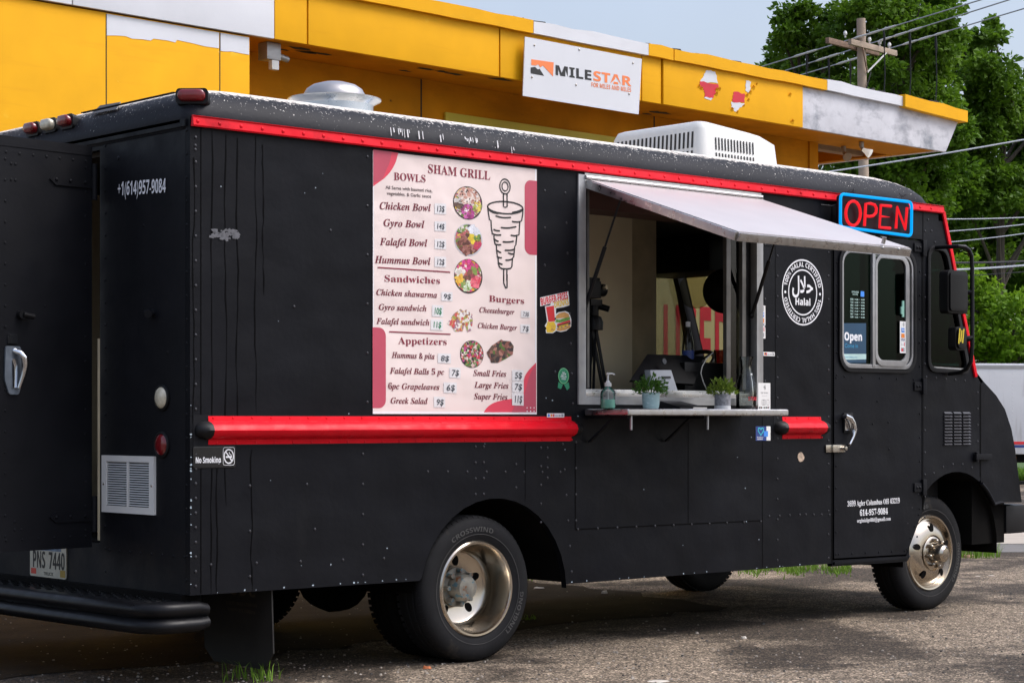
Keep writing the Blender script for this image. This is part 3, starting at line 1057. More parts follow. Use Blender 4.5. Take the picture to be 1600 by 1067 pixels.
# scraped tape residue patch
for k in range(80):
    u, v = rnd.uniform(0.125, 0.275), 2.24 + rnd.choice((-1, 1)) * rnd.uniform(0, 0.022)
    if abs(u - .20) > 0.08:
        continue
    r = rnd.uniform(0.003, 0.011)
    vs = [FS(u + r * rnd.uniform(.4, 2.4) * math.cos(t), v + r * rnd.uniform(.4, 1.6) * math.sin(t), 0.0019 + k * 0.00004) for t in [R(72 * q) for q in range(5)]]
    mb.add(vs, [tuple(range(5))], 3)
TAPE = mat('tape_residue', (0.10, 0.10, 0.11), 0.6, var=0.3, scale=50)
CHIP = mat('chipped_bare_metal', (0.35, 0.42, 0.48), 0.5, var=0.3, scale=30)
side = mb.build('side_wall', [BLACK, DRIP, CHIP, TAPE, mat('rivet_black_gloss', (0.018, 0.018, 0.022), 0.28, spec=0.6)], truck, recalc=True)

# far side wall with the cab window opening
mb = MB()
far_win = [(5.55, 1.62), (6.42, 1.62), (6.20, 2.56), (5.55, 2.56)]
of = [(0, 0.476), (4.925, 0.392), (5.6, 0.45), (5.75, 0.7), (6.0, 0.9), (6.3, 0.95), (6.592, 0.90), (6.592, 1.585), (6.50, 1.69), (6.12, 2.80), (0, 2.80)]
mb.plate(of, [far_win], XZ(W), 0.0, 0.04, 0)
mb.build('side_wall', BLACK, truck)
mb = MB()
mb.plate([(5.56, 1.63), (6.41, 1.63), (6.20, 2.55), (5.56, 2.55)], [], XZ(W - 0.02), 0.0, 0.004)
mb.build('cab_window', GLASSW, truck)

# rear wall
DZ0, DZ1, DY0, DY1 = 0.69, 2.72, 0.842, 1.885
mb = MB()
rp_ = [(0.041, 0.476), (W - 0.001, 0.476), (W - 0.001, 2.74), (0.041, 2.74)]
hole = [(DY0, DZ0), (DY1, DZ0), (DY1, DZ1), (DY0, DZ1)]
mb.plate(rp_, [hole], lambda u, v, w=0.0: (0.0 - w, u, v), -0.04, -0.0)
for yy in (0.03, 0.79):
    for z in [0.55 + 0.115 * k for k in range(20)]:
        mb.dome((0, yy, z), (-1, 0, 0), RV, 0.004, 6)
for yy in [0.05 + 0.1 * k for k in range(8)]:
    mb.dome((0, yy, 0.66), (-1, 0, 0), RV, 0.004, 6)
mb.box(-0.012, 0.03, 2.755, 0.0, W - 0.03, 2.79)
for p_, r_ in (((0, 0.66, 2.66), 0.012), ((0, 0.42, 2.3), 0.008), ((0, 0.2, 1.66), 0.01)):
    mb.dome(p_, (-1, 0, 0), r_, 0.004, 6)
mb.tube([(-0.0, 0.335, 1.86), (-0.035, 0.335, 1.855), (-0.05, 0.30, 1.85)], 0.02, 10)
mb.build('rear_wall', BLACKDOOR, truck)
mb = MB()                                  # strip of bare wood and brown lining seen through the door gap
mb.box(0.045, DY0 - 0.045, DZ0, 0.075, DY0 + 0.10, 1.75)
mb.build('door_jamb', CREAM2, truck)
mb = MB(); mb.box(0.045, DY0 - 0.045, 1.755, 0.08, DY0 + 0.06, DZ1); mb.build('door_jamb', JOIST, truck)

# floor, lining and cab bulkhead
mb = MB()
mb.box(0.02, 0.74, 0.62, 6.55, W - 0.74, 0.70)
for y0, y1 in ((0.041, 0.7399), (W - 0.7399, W - 0.041)):
    for x0, x1 in ((0.041, 1.42), (2.56, 5.73)):
        mb.box(x0, y0, 0.62, x1, y1, 0.70)
mb.build('floor', UNDER, truck)
mb = MB()
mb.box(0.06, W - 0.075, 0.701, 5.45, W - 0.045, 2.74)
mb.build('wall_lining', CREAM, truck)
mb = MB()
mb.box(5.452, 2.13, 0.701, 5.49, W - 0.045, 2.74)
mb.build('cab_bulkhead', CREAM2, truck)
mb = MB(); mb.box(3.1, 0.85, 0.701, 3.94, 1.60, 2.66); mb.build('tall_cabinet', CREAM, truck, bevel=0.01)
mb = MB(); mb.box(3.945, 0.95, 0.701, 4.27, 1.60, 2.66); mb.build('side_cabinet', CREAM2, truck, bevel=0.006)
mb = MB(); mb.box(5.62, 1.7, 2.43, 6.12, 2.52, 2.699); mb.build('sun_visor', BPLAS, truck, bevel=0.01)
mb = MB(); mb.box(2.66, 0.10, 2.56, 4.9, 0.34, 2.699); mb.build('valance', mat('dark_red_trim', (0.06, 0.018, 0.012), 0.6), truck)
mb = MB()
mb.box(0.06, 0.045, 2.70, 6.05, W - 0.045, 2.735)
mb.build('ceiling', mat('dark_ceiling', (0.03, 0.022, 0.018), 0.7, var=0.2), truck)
mb = MB()
mb.box(2.50, 0.06, 0.701, 4.86, 0.52, 1.40)
mb.build('counter', BPLAS, truck, bevel=0.008)
mb = MB()
mb.box(5.60, 0.25, 0.701, 6.45, 1.9, 1.45)
mb.build('dashboard', BPLAS, truck, bevel=0.05)

# roof cap with rounded cove and crown
RINGS = [(0.0, 2.742, 6.135), (-0.012, 2.775, 6.142), (-0.012, 2.815, 6.135), (0.004, 2.86, 6.105), (0.028, 2.90, 6.04), (0.062, 2.935, 5.93), (0.11, 2.96, 5.80),
         (0.19, 2.978, 5.6), (0.45, 3.0, 5.25), (0.85, 3.018, 4.8), (1.15, 3.024, 4.4)]
mb = MB()
vs, fs = [], []
per = 36
for i_, (ins, z, xf) in enumerate(RINGS):
    r0 = max(0.05, 0.09 + ins * 0.5)
    x0, y0, x1, y1 = ins, ins, xf, W - ins
    rf = min(0.30 + ins * .3, (y1 - y0) / 2 - 0.01)
    r0 = min(r0, (y1 - y0) / 2 - 0.01)
    loop = []
    for cx, cy, a_, r in ((x0 + r0, y0 + r0, 180, r0), (x1 - rf, y0 + rf, 270, rf), (x1 - rf, y1 - rf, 0, rf), (x0 + r0, y1 - r0, 90, r0)):
        for k in range(9):
            t = R(a_ + 90 * k / 8)
            loop.append((cx + r * math.cos(t), cy + r * math.sin(t), z))
    vs += loop
for i_ in range(len(RINGS) - 1):
    for j in range(per):
        j2 = (j + 1) % per
        fs.append((i_ * per + j, i_ * per + j2, (i_ + 1) * per + j2, (i_ + 1) * per + j))
fs.append(tuple((len(RINGS) - 1) * per + j for j in range(per)))
mb.add(vs, fs, 0, True)
# white scratches where branches scraped the cove
rnd = random.Random(9)
for x, y in ((622, 190), (633, 196), (735, 204), (740, 210), (772, 206), (690, 208), (800, 230), (612, 180), (655, 200), (728, 214)):
    p = at(x, y, -0.004)
    n = rnd.randint(2, 3)
    for q in range(n):
        u = p.x + rnd.uniform(-0.02, 0.02); v = min(2.865, p.z + rnd.uniform(-0.02, 0.01))
        h = rnd.uniform(0.012, 0.045)
        mb.ribbon([(u, v), (u + 0.006, v - h)], rnd.uniform(0.003, 0.009), XZ(-0.0105), 0.003, 1)
roof = mb.build('roof', [ROOFM, WHITE], truck, sharp=60, recalc=True)

# red drip rail
mb = MB()
prof = [(0.0, 2.752), (-0.022, 2.75), (-0.026, 2.757), (-0.020, 2.795), (-0.026, 2.802), (-0.010, 2.806)]
def extrude(mb, prof, x0, x1, mi=0, n=1, cap=True):
    L = len(prof)
    vs = []
    for k in range(n + 1):
        x = x0 + (x1 - x0) * k / n
        vs += [(x, y, z) for y, z in prof]
    fs = [(k * L + i, k * L + i + 1, (k + 1) * L + i + 1, (k + 1) * L + i) for k in range(n) for i in range(L - 1)]
    mb.add(vs, fs, mi, True)
    if cap:
        mb.add([(x0, y, z) for y, z in prof], [tuple(range(L))], mi)
        mb.add([(x1, y, z) for y, z in prof], [tuple(range(L))], mi)
extrude(mb, prof, 0.004, 4.97)
extrude(mb, prof, 4.975, 6.125)
for k in range(48):
    mb.dome((0.03 + k * 0.1265, -0.021, 2.775), (0, -1, 0), 0.011, 0.008, 8)
mb.build('drip_rail', RED, truck)

# red rub rails with black end caps
def rub_rail(x0, x1, capL=True, capR=True):
    mb = MB()
    pr = [(-0.002, 1.346), (-0.005, 1.322), (-0.030, 1.315), (-0.052, 1.300), (-0.062, 1.276), (-0.052, 1.252), (-0.030, 1.237), (-0.005, 1.230), (-0.002, 1.206)]
    n = max(2, int((x1 - x0) / 0.16))
    extrude(mb, pr, x0, x1, 0, n)
    k = x0 + 0.03
    while k < x1:
        mb.dome((k, -0.003, 1.337), (0, -1, 0), 0.007, 0.004, 6)
        mb.dome((k + 0.02, -0.003, 1.214), (0, -1, 0), 0.007, 0.004, 6)
        k += 0.115
    rr = mb.build('rub_rail', RED, truck)
    for on, x, s in ((capL, x0, -1), (capR, x1, 1)):
        mb = MB()
        vs, fs = [], []
        for i_ in range(7):
            t = R(90 * i_ / 6)
            for y, z in pr[1:-1]:
                vs.append((x + s * 0.075 * math.sin(t), y * (math.cos(t) * 0.97 + 0.03), 1.276 + (z - 1.276) * (0.25 + 0.75 * math.cos(t))))
        L = len(pr) - 2
        fs = [(i_ * L + j, i_ * L + j + 1, (i_ + 1) * L + j + 1, (i_ + 1) * L + j) for i_ in range(6) for j in range(L - 1)]
        mb.add(vs, fs, 0, True)
        mb.build('end_cap', BRUB, rr)
    mb = MB()
    mb.box(x0 - 0.085, -0.0015, 1.20, x1 + 0.085, 0.001, 1.352)
    mb.build('backing_plate', BLACKDOOR, rr)
rub_rail(0.103, 2.565)
rub_rail(4.425, 4.81)

# bevel of cab door
mb = MB()
di = [(4.945, 0.424), (5.716, 0.416), (5.89, 0.694), (5.89, 2.548), (4.945, 2.548)]
win_o = rrect(5.005, 1.660, 5.80, 2.455, 0.10)
mb.plate(di, [win_o], XZ(0.0), -0.03, 0.004)
rivets(mb, line((4.965, 1.60), (4.965, 0.45), 0.14) + line((4.99, 0.45), (5.70, 0.44), 0.14) + line((5.87, 0.72), (5.87, 2.5), 0.16) + line((5.86, 0.68), (5.72, 0.45), 0.1) + line((4.97, 1.62), (4.97, 2.5), 0.14) +
       line((5.05, 1.61), (5.80, 1.60), 0.2) + [(5.35, 1.30), (5.52, 1.31), (5.53, 1.13), (5.40, 1.45)], -0.004)
mb.box(4.94, -0.012, 0.385, 5.73, 0.02, 0.402)
door = mb.build('cab_door', BLACK, truck, bevel=0.0)
mb = MB()
mb.plate(rrect(4.985, 1.64, 5.82, 2.475, 0.12), [rrect(5.015, 1.668, 5.79, 2.447, 0.095)], XZ(0), 0.003, 0.018)
mb.build('window_gasket', BRUB, door, bevel=0.005)
mb = MB()
mb.plate(rrect(5.015, 1.668, 5.79, 2.447, 0.095), [rrect(5.035, 1.695, 5.772, 2.425, 0.08)], XZ(0), -0.012, 0.012)
mb.plate([(5.335, 1.68), (5.365, 1.68), (5.365, 2.435), (5.335, 2.435)], [], XZ(0), -0.012, 0.017)
mb.plate(rrect(5.36, 1.685, 5.735, 2.432, 0.085), [rrect(5.385, 1.725, 5.695, 2.405, 0.06)], XZ(0), 0.0, 0.020)
mb.build('window_frame', ALUW, door, bevel=0.003)
mb = MB()
mb.plate([(5.02, 1.68), (5.345, 1.68), (5.345, 2.44), (5.02, 2.44)], [], XZ(0), -0.006, -0.002)
mb.plate([(5.38, 1.72), (5.70, 1.72), (5.70, 2.41), (5.38, 2.41)], [], XZ(0), 0.006, 0.010)
mb.build('window_pane', GLASSD, door)
mb = MB()
mb.box(5.40, 0.05, 1.70, 5.42, 0.06, 2.42)
mb.build('sash_edge', mat('green_glass_edge', (0.10, 0.30, 0.25), 0.2, var=0.2), door)
mb = MB(); mb.box(5.655, -0.02, 2.02, 5.675, -0.012, 2.13); mb.box(5.64, -0.022, 2.04, 5.652, -0.012, 2.09)
mb.build('window_latch', mat('pale_green_latch', (0.25, 0.48, 0.40), 0.35), door)
# door handle and hasp
mb = MB()
p = lambda x, y, o=-0.045: tuple(at(x, y, o))
mb.box(at(1317, 640).x, -0.02, at(1317, 672).z, at(1326, 640).x, -0.003, at(1317, 648).z)
mb.tube([p(1319, 651, -0.02), p(1322, 650), p(1329, 653), p(1333, 660), p(1336, 671), p(1333, 682), p(1328, 693), p(1325, 697, -0.02)], [0.016, 0.018, 0.018, 0.017, 0.015, 0.012, 0.010, 0.008], 10)
mb.build('door_handle', CHROME, door)
mb = MB(); mb.box(at(1316, 640).x, -0.016, at(1316, 676).z, at(1330, 640).x, -0.0045, at(1316, 645).z); mb.build('handle_plate', BPLAS, door, bevel=0.004)
mb = MB()
h0, h1 = at(1289, 695), at(1318, 706)
mb.box(h0.x, -0.010, h1.z, 4.918, -0.001, h0.z); mb.box(4.915, -0.020, h1.z, 5.04, -0.0045, h0.z)
mb.cyl((5.02, -0.02, (h0.z + h1.z) / 2), (5.02, -0.045, (h0.z + h1.z) / 2), 0.014, 10)
mb.build('hasp', STEEL, truck, bevel=0.002)
for z in (2.50, 1.555, 0.865):
    mb = MB()
    mb.box(5.80, -0.014, z - 0.03, 5.885, -0.0045, z + 0.03)
    mb.box(5.885, -0.025, z - 0.055, 5.925, -0.002, z + 0.055)
    mb.dome((5.83, -0.014, z), (0, -1, 0), 0.012, 0.008, 8); mb.dome((5.86, -0.014, z), (0, -1, 0), 0.012, 0.008, 8)
    mb.build('door_hinge', BLACKDOOR, door, bevel=0.003)
# quarter window
mb = MB()
qo = roundpoly([(5.955, 1.655), (6.463, 1.645), (6.182, 2.525), (5.955, 2.525)], 0.09)
qi = roundpoly([(5.985, 1.685), (6.420, 1.675), (6.165, 2.495), (5.985, 2.495)], 0.07)
mb.plate(qo, [qi], XZ(0), -0.01, 0.014)
qg = mb.build('window_gasket', BRUB, truck, bevel=0.005)
mb = MB(); mb.plate(qi, [], XZ(0), -0.012, -0.008); mb.build('window_pane', GLASSD, qg)
mb = MB(); mb.ribbon(qi[10:12] + qi[0:9] if False else [(6.00, 1.688), (6.405, 1.680)], 0.012, XZ(0), 0.002); mb.build('sill_strip', ALUW, qg)

# cab front: windscreen, pillars, nose
ws_lo, ws_hi = (6.50, 1.69), (6.12, 2.78)
mb = MB()
for y0, y1 in ((0.10, W / 2 - 0.03), (W / 2 + 0.03, W - 0.10)):
    mb.add([(6.50, y0, 1.72), (6.50, y1, 1.72), (6.14, y1, 2.72), (6.14, y0, 2.72)], [(0, 1, 2, 3)])
wsc = mb.build('windscreen', GLASSW, truck)
mb = MB()
for y in (0.05, W / 2, W - 0.05):
    mb.bar((6.505, y, 1.66), (6.13, y, 2.76), 0.10 if y != W / 2 else 0.06, 0.05, up=(0, 1, 0))
mb.box(6.09, 0.0, 2.70, 6.14, W, 2.76)
mb.build('windscreen_pillar', BLACK, truck)
mb = MB()
mb.bar((6.525, 0.012, 1.63), (6.138, 0.012, 2.765), 0.03, 0.05, up=(0, 1, 0))
mb.build('corner_trim', RED, truck, bevel=0.003)
NOSE = [(6.50, 1.69), (6.62, 1.60), (6.78, 1.50), (6.89, 1.40), (6.97, 1.26), (7.015, 1.12), (7.06, 0.92), (7.10, 0.73)]
farch = arc(6.30, 0.42, 0.545, 57.5, 34, 4)
mb = MB()
low = farch + [(6.83, 0.735)]
poly = [(6.594, 1.582)] + NOSE[1:] + low[::-1]
mb.plate(poly, [], XZ(0.0), -0.02, 0.002)
ST = [(0.0, 0.0), (0.02, 0.012), (0.07, 0.035), (0.3, 0.10), (0.8, 0.16), (W / 2, 0.18), (W - 0.8, 0.16), (W - 0.3, 0.10), (W - 0.07, 0.035), (W - 0.02, 0.012), (W, 0.0)]
vs, fs = [], []
for y, fx in ST:
    for k, (x, z) in enumerate(NOSE):
        g_ = min(1.0, k / 3)
        vs.append((x + fx * g_, y - (0.002 if y == 0 else 0), z + 0.3 * fx * (1 - g_)))
L = len(NOSE)
for i_ in range(len(ST) - 1):
    for k in range(L - 1):
        fs.append((i_ * L + k, i_ * L + k + 1, (i_ + 1) * L + k + 1, (i_ + 1) * L + k))
mb.add(vs, fs, 0, True)
mb.plate(poly, [], XZ(W - 0.02), -0.02, 0.002)
# fender lip swelling out over the wheel
lipp = arc(6.30, 0.42, 0.545, 57, 34, 6) + [(6.83, 0.735), (6.86, 0.732)]
mb.tube([(x, -0.004, z) for x, z in lipp], 0.012, 8)
hood = mb.build('hood', BLACK, truck, sharp=40)
mb = MB(); mb.box(6.50, -0.03, 1.045, 6.69, -0.002, 1.085); mb.cyl((6.52, -0.016, 1.03), (6.52, -0.016, 1.10), 0.014, 8)
mb.build('hood_hinge', BLACKDOOR, truck, bevel=0.004)
mb = MB(); mb.box(7.035, 0.04, 0.82, 7.10, 0.10, 1.06); mb.build('turn_signal', AMBER, truck, bevel=0.012)
mb = MB(); mb.lathe([(0.09, 0), (0.085, 0.03), (0.02, 0.05)], (7.16, 0.38, 0.98), (1, 0, 0), 20, capb=True); mb.build('headlight', CLEARL, truck)
mb = MB(); mb.lathe([(0.09, 0), (0.085, 0.03), (0.02, 0.05)], (7.16, W - 0.38, 0.98), (1, 0, 0), 20, capb=True); mb.build('headlight', CLEARL, truck)
mb = MB(); mb.box(7.0, 0.06, 0.50, 7.26, W - 0.06, 0.71); mb.build('front_bumper', BPLAS, truck, bevel=0.03)
# louvred vent panel
mb = MB()
for c in range(3):
    for r_ in range(11):
        x0 = 6.148 + c * 0.109
        z0 = 1.150 + r_ * 0.0215
        mb.add([(x0, -0.001, z0), (x0 + 0.092, -0.001, z0), (x0 + 0.092, -0.014, z0 + 0.004), (x0, -0.014, z0 + 0.004), (x0 + 0.006, -0.001, z0 + 0.017), (x0 + 0.086, -0.001, z0 + 0.017)],
               [(0, 1, 2, 3), (3, 2, 5, 4), (0, 3, 4), (1, 5, 2)])
mb.build('louvre_vent', mat('satin_black_paint', (0.02, 0.02, 0.025), 0.35), truck)

# serving hatch: frame, tracks, flap, struts, shelf
HX0, HX1, HZ0, HZ1 = 2.645, 4.20, 1.43, 2.715
mb = MB()
mb.plate([(HX0 - 0.03, HZ0 - 0.015), (HX1 + 0.03, HZ0 - 0.015), (HX1 + 0.03, HZ1 + 0.02), (HX0 - 0.03, HZ1 + 0.02)],
         [[(HX0 + 0.03, HZ0 + 0.03), (HX1 - 0.03, HZ0 + 0.03), (HX1 - 0.03, HZ1 - 0.05), (HX0 + 0.03, HZ1 - 0.05)]], XZ(0), -0.05, 0.012)
SASH = mat('dull_sash_aluminium', (0.16, 0.155, 0.145), 0.45, 0.6, var=0.2, scale=12)
hf = mb.build('hatch_frame', ALUW, truck, bevel=0.003)
mb = MB()
mb.box(HX0 + 0.03, 0.02, HZ0 + 0.031, HX1 - 0.03, 0.035, HZ0 + 0.062); mb.box(HX0 + 0.03, 0.05, HZ0 + 0.031, HX1 - 0.03, 0.065, HZ0 + 0.075)
mb.build('window_track', ALU, hf, bevel=0.002)
mb = MB()
for x in (HX0 + 0.036, HX0 + 0.066):
    mb = MB(); mb.box(x, 0.015, HZ0 + 0.08, x + 0.018, 0.045, HZ1 - 0.06); mb.build('sash_post', SASH, hf, bevel=0.003)
mb = MB(); mb.box(HX1 - 0.24, 0.055, HZ0 + 0.08, HX1 - 0.20, 0.085, HZ1 - 0.06); mb.build('sash_post', SASH, hf, bevel=0.003)
mb = MB(); mb.box(HX1 - 0.12, 0.03, HZ0 + 0.08, HX1 - 0.085, 0.06, HZ1 - 0.06); mb.build('sash_post', SASH, hf, bevel=0.003)
mb = MB(); mb.box(HX1 - 0.085, 0.04, HZ0 + 0.08, HX1 - 0.031, 0.045, HZ1 - 0.06); mb.build('sash_gasket', BRUB, hf)
mb = MB(); mb.plate([(HX1 - 0.20, HZ0 + 0.08), (HX1 - 0.12, HZ0 + 0.08), (HX1 - 0.12, HZ1 - 0.06), (HX1 - 0.20, HZ1 - 0.06)], [], XZ(0.06), 0, 0.004); mb.build('window_pane', GLASSC, hf)
mb = MB()
mb.cyl((HX0 + 0.02, -0.016, HZ1 + 0.005), (HX1 + 0.01, -0.016, HZ1 + 0.005), 0.013, 8)
mb.box(HX0 + 0.02, -0.010, HZ1 - 0.03, HX1 + 0.01, -0.0125, HZ1 + 0.03)
mb.build('piano_hinge', ALU, hf)
# flap swings out and down
FO = Vector((0, -1.13, -0.375))
fl_d = FO.normalized()
fl_n = Vector((0, fl_d.z, -fl_d.y))       # upward normal
FL0, FL1 = Vector((2.69, -0.02, 2.695)), Vector((4.20, -0.02, 2.695))
flap_m = mat('white_fibreglass_flap', (0.44, 0.405, 0.40), 0.35, var=0.06, scale=3)
speck(flap_m, (0.47, 0.36, 0.38), 1.6, 0.60, 0.25)
mb = MB()
LF = FO.length
a0, a1 = FL0, FL1
b0_, b1_ = FL0 + FO, FL1 + FO
t_ = fl_n * 0.012
mb.hexa([a0 - t_, a1 - t_, b1_ - t_, b0_ - t_, a0 + t_, a1 + t_, b1_ + t_, b0_ + t_])
flap = mb.build('awning_flap', flap_m, truck)
mb = MB()
for q0, q1 in ((a0, b0_), (a1, b1_), (b0_, b1_)):
    mb.bar(q0 - fl_n * 0.016, q1 - fl_n * 0.016, 0.035, 0.045, up=tuple(fl_n))
mb.build('flap_edge', ALU, flap, bevel=0.003)
mb = MB()
for q in (0.82, 0.92):
    mb.dome(b0_ + (b1_ - b0_) * q - fl_n * 0.0 + fl_d * 0.0175, fl_d, 0.010, 0.008, 8)
mb.cyl(b0_ + (b1_ - b0_) * 0.83 + fl_n * 0.02, b0_ + (b1_ - b0_) * 0.83 + fl_n * 0.06, 0.012, 8)
mb.build('flap_latch', ALU, flap)
for sx, pa, pbp in ((0, (2.71, 0.03, 1.98), None), (1, (4.17, 0.03, 1.98), None)):
    base = Vector(pa)
    top = (a0 if sx == 0 else a1) + FO * 0.20 - fl_n * 0.03 + Vector((0.045 if sx == 0 else -0.045, 0, 0))
    mid_ = base + (top - base) * 0.55
    mb = MB(); mb.cyl(base, mid_, 0.012, 10); mb.cyl(mid_, top, 0.006, 8)
    mb.dome(base, (0, -1, 0), 0.02, 0.015, 8)
    mb.build('gas_strut', BPLAS, truck)
# shelf
mb = MB()
mb.box(2.66, -0.365, 1.352, 4.055, -0.013, 1.390)
shelf = mb.build('serving_shelf', ALU, truck, bevel=0.012, segs=3)
for x in (2.70, 3.34):
    mb = MB()
    mb.bar((x, -0.22, 1.345), (x, -0.014, 1.20), 0.02, 0.010)
    mb.box(x - 0.015, -0.335, 1.335, x + 0.015, -0.013, 1.351)
    mb.build('shelf_bracket', BLACKDOOR, shelf)
    mb = MB(); mb.box(x + 0.004, -0.345, 1.27, x + 0.014, -0.335, 1.351); mb.build('bracket_tip', ALUW, shelf)

# ---- wheels
def tyre(mb, Rr=0.40, ri=0.255, wd=0.215):
    """axis along Y, outer face at y = 0"""
    pr = [(ri - 0.012, 0.022), (ri + 0.012, 0.004), (ri + 0.05, -0.008), (ri + 0.085, -0.010), (Rr - 0.035, -0.002), (Rr - 0.014, 0.010), (Rr, 0.032)]
    pr += [(Rr + 0.001, 0.055), (Rr - 0.008, 0.058), (Rr - 0.008, 0.070), (Rr + 0.003, 0.073), (Rr + 0.003, 0.105), (Rr - 0.008, 0.108), (Rr - 0.008, 0.120), (Rr + 0.003, 0.123)]
    pr += [(r, wd - h) for r, h in pr[6::-1]]
    mb.lathe(pr, (0, 0, 0), (0, 1, 0), 72)
    for k in range(64):                    # shoulder lugs
        t = 2 * math.pi * k / 64
        for h0 in (0.010, wd - 0.05):
            c, s_ = math.cos(t), math.sin(t)
            def P_(r, dt, h):
                return (r * math.cos(t + dt), h, r * math.sin(t + dt))
            d = 0.034
            mb.add([P_(Rr - 0.012, -d, h0), P_(Rr - 0.012, d, h0), P_(Rr - 0.004, d, h0 + 0.04), P_(Rr - 0.004, -d, h0 + 0.04),
                    P_(Rr - 0.001, -d, h0 + 0.014), P_(Rr - 0.001, d, h0 + 0.014), P_(Rr + 0.0035, d, h0 + 0.04), P_(Rr + 0.0035, -d, h0 + 0.04)],
                   [(0, 1, 5, 4), (1, 2, 6, 5), (2, 3, 7, 6), (3, 0, 4, 7), (4, 5, 6, 7)])

def arc_text(mb, body, r, cap, mid_deg, F, w, style='sans', flip=False, spread=1.0, mi=0, weight=0.0, sxy=1.0):
    vs, fs = text_geo(body, style, weight)
    xa, xb = min(p[0] for p in vs), max(p[0] for p in vs)
    k = cap / 0.7
    out = []
    for x, y in vs:
        u = (x - (xa + xb) / 2) * k * spread
        if not flip:
            t = R(mid_deg) - u / r
            rr = r + y * k
        else:
            t = R(mid_deg) + u / r
            rr = r - y * k
        out.append(F(rr * math.cos(t), rr * math.sin(t), w))
    mb.add(out, fs, mi)

def wheel(loc, kind, faces=1, words=()):
    """one wheel part (tyre > rim, hub, lettering as sub-parts)"""
    x, y, z = loc
    def place(o):
        if faces < 0:
            for v in o.data.vertices:
                v.co.y = -v.co.y
            o.data.flip_normals()
        for v in o.data.vertices:
            v.co.x += x; v.co.y += y; v.co.z += z
        return o
    mb = MB(); tyre(mb)
    if kind == 'dual':
        n0 = len(mb.v)
        m2 = MB(); tyre(m2)
        mb.add([(a, b + 0.255, c) for a, b, c in m2.v], m2.f, 1, True)  # inner tyre takes the darker underbody colour, its shade painted in
    w = place(mb.build('wheel', [RUBBER, UNDER], truck, sharp=30))
    mb = MB()
    if kind == 'dual':
        mb.lathe([(0.262, 0.022), (0.266, 0.004), (0.258, -0.004), (0.247, -0.003), (0.240, 0.010), (0.236, 0.05), (0.222, 0.085), (0.218, 0.135), (0.205, 0.165), (0.19, 0.176), (0.085, 0.182), (0.080, 0.17)],
                 (0, 0, 0), (0, 1, 0), 64)
    else:
        mb.lathe([(0.262, 0.022), (0.266, 0.004), (0.258, -0.006), (0.247, -0.004), (0.241, 0.010), (0.234, 0.025), (0.224, 0.024), (0.205, 0.006), (0.175, -0.012), (0.145, -0.020), (0.125, -0.022), (0.118, -0.008), (0.09, -0.006)],
                 (0, 0, 0), (0, 1, 0), 64)
    place(mb.build('rim', RIMM, w, sharp=50))
    mb = MB()
    hy, hr = (0.179, 0.148) if kind == 'dual' else (-0.0145, 0.178)
    for k in range(5):
        t = R(72 * k + 20)
        c = (hr * math.cos(t), hy, hr * math.sin(t))
        n_ = 18
        vs = [(c[0] + 0.030 * math.cos(q) * math.cos(t) - 0.021 * math.sin(q) * math.sin(t), hy - 0.004 - (0.30 * 0.03 * math.cos(q) * (0 if kind == 'dual' else -0.65)), c[2] + 0.030 * math.cos(q) * math.sin(t) + 0.021 * math.sin(q) * math.cos(t)) for q in [2 * math.pi * j / n_ for j in range(n_)]]
        mb = MB()
        mb.add(vs, [tuple(range(n_))])
        place(mb.build('hand_hole', UNDER, w, recalc=False))
    mb = MB()
    if kind == 'dual':
        mb.lathe([(0.108, 0.178), (0.108, 0.165), (0.078, 0.160), (0.074, 0.10), (0.062, 0.075), (0.02, 0.07)], (0, 0, 0), (0, 1, 0), 28, capb=True)
        for k in range(8):
            t = R(45 * k)
            mb.cyl((0.094 * math.cos(t), 0.172, 0.094 * math.sin(t)), (0.094 * math.cos(t), 0.125, 0.094 * math.sin(t)), 0.014, 6)
        hm = mat('rusty_painted_hub', (0.20, 0.19, 0.16), 0.5, 0.3, var=0.4, scale=22)
        speck(hm, (0.08, 0.16, 0.20), 30, 0.56, 0.03); speck(hm, (0.16, 0.06, 0.02), 18, 0.58, 0.08)
    else:
        mb.lathe([(0.112, -0.006), (0.114, -0.026), (0.105, -0.032), (0.072, -0.036), (0.066, -0.10), (0.058, -0.122), (0.040, -0.132), (0.038, -0.136), (0.004, -0.139)], (0, 0, 0), (0, 1, 0), 28, capb=True)
        for k in range(8):
            t = R(45 * k + 10)
            mb.cyl((0.090 * math.cos(t), -0.03, 0.090 * math.sin(t)), (0.090 * math.cos(t), -0.068, 0.090 * math.sin(t)), 0.0145, 6)
            mb.dome((0.090 * math.cos(t), -0.068, 0.090 * math.sin(t)), (0, -1, 0), 0.012, 0.012, 8)
        hm = RIMM
    place(mb.build('hub', hm, w, sharp=40))
    if words:
        mb = MB()
        FW = lambda u, v, w_=0.0: (u, -0.0105 - w_, v)
        for body, deg, fl_ in words:
            arc_text(mb, body, 0.338 if fl_ else 0.316, 0.026, deg, FW, 0.001, 'sans', flip=fl_, spread=1.35)
        mb.lathe([(0.300, -0.0125), (0.303, -0.0125)], (0, 0, 0), (0, 1, 0), 60)
        place(mb.build('tyre_lettering', RUBLET, w, recalc=False))
    return w
wheel((1.865, 0.015, 0.40), 'dual', 1, (('CROSSWIND', 98, False), ('LINGLONG', -28, True)))
wheel((1.865, W - 0.015, 0.40), 'dual', -1)
wheel((6.165, 0.125, 0.40), 'single', 1, (('CROSSWIND', -15, True), ('LINGLONG', 120, False)))
wheel((6.165, W - 0.20, 0.40), 'single', -1)
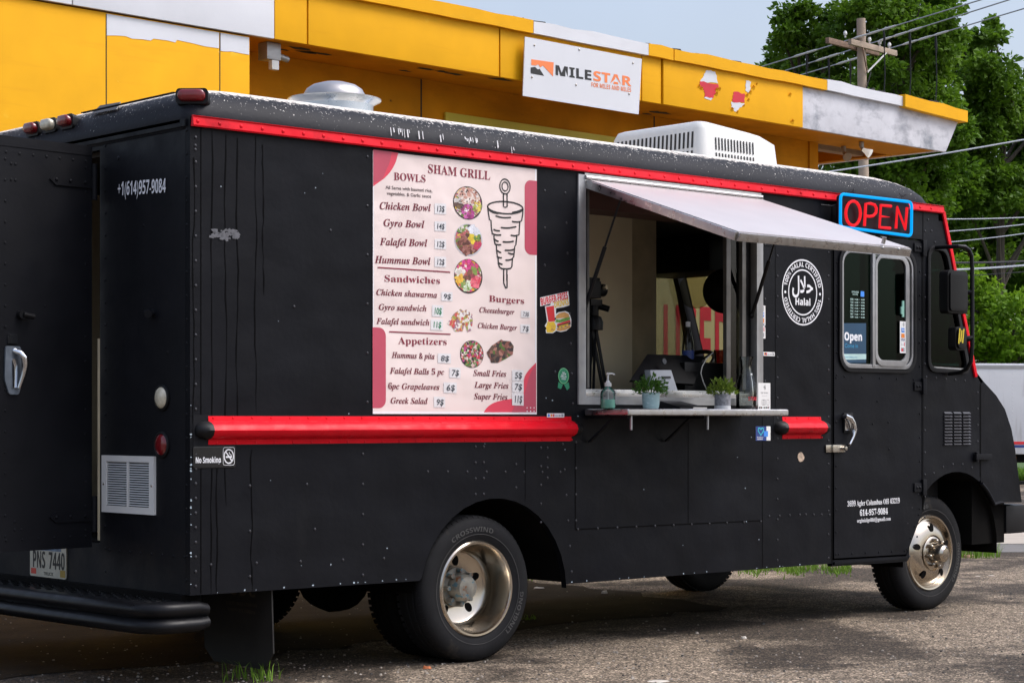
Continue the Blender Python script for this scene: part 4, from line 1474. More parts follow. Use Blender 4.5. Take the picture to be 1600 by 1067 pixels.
# axles, chassis rails, tank: dark mass under the floor
mb = MB()
for y in (0.75, 1.80):
    mb.box(0.1, y, 0.46, 6.9, y + 0.07, 0.62)
mb.cyl((1.865, 0.2, 0.40), (1.865, W - 0.2, 0.40), 0.075, 14); mb.cyl((6.165, 0.3, 0.36), (6.165, W - 0.3, 0.36), 0.05, 12)
mb.lathe([(0.05, -0.2), (0.2, -0.1), (0.22, 0), (0.2, 0.1), (0.05, 0.2)], (1.865, 1.31, 0.40), (0, 1, 0), 18)
mb.box(3.0, 1.85, 0.40, 4.2, 2.45, 0.62); mb.box(3.3, 0.95, 0.36, 4.6, 1.55, 0.62); mb.cyl((0.3, 1.55, 0.42), (4.5, 1.6, 0.42), 0.05, 10)
for x in (2.8, 4.6, 5.4):
    mb.box(x, 0.05, 0.52, x + 0.06, W - 0.05, 0.62)
mb.box(-0.02, 0.05, 0.36, 0.10, W - 0.05, 0.474)
mb.build('chassis', UNDER, truck)
# wheel-house liners
mb = MB()
for (cx_, cz_, r_, a0_, a1_, y0, y1) in ((1.985, 0.35, 0.56, 175, 5, 0.041, 0.72), (6.30, 0.42, 0.56, 190, -5, 0.045, 0.70), (1.985, 0.35, 0.56, 175, 5, W - 0.72, W - 0.041), (6.30, 0.42, 0.56, 190, -5, W - 0.7, W - 0.045)):
    ap = arc(cx_, cz_, r_, a0_, a1_, 14)
    n = len(ap)
    mb.add([(x, y0, z) for x, z in ap] + [(x, y1, z) for x, z in ap], [(i_, i_ + 1, n + i_ + 1, n + i_) for i_ in range(n - 1)], 0, True)
    yc = y1 if y0 < 1 else y0
    mb.add([(x, yc, z) for x, z in ap], [tuple(range(n))])
    mb.build('wheel_house', UNDER, truck)
    mb = MB()
mb = MB(); mb.box(6.60, 0.08, 0.44, 7.0, W - 0.08, 0.95); mb.build('front_crossmember', UNDER, truck)

# mud flap with faint moulded lettering
mb = MB()
y0, y1 = 0.03, 0.66
fx = 0.50
for k in range(8):
    pass
pts = [(y0, 0.62), (y1, 0.62), (y1, 0.13), (y1 - 0.08, 0.065), (y0 + 0.10, 0.06), (y0 + 0.01, 0.15)]
mb.plate(pts, [], lambda u, v, w=0.0: (fx - w + 0.05 * (0.62 - v), u, v), -0.004, 0.004)
fo = mb.build('mud_flap', mat('black_mud_flap', (0.012, 0.011, 0.010), 0.6, var=0.4, scale=8), truck)
mb = MB()
Ff = lambda u, v, w=0.0: (fx - w + 0.05 * (0.62 - v), -u, v)
mb.text('UDC', 'sans', Ff, -0.40, 0.425, -0.17, 0.075, 0.006)
mb.text('UTILITY BODY COMPANY', 'serif', Ff, -0.44, 0.375, -0.16, 0.018, 0.006)
mb.text('UNION CITY, INDIANA', 'serif', Ff, -0.42, 0.340, -0.18, 0.018, 0.006)
mb.build('flap_lettering', mat('faded_gold_lettering', (0.075, 0.058, 0.04), 0.7, var=0.4, scale=20), fo)

# rear step bumper
mb = MB()
# profile (outward, height) swept round the rear from side to side: two rounded ridges with a groove between
pr = [(-0.16, 0.440), (-0.03, 0.446)] + [(0.0 + 0.040 * math.cos(R(t)), 0.408 + 0.038 * math.sin(R(t))) for t in range(95, -51, -24)] + [(0.012, 0.370)] + \
     [(0.0 + 0.046 * math.cos(R(t)), 0.330 + 0.036 * math.sin(R(t))) for t in range(50, -101, -25)] + [(-0.05, 0.292), (-0.16, 0.300)]
path = [((0.115, 0.03), (0.0, -1.0)), ((0.06, 0.03), (0.0, -1.0)), ((-0.08, 0.03), (0.0, -1.0))]
path += [((-0.08 - 0.12 * math.sin(R(t)), 0.15 - 0.12 * math.cos(R(t))), (-math.sin(R(t)), -math.cos(R(t)))) for t in (15, 30, 45, 60, 75, 90)]
path += [((-0.20 - 0.03 * (1 - ((y - W / 2) / (W / 2 - 0.15)) ** 2), y), (-1.0, 0.0)) for y in (0.5, 0.9, W / 2, W - 0.9, W - 0.5)]
path += [((x, W - y), (nx, -ny)) for (x, y), (nx, ny) in path[8::-1]]
L = len(pr)
vs, fs = [], []
for i_, ((x, y), (nx, ny)) in enumerate(path):
    e_ = 0.8 if i_ in (0, len(path) - 1) else 1.0
    for o_, z in pr:
        vs.append((x + nx * o_ * e_, y + ny * o_ * e_, 0.37 + (z - 0.37) * e_))
fs = [(i_ * L + j, i_ * L + (j + 1) % L, (i_ + 1) * L + (j + 1) % L, (i_ + 1) * L + j) for i_ in range(len(path) - 1) for j in range(L)]
fs += [tuple(range(L)), tuple((len(path) - 1) * L + j for j in range(L))]
mb = MB()
mb.add(vs, fs, 0, True)
rb = mb.build('rear_bumper', mat('satin_black_bumper', (0.006, 0.006, 0.007), 0.36, spec=0.16, var=0.25, scale=5, rvar=0.1), truck, sharp=50)
mb = MB()
rnd = random.Random(4)
for i_ in range(40):
    for j in range(3):
        x, y = -0.17 + j * 0.055 + (0.025 if i_ % 2 else 0), 0.12 + i_ * 0.060
        mb.box(x, y, 0.440, x + 0.03, y + 0.012, 0.4495)
mb.build('step_tread', BPLAS, rb)

# licence plate
mb = MB()
(_, py0, pz0), (_, py1, pz1) = atx(50, 862), atx(103, 905)
pu0, pu1 = -1.56, -1.175
FR = ZY(-0.004)
mb.plate(rrect(pu0, 0.484, pu1, 0.66, 0.012), [], FR, -0.003, 0.004)
mb.plate([(pu0 + 0.06, 0.625), (pu1 - 0.05, 0.628), (pu1 - 0.05, 0.657), (pu0 + 0.05, 0.655)], [], FR, 0.0042, 0.0048, 1)
mb.plate([(pu0 + 0.012, 0.497), (pu0 + 0.068, 0.497), (pu0 + 0.068, 0.527), (pu0 + 0.012, 0.527)], [], FR, 0.0042, 0.005, 2)
mb.plate([(pu1 - 0.06, 0.492), (pu1 - 0.006, 0.492), (pu1 - 0.006, 0.53), (pu1 - 0.06, 0.53)], [], FR, 0.0042, 0.005, 3)
pm = mat('cream_licence_plate', (0.42, 0.40, 0.32), 0.4, var=0.15, scale=14)
lp = mb.build('license_plate', [pm, mat('plate_sky_band', (0.12, 0.17, 0.24), 0.5, var=0.4, scale=25), mat('plate_red_tab', (0.50, 0.05, 0.03), 0.5), mat('plate_ochre_tab', (0.30, 0.20, 0.03), 0.5)], truck)
mb = MB()
mb.text('PNS', 'sans', FR, pu0 + 0.035, 0.532, pu0 + 0.165, 0.088, 0.0055)
mb.text('7440', 'sans', FR, pu0 + 0.205, 0.532, pu1 - 0.012, 0.088, 0.0055)
mb.text('TRUCK', 'plain', FR, pu0 + 0.15, 0.495, pu0 + 0.255, 0.018, 0.0055)
mb.build('plate_lettering', PBLACK, lp)

# rear corner fittings
mb = MB()
mb.lathe([(0.066, 0.0), (0.066, 0.010), (0.056, 0.014), (0.052, 0.010)], (-0.0, 0.245, 1.437), (-1, 0, 0), 28)
rl = mb.build('reversing_light', BRUB, truck)
mb = MB(); mb.lathe([(0.054, 0.008), (0.048, 0.018), (0.03, 0.026), (0.005, 0.029)], (0, 0.245, 1.437), (-1, 0, 0), 28, capb=True); mb.build('lens', CLEARL, rl)
mb = MB()
mb.lathe([(0.066, 0.0), (0.066, 0.010), (0.056, 0.014), (0.052, 0.010)], (-0.0, 0.245, 1.205), (-1, 0, 0), 28)
rl = mb.build('tail_light', BRUB, truck)
mb = MB(); mb.lathe([(0.054, 0.008), (0.048, 0.016), (0.03, 0.021), (0.005, 0.023)], (0, 0.245, 1.205), (-1, 0, 0), 28, capb=True); mb.build('lens', REDLENS, rl)
# white vent grille
gy0, gy1, gz0, gz1 = -0.803, -0.305, 0.855, 1.146
FG = ZY(0.0)
mb = MB()
holes_ = []
mb.plate([(gy0, gz0), (gy1, gz0), (gy1, gz1), (gy0, gz1)], [[(gy0 + 0.045, gz0 + 0.035), (gy1 - 0.045, gz0 + 0.035), (gy1 - 0.045, gz1 - 0.03), (gy0 + 0.045, gz1 - 0.03)]], FG, 0.0, 0.014)
mb.plate([(-0.562, gz0 + 0.03), (-0.546, gz0 + 0.03), (-0.546, gz1 - 0.03), (-0.562, gz1 - 0.03)], [], FG, 0.004, 0.0125)
for k in range(19):
    z = gz0 + 0.04 + k * 0.01205
    mb.add([FG(gy0 + 0.045, z, 0.012), FG(gy1 - 0.045, z, 0.012), FG(gy1 - 0.045, z + 0.0062, 0.004), FG(gy0 + 0.045, z + 0.0062, 0.004)], [(0, 1, 2, 3)])
vg = mb.build('vent_grille', mat('white_enamel_grille', (0.70, 0.69, 0.66), 0.4, var=0.04), truck, recalc=False)
mb = MB(); mb.plate([(gy0 + 0.04, gz0 + 0.03), (gy1 - 0.04, gz0 + 0.03), (gy1 - 0.04, gz1 - 0.025), (gy0 + 0.04, gz1 - 0.025)], [], FG, None, 0.0015); mb.build('grille_backing', UNDER, vg)
mb = MB()
for u in (gy0 + 0.02, gy1 - 0.02):
    mb.dome(FG(u, 1.0, 0.014), (-1, 0, 0), 0.008, 0.004, 8)
mb.build('screw', STEEL, vg)
# roof lamps
def oval_lamp(c, nrm, wd, h, d, m, par, base=True):
    c, nrm = Vector(c), Vector(nrm).normalized()
    u = nrm.cross(Vector((0, 0, 1))).normalized()
    v = Vector((0, 0, 1))
    F_ = lambda a, b, w=0.0: tuple(c + u * a + v * b + nrm * w)
    mb = MB()
    rr = rrect(-wd / 2, -h / 2, wd / 2, h / 2, h * 0.47, 6)
    n = len(rr)
    vs, fs = [], []
    for sc_, w in ((1, -d), (1, d * 0.5), (0.93, d * 0.85), (0.7, d)):
        vs += [F_(a * sc_, b * sc_, w) for a, b in rr]
    for i_ in range(3):
        fs += [(i_ * n + j, i_ * n + (j + 1) % n, (i_ + 1) * n + (j + 1) % n, (i_ + 1) * n + j) for j in range(n)]
    fs.append(tuple(3 * n + j for j in range(n)))
    mb.add(vs, fs, 0, True)
    o = mb.build('marker_light', m, par, sharp=60)
    mb = MB()
    mb.plate(rrect(-wd / 2 - 0.012, -h / 2 - 0.012, wd / 2 + 0.012, h / 2 + 0.012, 0.02), [], F_, -d - 0.05, -d * 0.35)
    mb.build('lamp_base', BRUB, o)
oval_lamp((0.022, 0.022, 2.905), (-1, -1, 0.25), 0.135, 0.052, 0.022, REDLENS, truck)
for y, m_ in ((1.545, REDLENS), (1.36, CLEARL), (1.18, REDLENS)):
    oval_lamp((-0.012, y, 2.905), (-1, 0, 0.25), 0.115, 0.052, 0.024, m_, truck)
mb = MB(); mb.box(-0.02, 0.12, 2.925, 0.0, 1.0, 2.93); mb.build('roof_lip', ROOFM, truck)
mb = MB()
mb.plate([(-0.99, 2.925), (-0.73, 2.92), (-0.76, 2.965), (-0.97, 2.972)], [], lambda u, v, w=0.0: (0.035 - w + (v - 2.92) * 0.9, -u, v), 0.0, 0.006)
mb.build('roof_patch', mat('tar_tape', (0.03, 0.028, 0.026), 0.4, var=0.5, scale=20), truck)

# open rear door, hinged on the right edge of the opening
HG = Vector((-0.03, DY0 + 0.01, 0))
DD = Vector((-0.9943, -0.1068, 0))         # from hinge to free edge
DN = Vector((0.1068, -0.9943, 0))          # outer face normal, now turned towards the camera side
FD = lambda u, v, w=0.0: tuple(HG + DD * u + Vector((0, 0, v)) + DN * w)
DL = 0.585
dz0, dz1 = 0.672, 2.735
mb = MB()
mb.plate([(0.012, dz0), (DL, dz0), (DL, dz1), (0.012, dz1)], [], FD, -0.035, 0.0)
mb.plate([(0.012, dz1 - 0.05), (DL, dz1 - 0.05), (DL, dz1), (0.012, dz1)], [], FD, 0.0, 0.003)
for u, v in line((0.535, 0.75), (0.535, 2.62), 0.105) + line((0.05, 0.76), (0.05, 2.62), 0.125) + line((0.05, 2.655), (0.53, 2.655), 0.085) + line((0.05, 0.73), (0.53, 0.73), 0.10) + \
        [(0.50, 2.60), (0.475, 2.60), (0.475, 2.52), (0.50, 2.52), (0.44, 0.78), (0.48, 0.78), (0.48, 0.82), (0.30, 1.90)]:
    mb.dome(FD(u, v, 0.0), tuple(DN), RV, 0.004, 6)
rd = mb.build('rear_door', BLACKDOOR, truck)
for z in (2.545, 0.835):
    mb = MB()
    mb.plate([(-0.005, z - 0.028), (0.24, z - 0.028), (0.275, z), (0.24, z + 0.028), (-0.005, z + 0.028)], [], FD, 0.0005, 0.008)
    mb.cyl(FD(0.0, z - 0.085, 0.005), FD(0.0, z + 0.10, 0.005), 0.016, 10)
    for u in (0.06, 0.15, 0.235):
        mb.dome(FD(u, z, 0.008), tuple(DN), 0.010, 0.007, 8)
    mb.build('door_hinge', BLACKDOOR, rd, bevel=0.0)
mb = MB()
hz = lambda y: EYE + (HOR - y) * 9.83 / FPX
mb.plate(roundpoly([(0.462, hz(616)), (0.520, hz(616)), (0.545, hz(592)), (0.540, hz(540)), (0.452, hz(540)), (0.445, hz(592))], 0.014), [], FD, 0.0005, 0.012, 1)
mb.plate(roundpoly([(0.478, hz(606)), (0.505, hz(606)), (0.508, hz(560)), (0.476, hz(560))], 0.008), [], FD, 0.010, 0.018)
mb.tube([FD(0.492, hz(547), 0.012), FD(0.475, hz(551), 0.045), FD(0.460, hz(558), 0.06), FD(0.452, hz(571), 0.055), FD(0.458, hz(585), 0.045), FD(0.474, hz(606), 0.03)], [0.014, 0.016, 0.017, 0.014, 0.012, 0.009], 10)
mb.plate([(0.47, hz(536)), (0.525, hz(536)), (0.525, hz(522)), (0.47, hz(522))], [], FD, 0.0005, 0.012)
mb.build('latch_handle', [CHROME, mat('dull_bluish_zinc', (0.20, 0.23, 0.27), 0.35, 0.6, var=0.25, scale=20)], rd, bevel=0.0)
mb = MB(); mb.cyl(FD(0.45, hz(490), 0.0), FD(0.45, hz(490), 0.03), 0.022, 10); mb.cyl(FD(0.45, hz(490), 0.03), FD(0.39, hz(493), 0.035), 0.014, 8); mb.build('door_stop', BPLAS, rd)
mb = MB()
mb.box(-0.03, 1.372, dz0 + 0.02, -0.002, DY1 + 0.02, dz1 - 0.02)
mb.build('rear_door', BLACKDOOR, truck, label='closed left rear door')

# roof air conditioner and exhaust fan
def ac():
    x0, x1, y0, y1, z0, z1 = 4.66, 5.50, 0.90, 1.80, 2.98, 3.365
    mb = MB()
    lev = [(0.0, 0.0, z0), (0.0, 0.0, z0 + 0.05), (0.015, 0.03, z1 - 0.06), (0.035, 0.16, z1 - 0.012), (0.06, 0.24, z1), ]
    vs, fs = [], []
    for ins, fr, z in lev:
        r = 0.06
        loop = []
        xx0, xx1, yy0, yy1 = x0 + ins, x1 - fr, y0 + ins, y1 - ins
        drop = 0.05 * (z - z0) / (z1 - z0)
        for cx, cy, a_ in ((xx0 + r, yy0 + r, 180), (xx1 - r, yy0 + r, 270), (xx1 - r, yy1 - r, 0), (xx0 + r, yy1 - r, 90)):
            for k in range(5):
                t = R(a_ + 90 * k / 4)
                px = cx + r * math.cos(t)
                loop.append((px, cy + r * math.sin(t), z - drop * (px - x0) / (x1 - x0) * 1.3))
        vs += loop
    n = 20
    for i_ in range(len(lev) - 1):
        fs += [(i_ * n + j, i_ * n + (j + 1) % n, (i_ + 1) * n + (j + 1) % n, (i_ + 1) * n + j) for j in range(n)]
    fs.append(tuple((len(lev) - 1) * n + j for j in range(n)))
    mb.add(vs, fs, 0, True)
    o = mb.build('air_conditioner', OFFW, truck, sharp=50)
    mb = MB()
    for rr in range(2):
        za, zb_ = (3.05, 3.155) if rr == 0 else (3.175, 3.285)
        for k in range(20):
            y = 0.985 + k * 0.0395
            ins = 0.015 * (za - z0) / 0.3
            mb.add([(x0 + 0.004, y, za), (x0 + 0.004, y + 0.018, za), (x0 + 0.0105, y + 0.018, zb_), (x0 + 0.0105, y, zb_)], [(0, 1, 2, 3)])
        za, zb_ = (3.06, 3.145) if rr == 0 else (3.165, 3.25)
        for k in range(13):
            x = x0 + 0.145 + k * 0.032
            mb.add([(x, y0 + 0.0035, za), (x + 0.014, y0 + 0.0035, za), (x + 0.014, y0 + 0.0095, zb_), (x, y0 + 0.0095, zb_)], [(0, 1, 2, 3)])
    for v in range(len(mb.v)):
        a, b, c = mb.v[v]
        fz = max(0, (c - z0 - 0.05)) / (z1 - 0.06 - z0 - 0.05)
        if a < x0 + 0.05:
            mb.v[v] = (x0 + 0.015 * fz - 0.0025, b, c)
        else:
            mb.v[v] = (a, y0 + 0.015 * fz - 0.0025, c)
    mb.build('grille_slots', mat('dark_slot', (0.02, 0.02, 0.02), 0.8), o, recalc=False)
ac()
c = at(520, 170, 1.3)
fan_c = Vector((1.86, 1.30, 2.99))
GALV = mat('galvanised_steel', (0.55, 0.58, 0.60), 0.30, 0.9, var=0.12, scale=6, rvar=0.08)
speck(GALV, (0.75, 0.78, 0.80), 7, 0.56, 0.15)
mb = MB()
mb.lathe([(0.232, 0.0), (0.232, 0.205), (0.240, 0.216), (0.270, 0.232), (0.279, 0.236), (0.280, 0.243), (0.262, 0.245), (0.20, 0.238)], fan_c, (0, 0, 1), 48)
ef = mb.build('exhaust_fan', GALV, truck, sharp=30)
mb = MB()
mb.lathe([(0.17, 0.235), (0.185, 0.255), (0.183, 0.275), (0.165, 0.305), (0.13, 0.328), (0.07, 0.345), (0.01, 0.35)], fan_c, (0, 0, 1), 40, capb=True)
mb.build('fan_dome', mat('weathered_dome', (0.42, 0.40, 0.39), 0.38, 0.85, var=0.2, scale=6), ef)
for dx_, dy_, s_ in ((0.16, -0.20, 1), (-0.18, -0.17, 0.8)):
    mb = MB(); mb.box(fan_c.x + dx_ - 0.05, fan_c.y + dy_ - 0.04, fan_c.z - 0.02, fan_c.x + dx_ + 0.07, fan_c.y + dy_ + 0.05, fan_c.z + 0.15 * s_)
    mb.build('fan_bracket', GALV, ef, bevel=0.004)

# mirror
MX = mat('mirror_back_plastic', (0.005, 0.005, 0.005), 0.4, spec=0.2, var=0.2)
mb = MB()
Ym = -0.22
q = lambda x, y, Y=-0.2: tuple(at(x, y, Y))
mb.tube([q(1462, 387, -0.01), q(1478, 386, -0.1), q(1498, 385, -0.2), q(1508, 386, -0.22), q(1514, 391, -0.23), q(1518, 400, -0.23), q(1519, 420, -0.23), q(1519, 480, -0.23), q(1519, 540, -0.23), q(1517, 565, -0.22), q(1511, 576, -0.18), q(1500, 582, -0.1), q(1482, 584, -0.01)], 0.0145, 10)
arm = mb.build('mirror_arm', BPLAS, truck)
mb = MB()
def mirror_box(x0, y0, x1, y1, Y, d, r):
    p0, p1 = at(x0, y1, Y), at(x1, y0, Y)
    rr = rrect(p0.x, p0.z, p1.x, p1.z, r)
    mb.plate(rr, [], XZ(Y), -d, 0.0)
    m2 = roundpoly([(p0.x + .015, p0.z + .015), (p1.x - .015, p0.z + .015), (p1.x - .015, p1.z - .015), (p0.x + .015, p1.z - .015)], r)
    mb.plate(m2, [], XZ(Y), 0.0, 0.012)
mirror_box(1481, 424, 1512, 489, -0.23, 0.07, 0.03)
mb.tube([q(1510, 458, -0.2), q(1519, 456, -0.23)], 0.016, 8)
mb.build('mirror_head', MX, arm, bevel=0.006)
mb = MB()
mirror_box(1493, 511, 1510, 547, -0.23, 0.06, 0.03)
mb.tube([q(1508, 530, -0.2), q(1519, 528, -0.23)], 0.02, 8)
mb.build('mirror_head', MX, arm, bevel=0.006)
mb = MB()  # yellow strokes on the lower head: a reflection painted as flat colour
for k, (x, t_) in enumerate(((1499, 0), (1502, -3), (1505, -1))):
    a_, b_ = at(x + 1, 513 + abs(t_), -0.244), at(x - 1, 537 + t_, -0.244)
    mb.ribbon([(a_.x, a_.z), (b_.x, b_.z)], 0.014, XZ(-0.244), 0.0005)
mb.build('mirror_reflection', mat('painted_yellow_reflection', (0.55, 0.42, 0.02), 0.3), arm)

# ------------------------------------------------------------------ writing and stickers on the truck skin
FL_ = XZ(-0.001)
def tx(mb, body, style, x0, y0, x1, y1, cap_px, w=0.002, mi=0, F=None, Y=0.0, weight=0.0, shear=0.0):
    p0, p1 = at(x0, y0, Y), at(x1, y1 if y1 is not None else y0, Y)
    if y1 is None:
        p1.z = p0.z
    cap = (at(x0, y0 - cap_px, Y) - at(x0, y0, Y)).z
    mb.text(body, style, F or XZ(Y), p0.x, p0.z, p1.x, cap, w, mi, v1=p1.z, weight=weight, shear=shear)
def px(pts, Y=0.0):
    return [(at(x, y, Y).x, at(x, y, Y).z) for x, y in pts]
def cz(u0, v0, u1, v1):                   # rectangle from two photo corners on the side plane
    a, b = at(u0, v0), at(u1, v1)
    return [(a.x, b.z), (b.x, b.z), (b.x, a.z), (a.x, a.z)]

# phone number on the rear panel
mb = MB()
a_, b_ = atx(185, 306), atx(260, 301)
mb.text('+1(614)957-9084', 'sans', FR, -a_.y, a_.z, -b_.y, 0.068, 0.001, v1=b_.z, weight=0.0)
mb.build('phone_lettering', WHITE, truck)
# address on the cab door
mb = MB()
tx(mb, '3699 Agler Columbus OH 43219', 'serif', 1323, 791, 1404.5, 785.5, 8.5, 0.0065)
tx(mb, '614-957-9084', 'serif', 1342.5, 805.5, 1386, 802.5, 9.5, 0.0065, weight=0.005)
tx(mb, 'orginialgrilld@gmail.com', 'serif', 1338, 816, 1390.5, 812.5, 6.0, 0.0065)
mb.build('address_lettering', WHITE, door)
# round halal badge
hc = (4.628, 2.143)
mb = MB()
FB_ = lambda u, v, w=0.0: (hc[0] + u * 0.975, -0.002 - w, hc[1] + v)
mb.disc(0, 0, 0.212, 0.212, FB_, 0, 64, 0, r0=0.955)
mb.disc(0, 0, 0.148, 0.148, FB_, 0, 64, 0, r0=0.94)
arc_text(mb, '100% HALAL CERTIFIED', 0.164, 0.030, 90, FB_, 0.0, 'sans', False, 0.93)
arc_text(mb, '100% HALAL CERTIFIED', 0.164, 0.030, 270, FB_, 0.0, 'sans', False, 0.93)
mb.disc(-0.178, -0.004, 0.0095, 0.0095, FB_, 0, 16)
mb.disc(0.178, -0.004, 0.0095, 0.0095, FB_, 0, 16)
mb.text('\uFEDD\uFEFC\uFEA3', 'plain', FB_, -0.108, 0.0, 0.105, 0.10, 0.0, weight=0.022, res=6)
mb.text('Halal', 'sans', FB_, -0.075, -0.082, 0.078, 0.042, 0.0, weight=0.015)
mb.build('halal_badge', WHITE, truck)
# no smoking sign
mb = MB()
mb.plate(rrect(0.015, 1.092, 0.262, 1.198, 0.008), [], XZ(0), 0.0, 0.004)
ns = mb.build('no_smoking_sign', mat('black_acrylic', (0.008, 0.008, 0.009), 0.25), truck, bevel=0.001)
mb = MB()
FN = XZ(-0.0045)
mb.text('No Smoking', 'sans', FN, 0.030, 1.118, 0.175, 0.027, 0.0, weight=0.01)
mb.disc(0.222, 1.148, 0.030, 0.037, FN, 0, 28, 0, r0=0.82)
mb.ribbon([(0.202, 1.173), (0.242, 1.123)], 0.006, FN, 0.0003)
mb.ribbon([(0.204, 1.145), (0.240, 1.145)], 0.008, FN, 0.0002)
mb.ribbon([(0.224, 1.170), (0.226, 1.160), (0.236, 1.155), (0.237, 1.148)], 0.003, FN, 0.0001)
mb.ribbon(rrect(0.189, 1.105, 0.255, 1.192, 0.010), 0.002, FN, 0, closed=True)
mb.build('sign_lettering', WHITE, ns)
# burger, fries and drinks sticker
STW = mat('sticker_white', (0.80, 0.79, 0.78), 0.4, var=0.04)
STR = mat('sticker_red', (0.70, 0.02, 0.03), 0.4, var=0.06)
STY_ = mat('sticker_yellow', (0.85, 0.55, 0.03), 0.4, var=0.12, scale=60)
BUN = mat('sticker_bun', (0.66, 0.32, 0.08), 0.4, var=0.2, scale=70)
LET = mat('sticker_lettuce', (0.12, 0.34, 0.04), 0.4, var=0.5, scale=90)
PAT = mat('sticker_patty', (0.12, 0.04, 0.02), 0.5, var=0.4, scale=90)
BLU = mat('card_blue', (0.05, 0.25, 0.75), 0.4, var=0.1)
NAVY = mat('card_navy', (0.02, 0.05, 0.22), 0.4, var=0.1)
mb = MB()
z3 = lambda x, y: (835 + x / 6.66, 450 + y / 6.66)
def zp(pts):
    return px([z3(x, y) for x, y in pts])
mb.plate(zp([(108, 190), (165, 178), (168, 162), (60, 190), (58, 100), (350, 35), (358, 110), (362, 180), (300, 200), (222, 212), (222, 270), (250, 252), (320, 240), (362, 262), (382, 330), (380, 400), (330, 445), (270, 458), (225, 445), (190, 470), (120, 470), (115, 435), (128, 420), (105, 395), (130, 350)]), [], FL_, 0.0, 0.001, 0)
mb.plate(zp([(118, 198), (200, 184), (212, 345), (143, 352)]), [], FL_, 0.0013, 0.0016, 1)
mb.ribbon(zp([(165, 190), (172, 150), (190, 140)]), 0.006, FL_, 0.0016, 0)
mb.plate(zp([(118, 400), (135, 360), (200, 348), (222, 395), (215, 440), (185, 462), (125, 462), (122, 435)]), [], FL_, 0.0013, 0.0018, 2)
rnd = random.Random(2)
for k in range(9):
    x, y = rnd.uniform(130, 205), rnd.uniform(365, 445)
    mb.ribbon(zp([(x, y), (x + rnd.uniform(-35, 35), y + rnd.uniform(-25, 25))]), 0.007, FL_, 0.0020 + 0.0001 * k, 2 if k % 2 else 3)
mb.plate(zp([(218, 320), (222, 290), (255, 262), (310, 250), (352, 268), (362, 305)]), [], FL_, 0.0013, 0.0018, 3)
mb.plate(zp([(215, 355), (225, 325), (262, 330), (310, 312), (365, 300), (368, 330), (320, 345), (260, 360)]), [], FL_, 0.0013, 0.0019, 4)
mb.plate(zp([(232, 375), (300, 352), (370, 332), (372, 352), (300, 372), (235, 392)]), [], FL_, 0.0013, 0.0017, 1)
mb.plate(zp([(232, 392), (300, 372), (374, 352), (374, 378), (310, 405), (240, 415)]), [], FL_, 0.0013, 0.0018, 5)
mb.plate(zp([(245, 398), (300, 385), (350, 372), (345, 395), (315, 390), (300, 415), (280, 398), (262, 420)]), [], FL_, 0.002, 0.0023, 2)
mb.plate(zp([(225, 418), (310, 408), (374, 382), (368, 412), (320, 438), (265, 448), (232, 440)]), [], FL_, 0.0013, 0.0017, 3)
a_, b_ = z3(70, 180), z3(350, 110)
tx(mb, 'BURGER-FRIES', 'sans', a_[0], a_[1], b_[0], b_[1], 10.5, 0.0025, 1, weight=0.02)
a_, b_ = z3(208, 205), z3(358, 170)
tx(mb, 'DRINKS', 'sans', a_[0], a_[1], b_[0], b_[1], 8.5, 0.0025, 2, weight=0.02)
mb.build('burger_sticker', [STW, STR, STY_, BUN, LET, PAT], truck)
# green rosette sticker
GRN = mat('rosette_green', (0.01, 0.24, 0.11), 0.4, var=0.1)
LGR = mat('rosette_rim', (0.16, 0.50, 0.22), 0.4, var=0.1)
c_ = at(880.2, 587.3)
mb = MB()
mb.plate([(c_.x - 0.04, c_.z - 0.035), (c_.x - 0.005, c_.z - 0.05), (c_.x - 0.02, c_.z - 0.075), (c_.x - 0.045, c_.z - 0.068)], [], FL_, 0, 0.0006, 0)
mb.plate([(c_.x + 0.04, c_.z - 0.035), (c_.x + 0.005, c_.z - 0.05), (c_.x + 0.028, c_.z - 0.082), (c_.x + 0.048, c_.z - 0.066)], [], FL_, 0, 0.0006, 0)
mb.disc(c_.x, c_.z, 0.042, 0.046, FL_, 0.0012, 28, 1)
mb.disc(c_.x, c_.z, 0.037, 0.041, FL_, 0.0018, 28, 0)
mb.text('\uFEDD\uFEFC\uFEA3', 'plain', FL_, c_.x - 0.018, c_.z + 0.006, c_.x + 0.018, 0.018, 0.0024, 2, weight=0.03)
mb.text('HALAL', 'sans', FL_, c_.x - 0.024, c_.z - 0.008, c_.x + 0.024, 0.009, 0.0024, 2)
mb.text('FOOD', 'sans', FL_, c_.x - 0.016, c_.z - 0.021, c_.x + 0.016, 0.009, 0.0024, 2)
mb.build('rosette_sticker', [GRN, LGR, WHITE], truck)
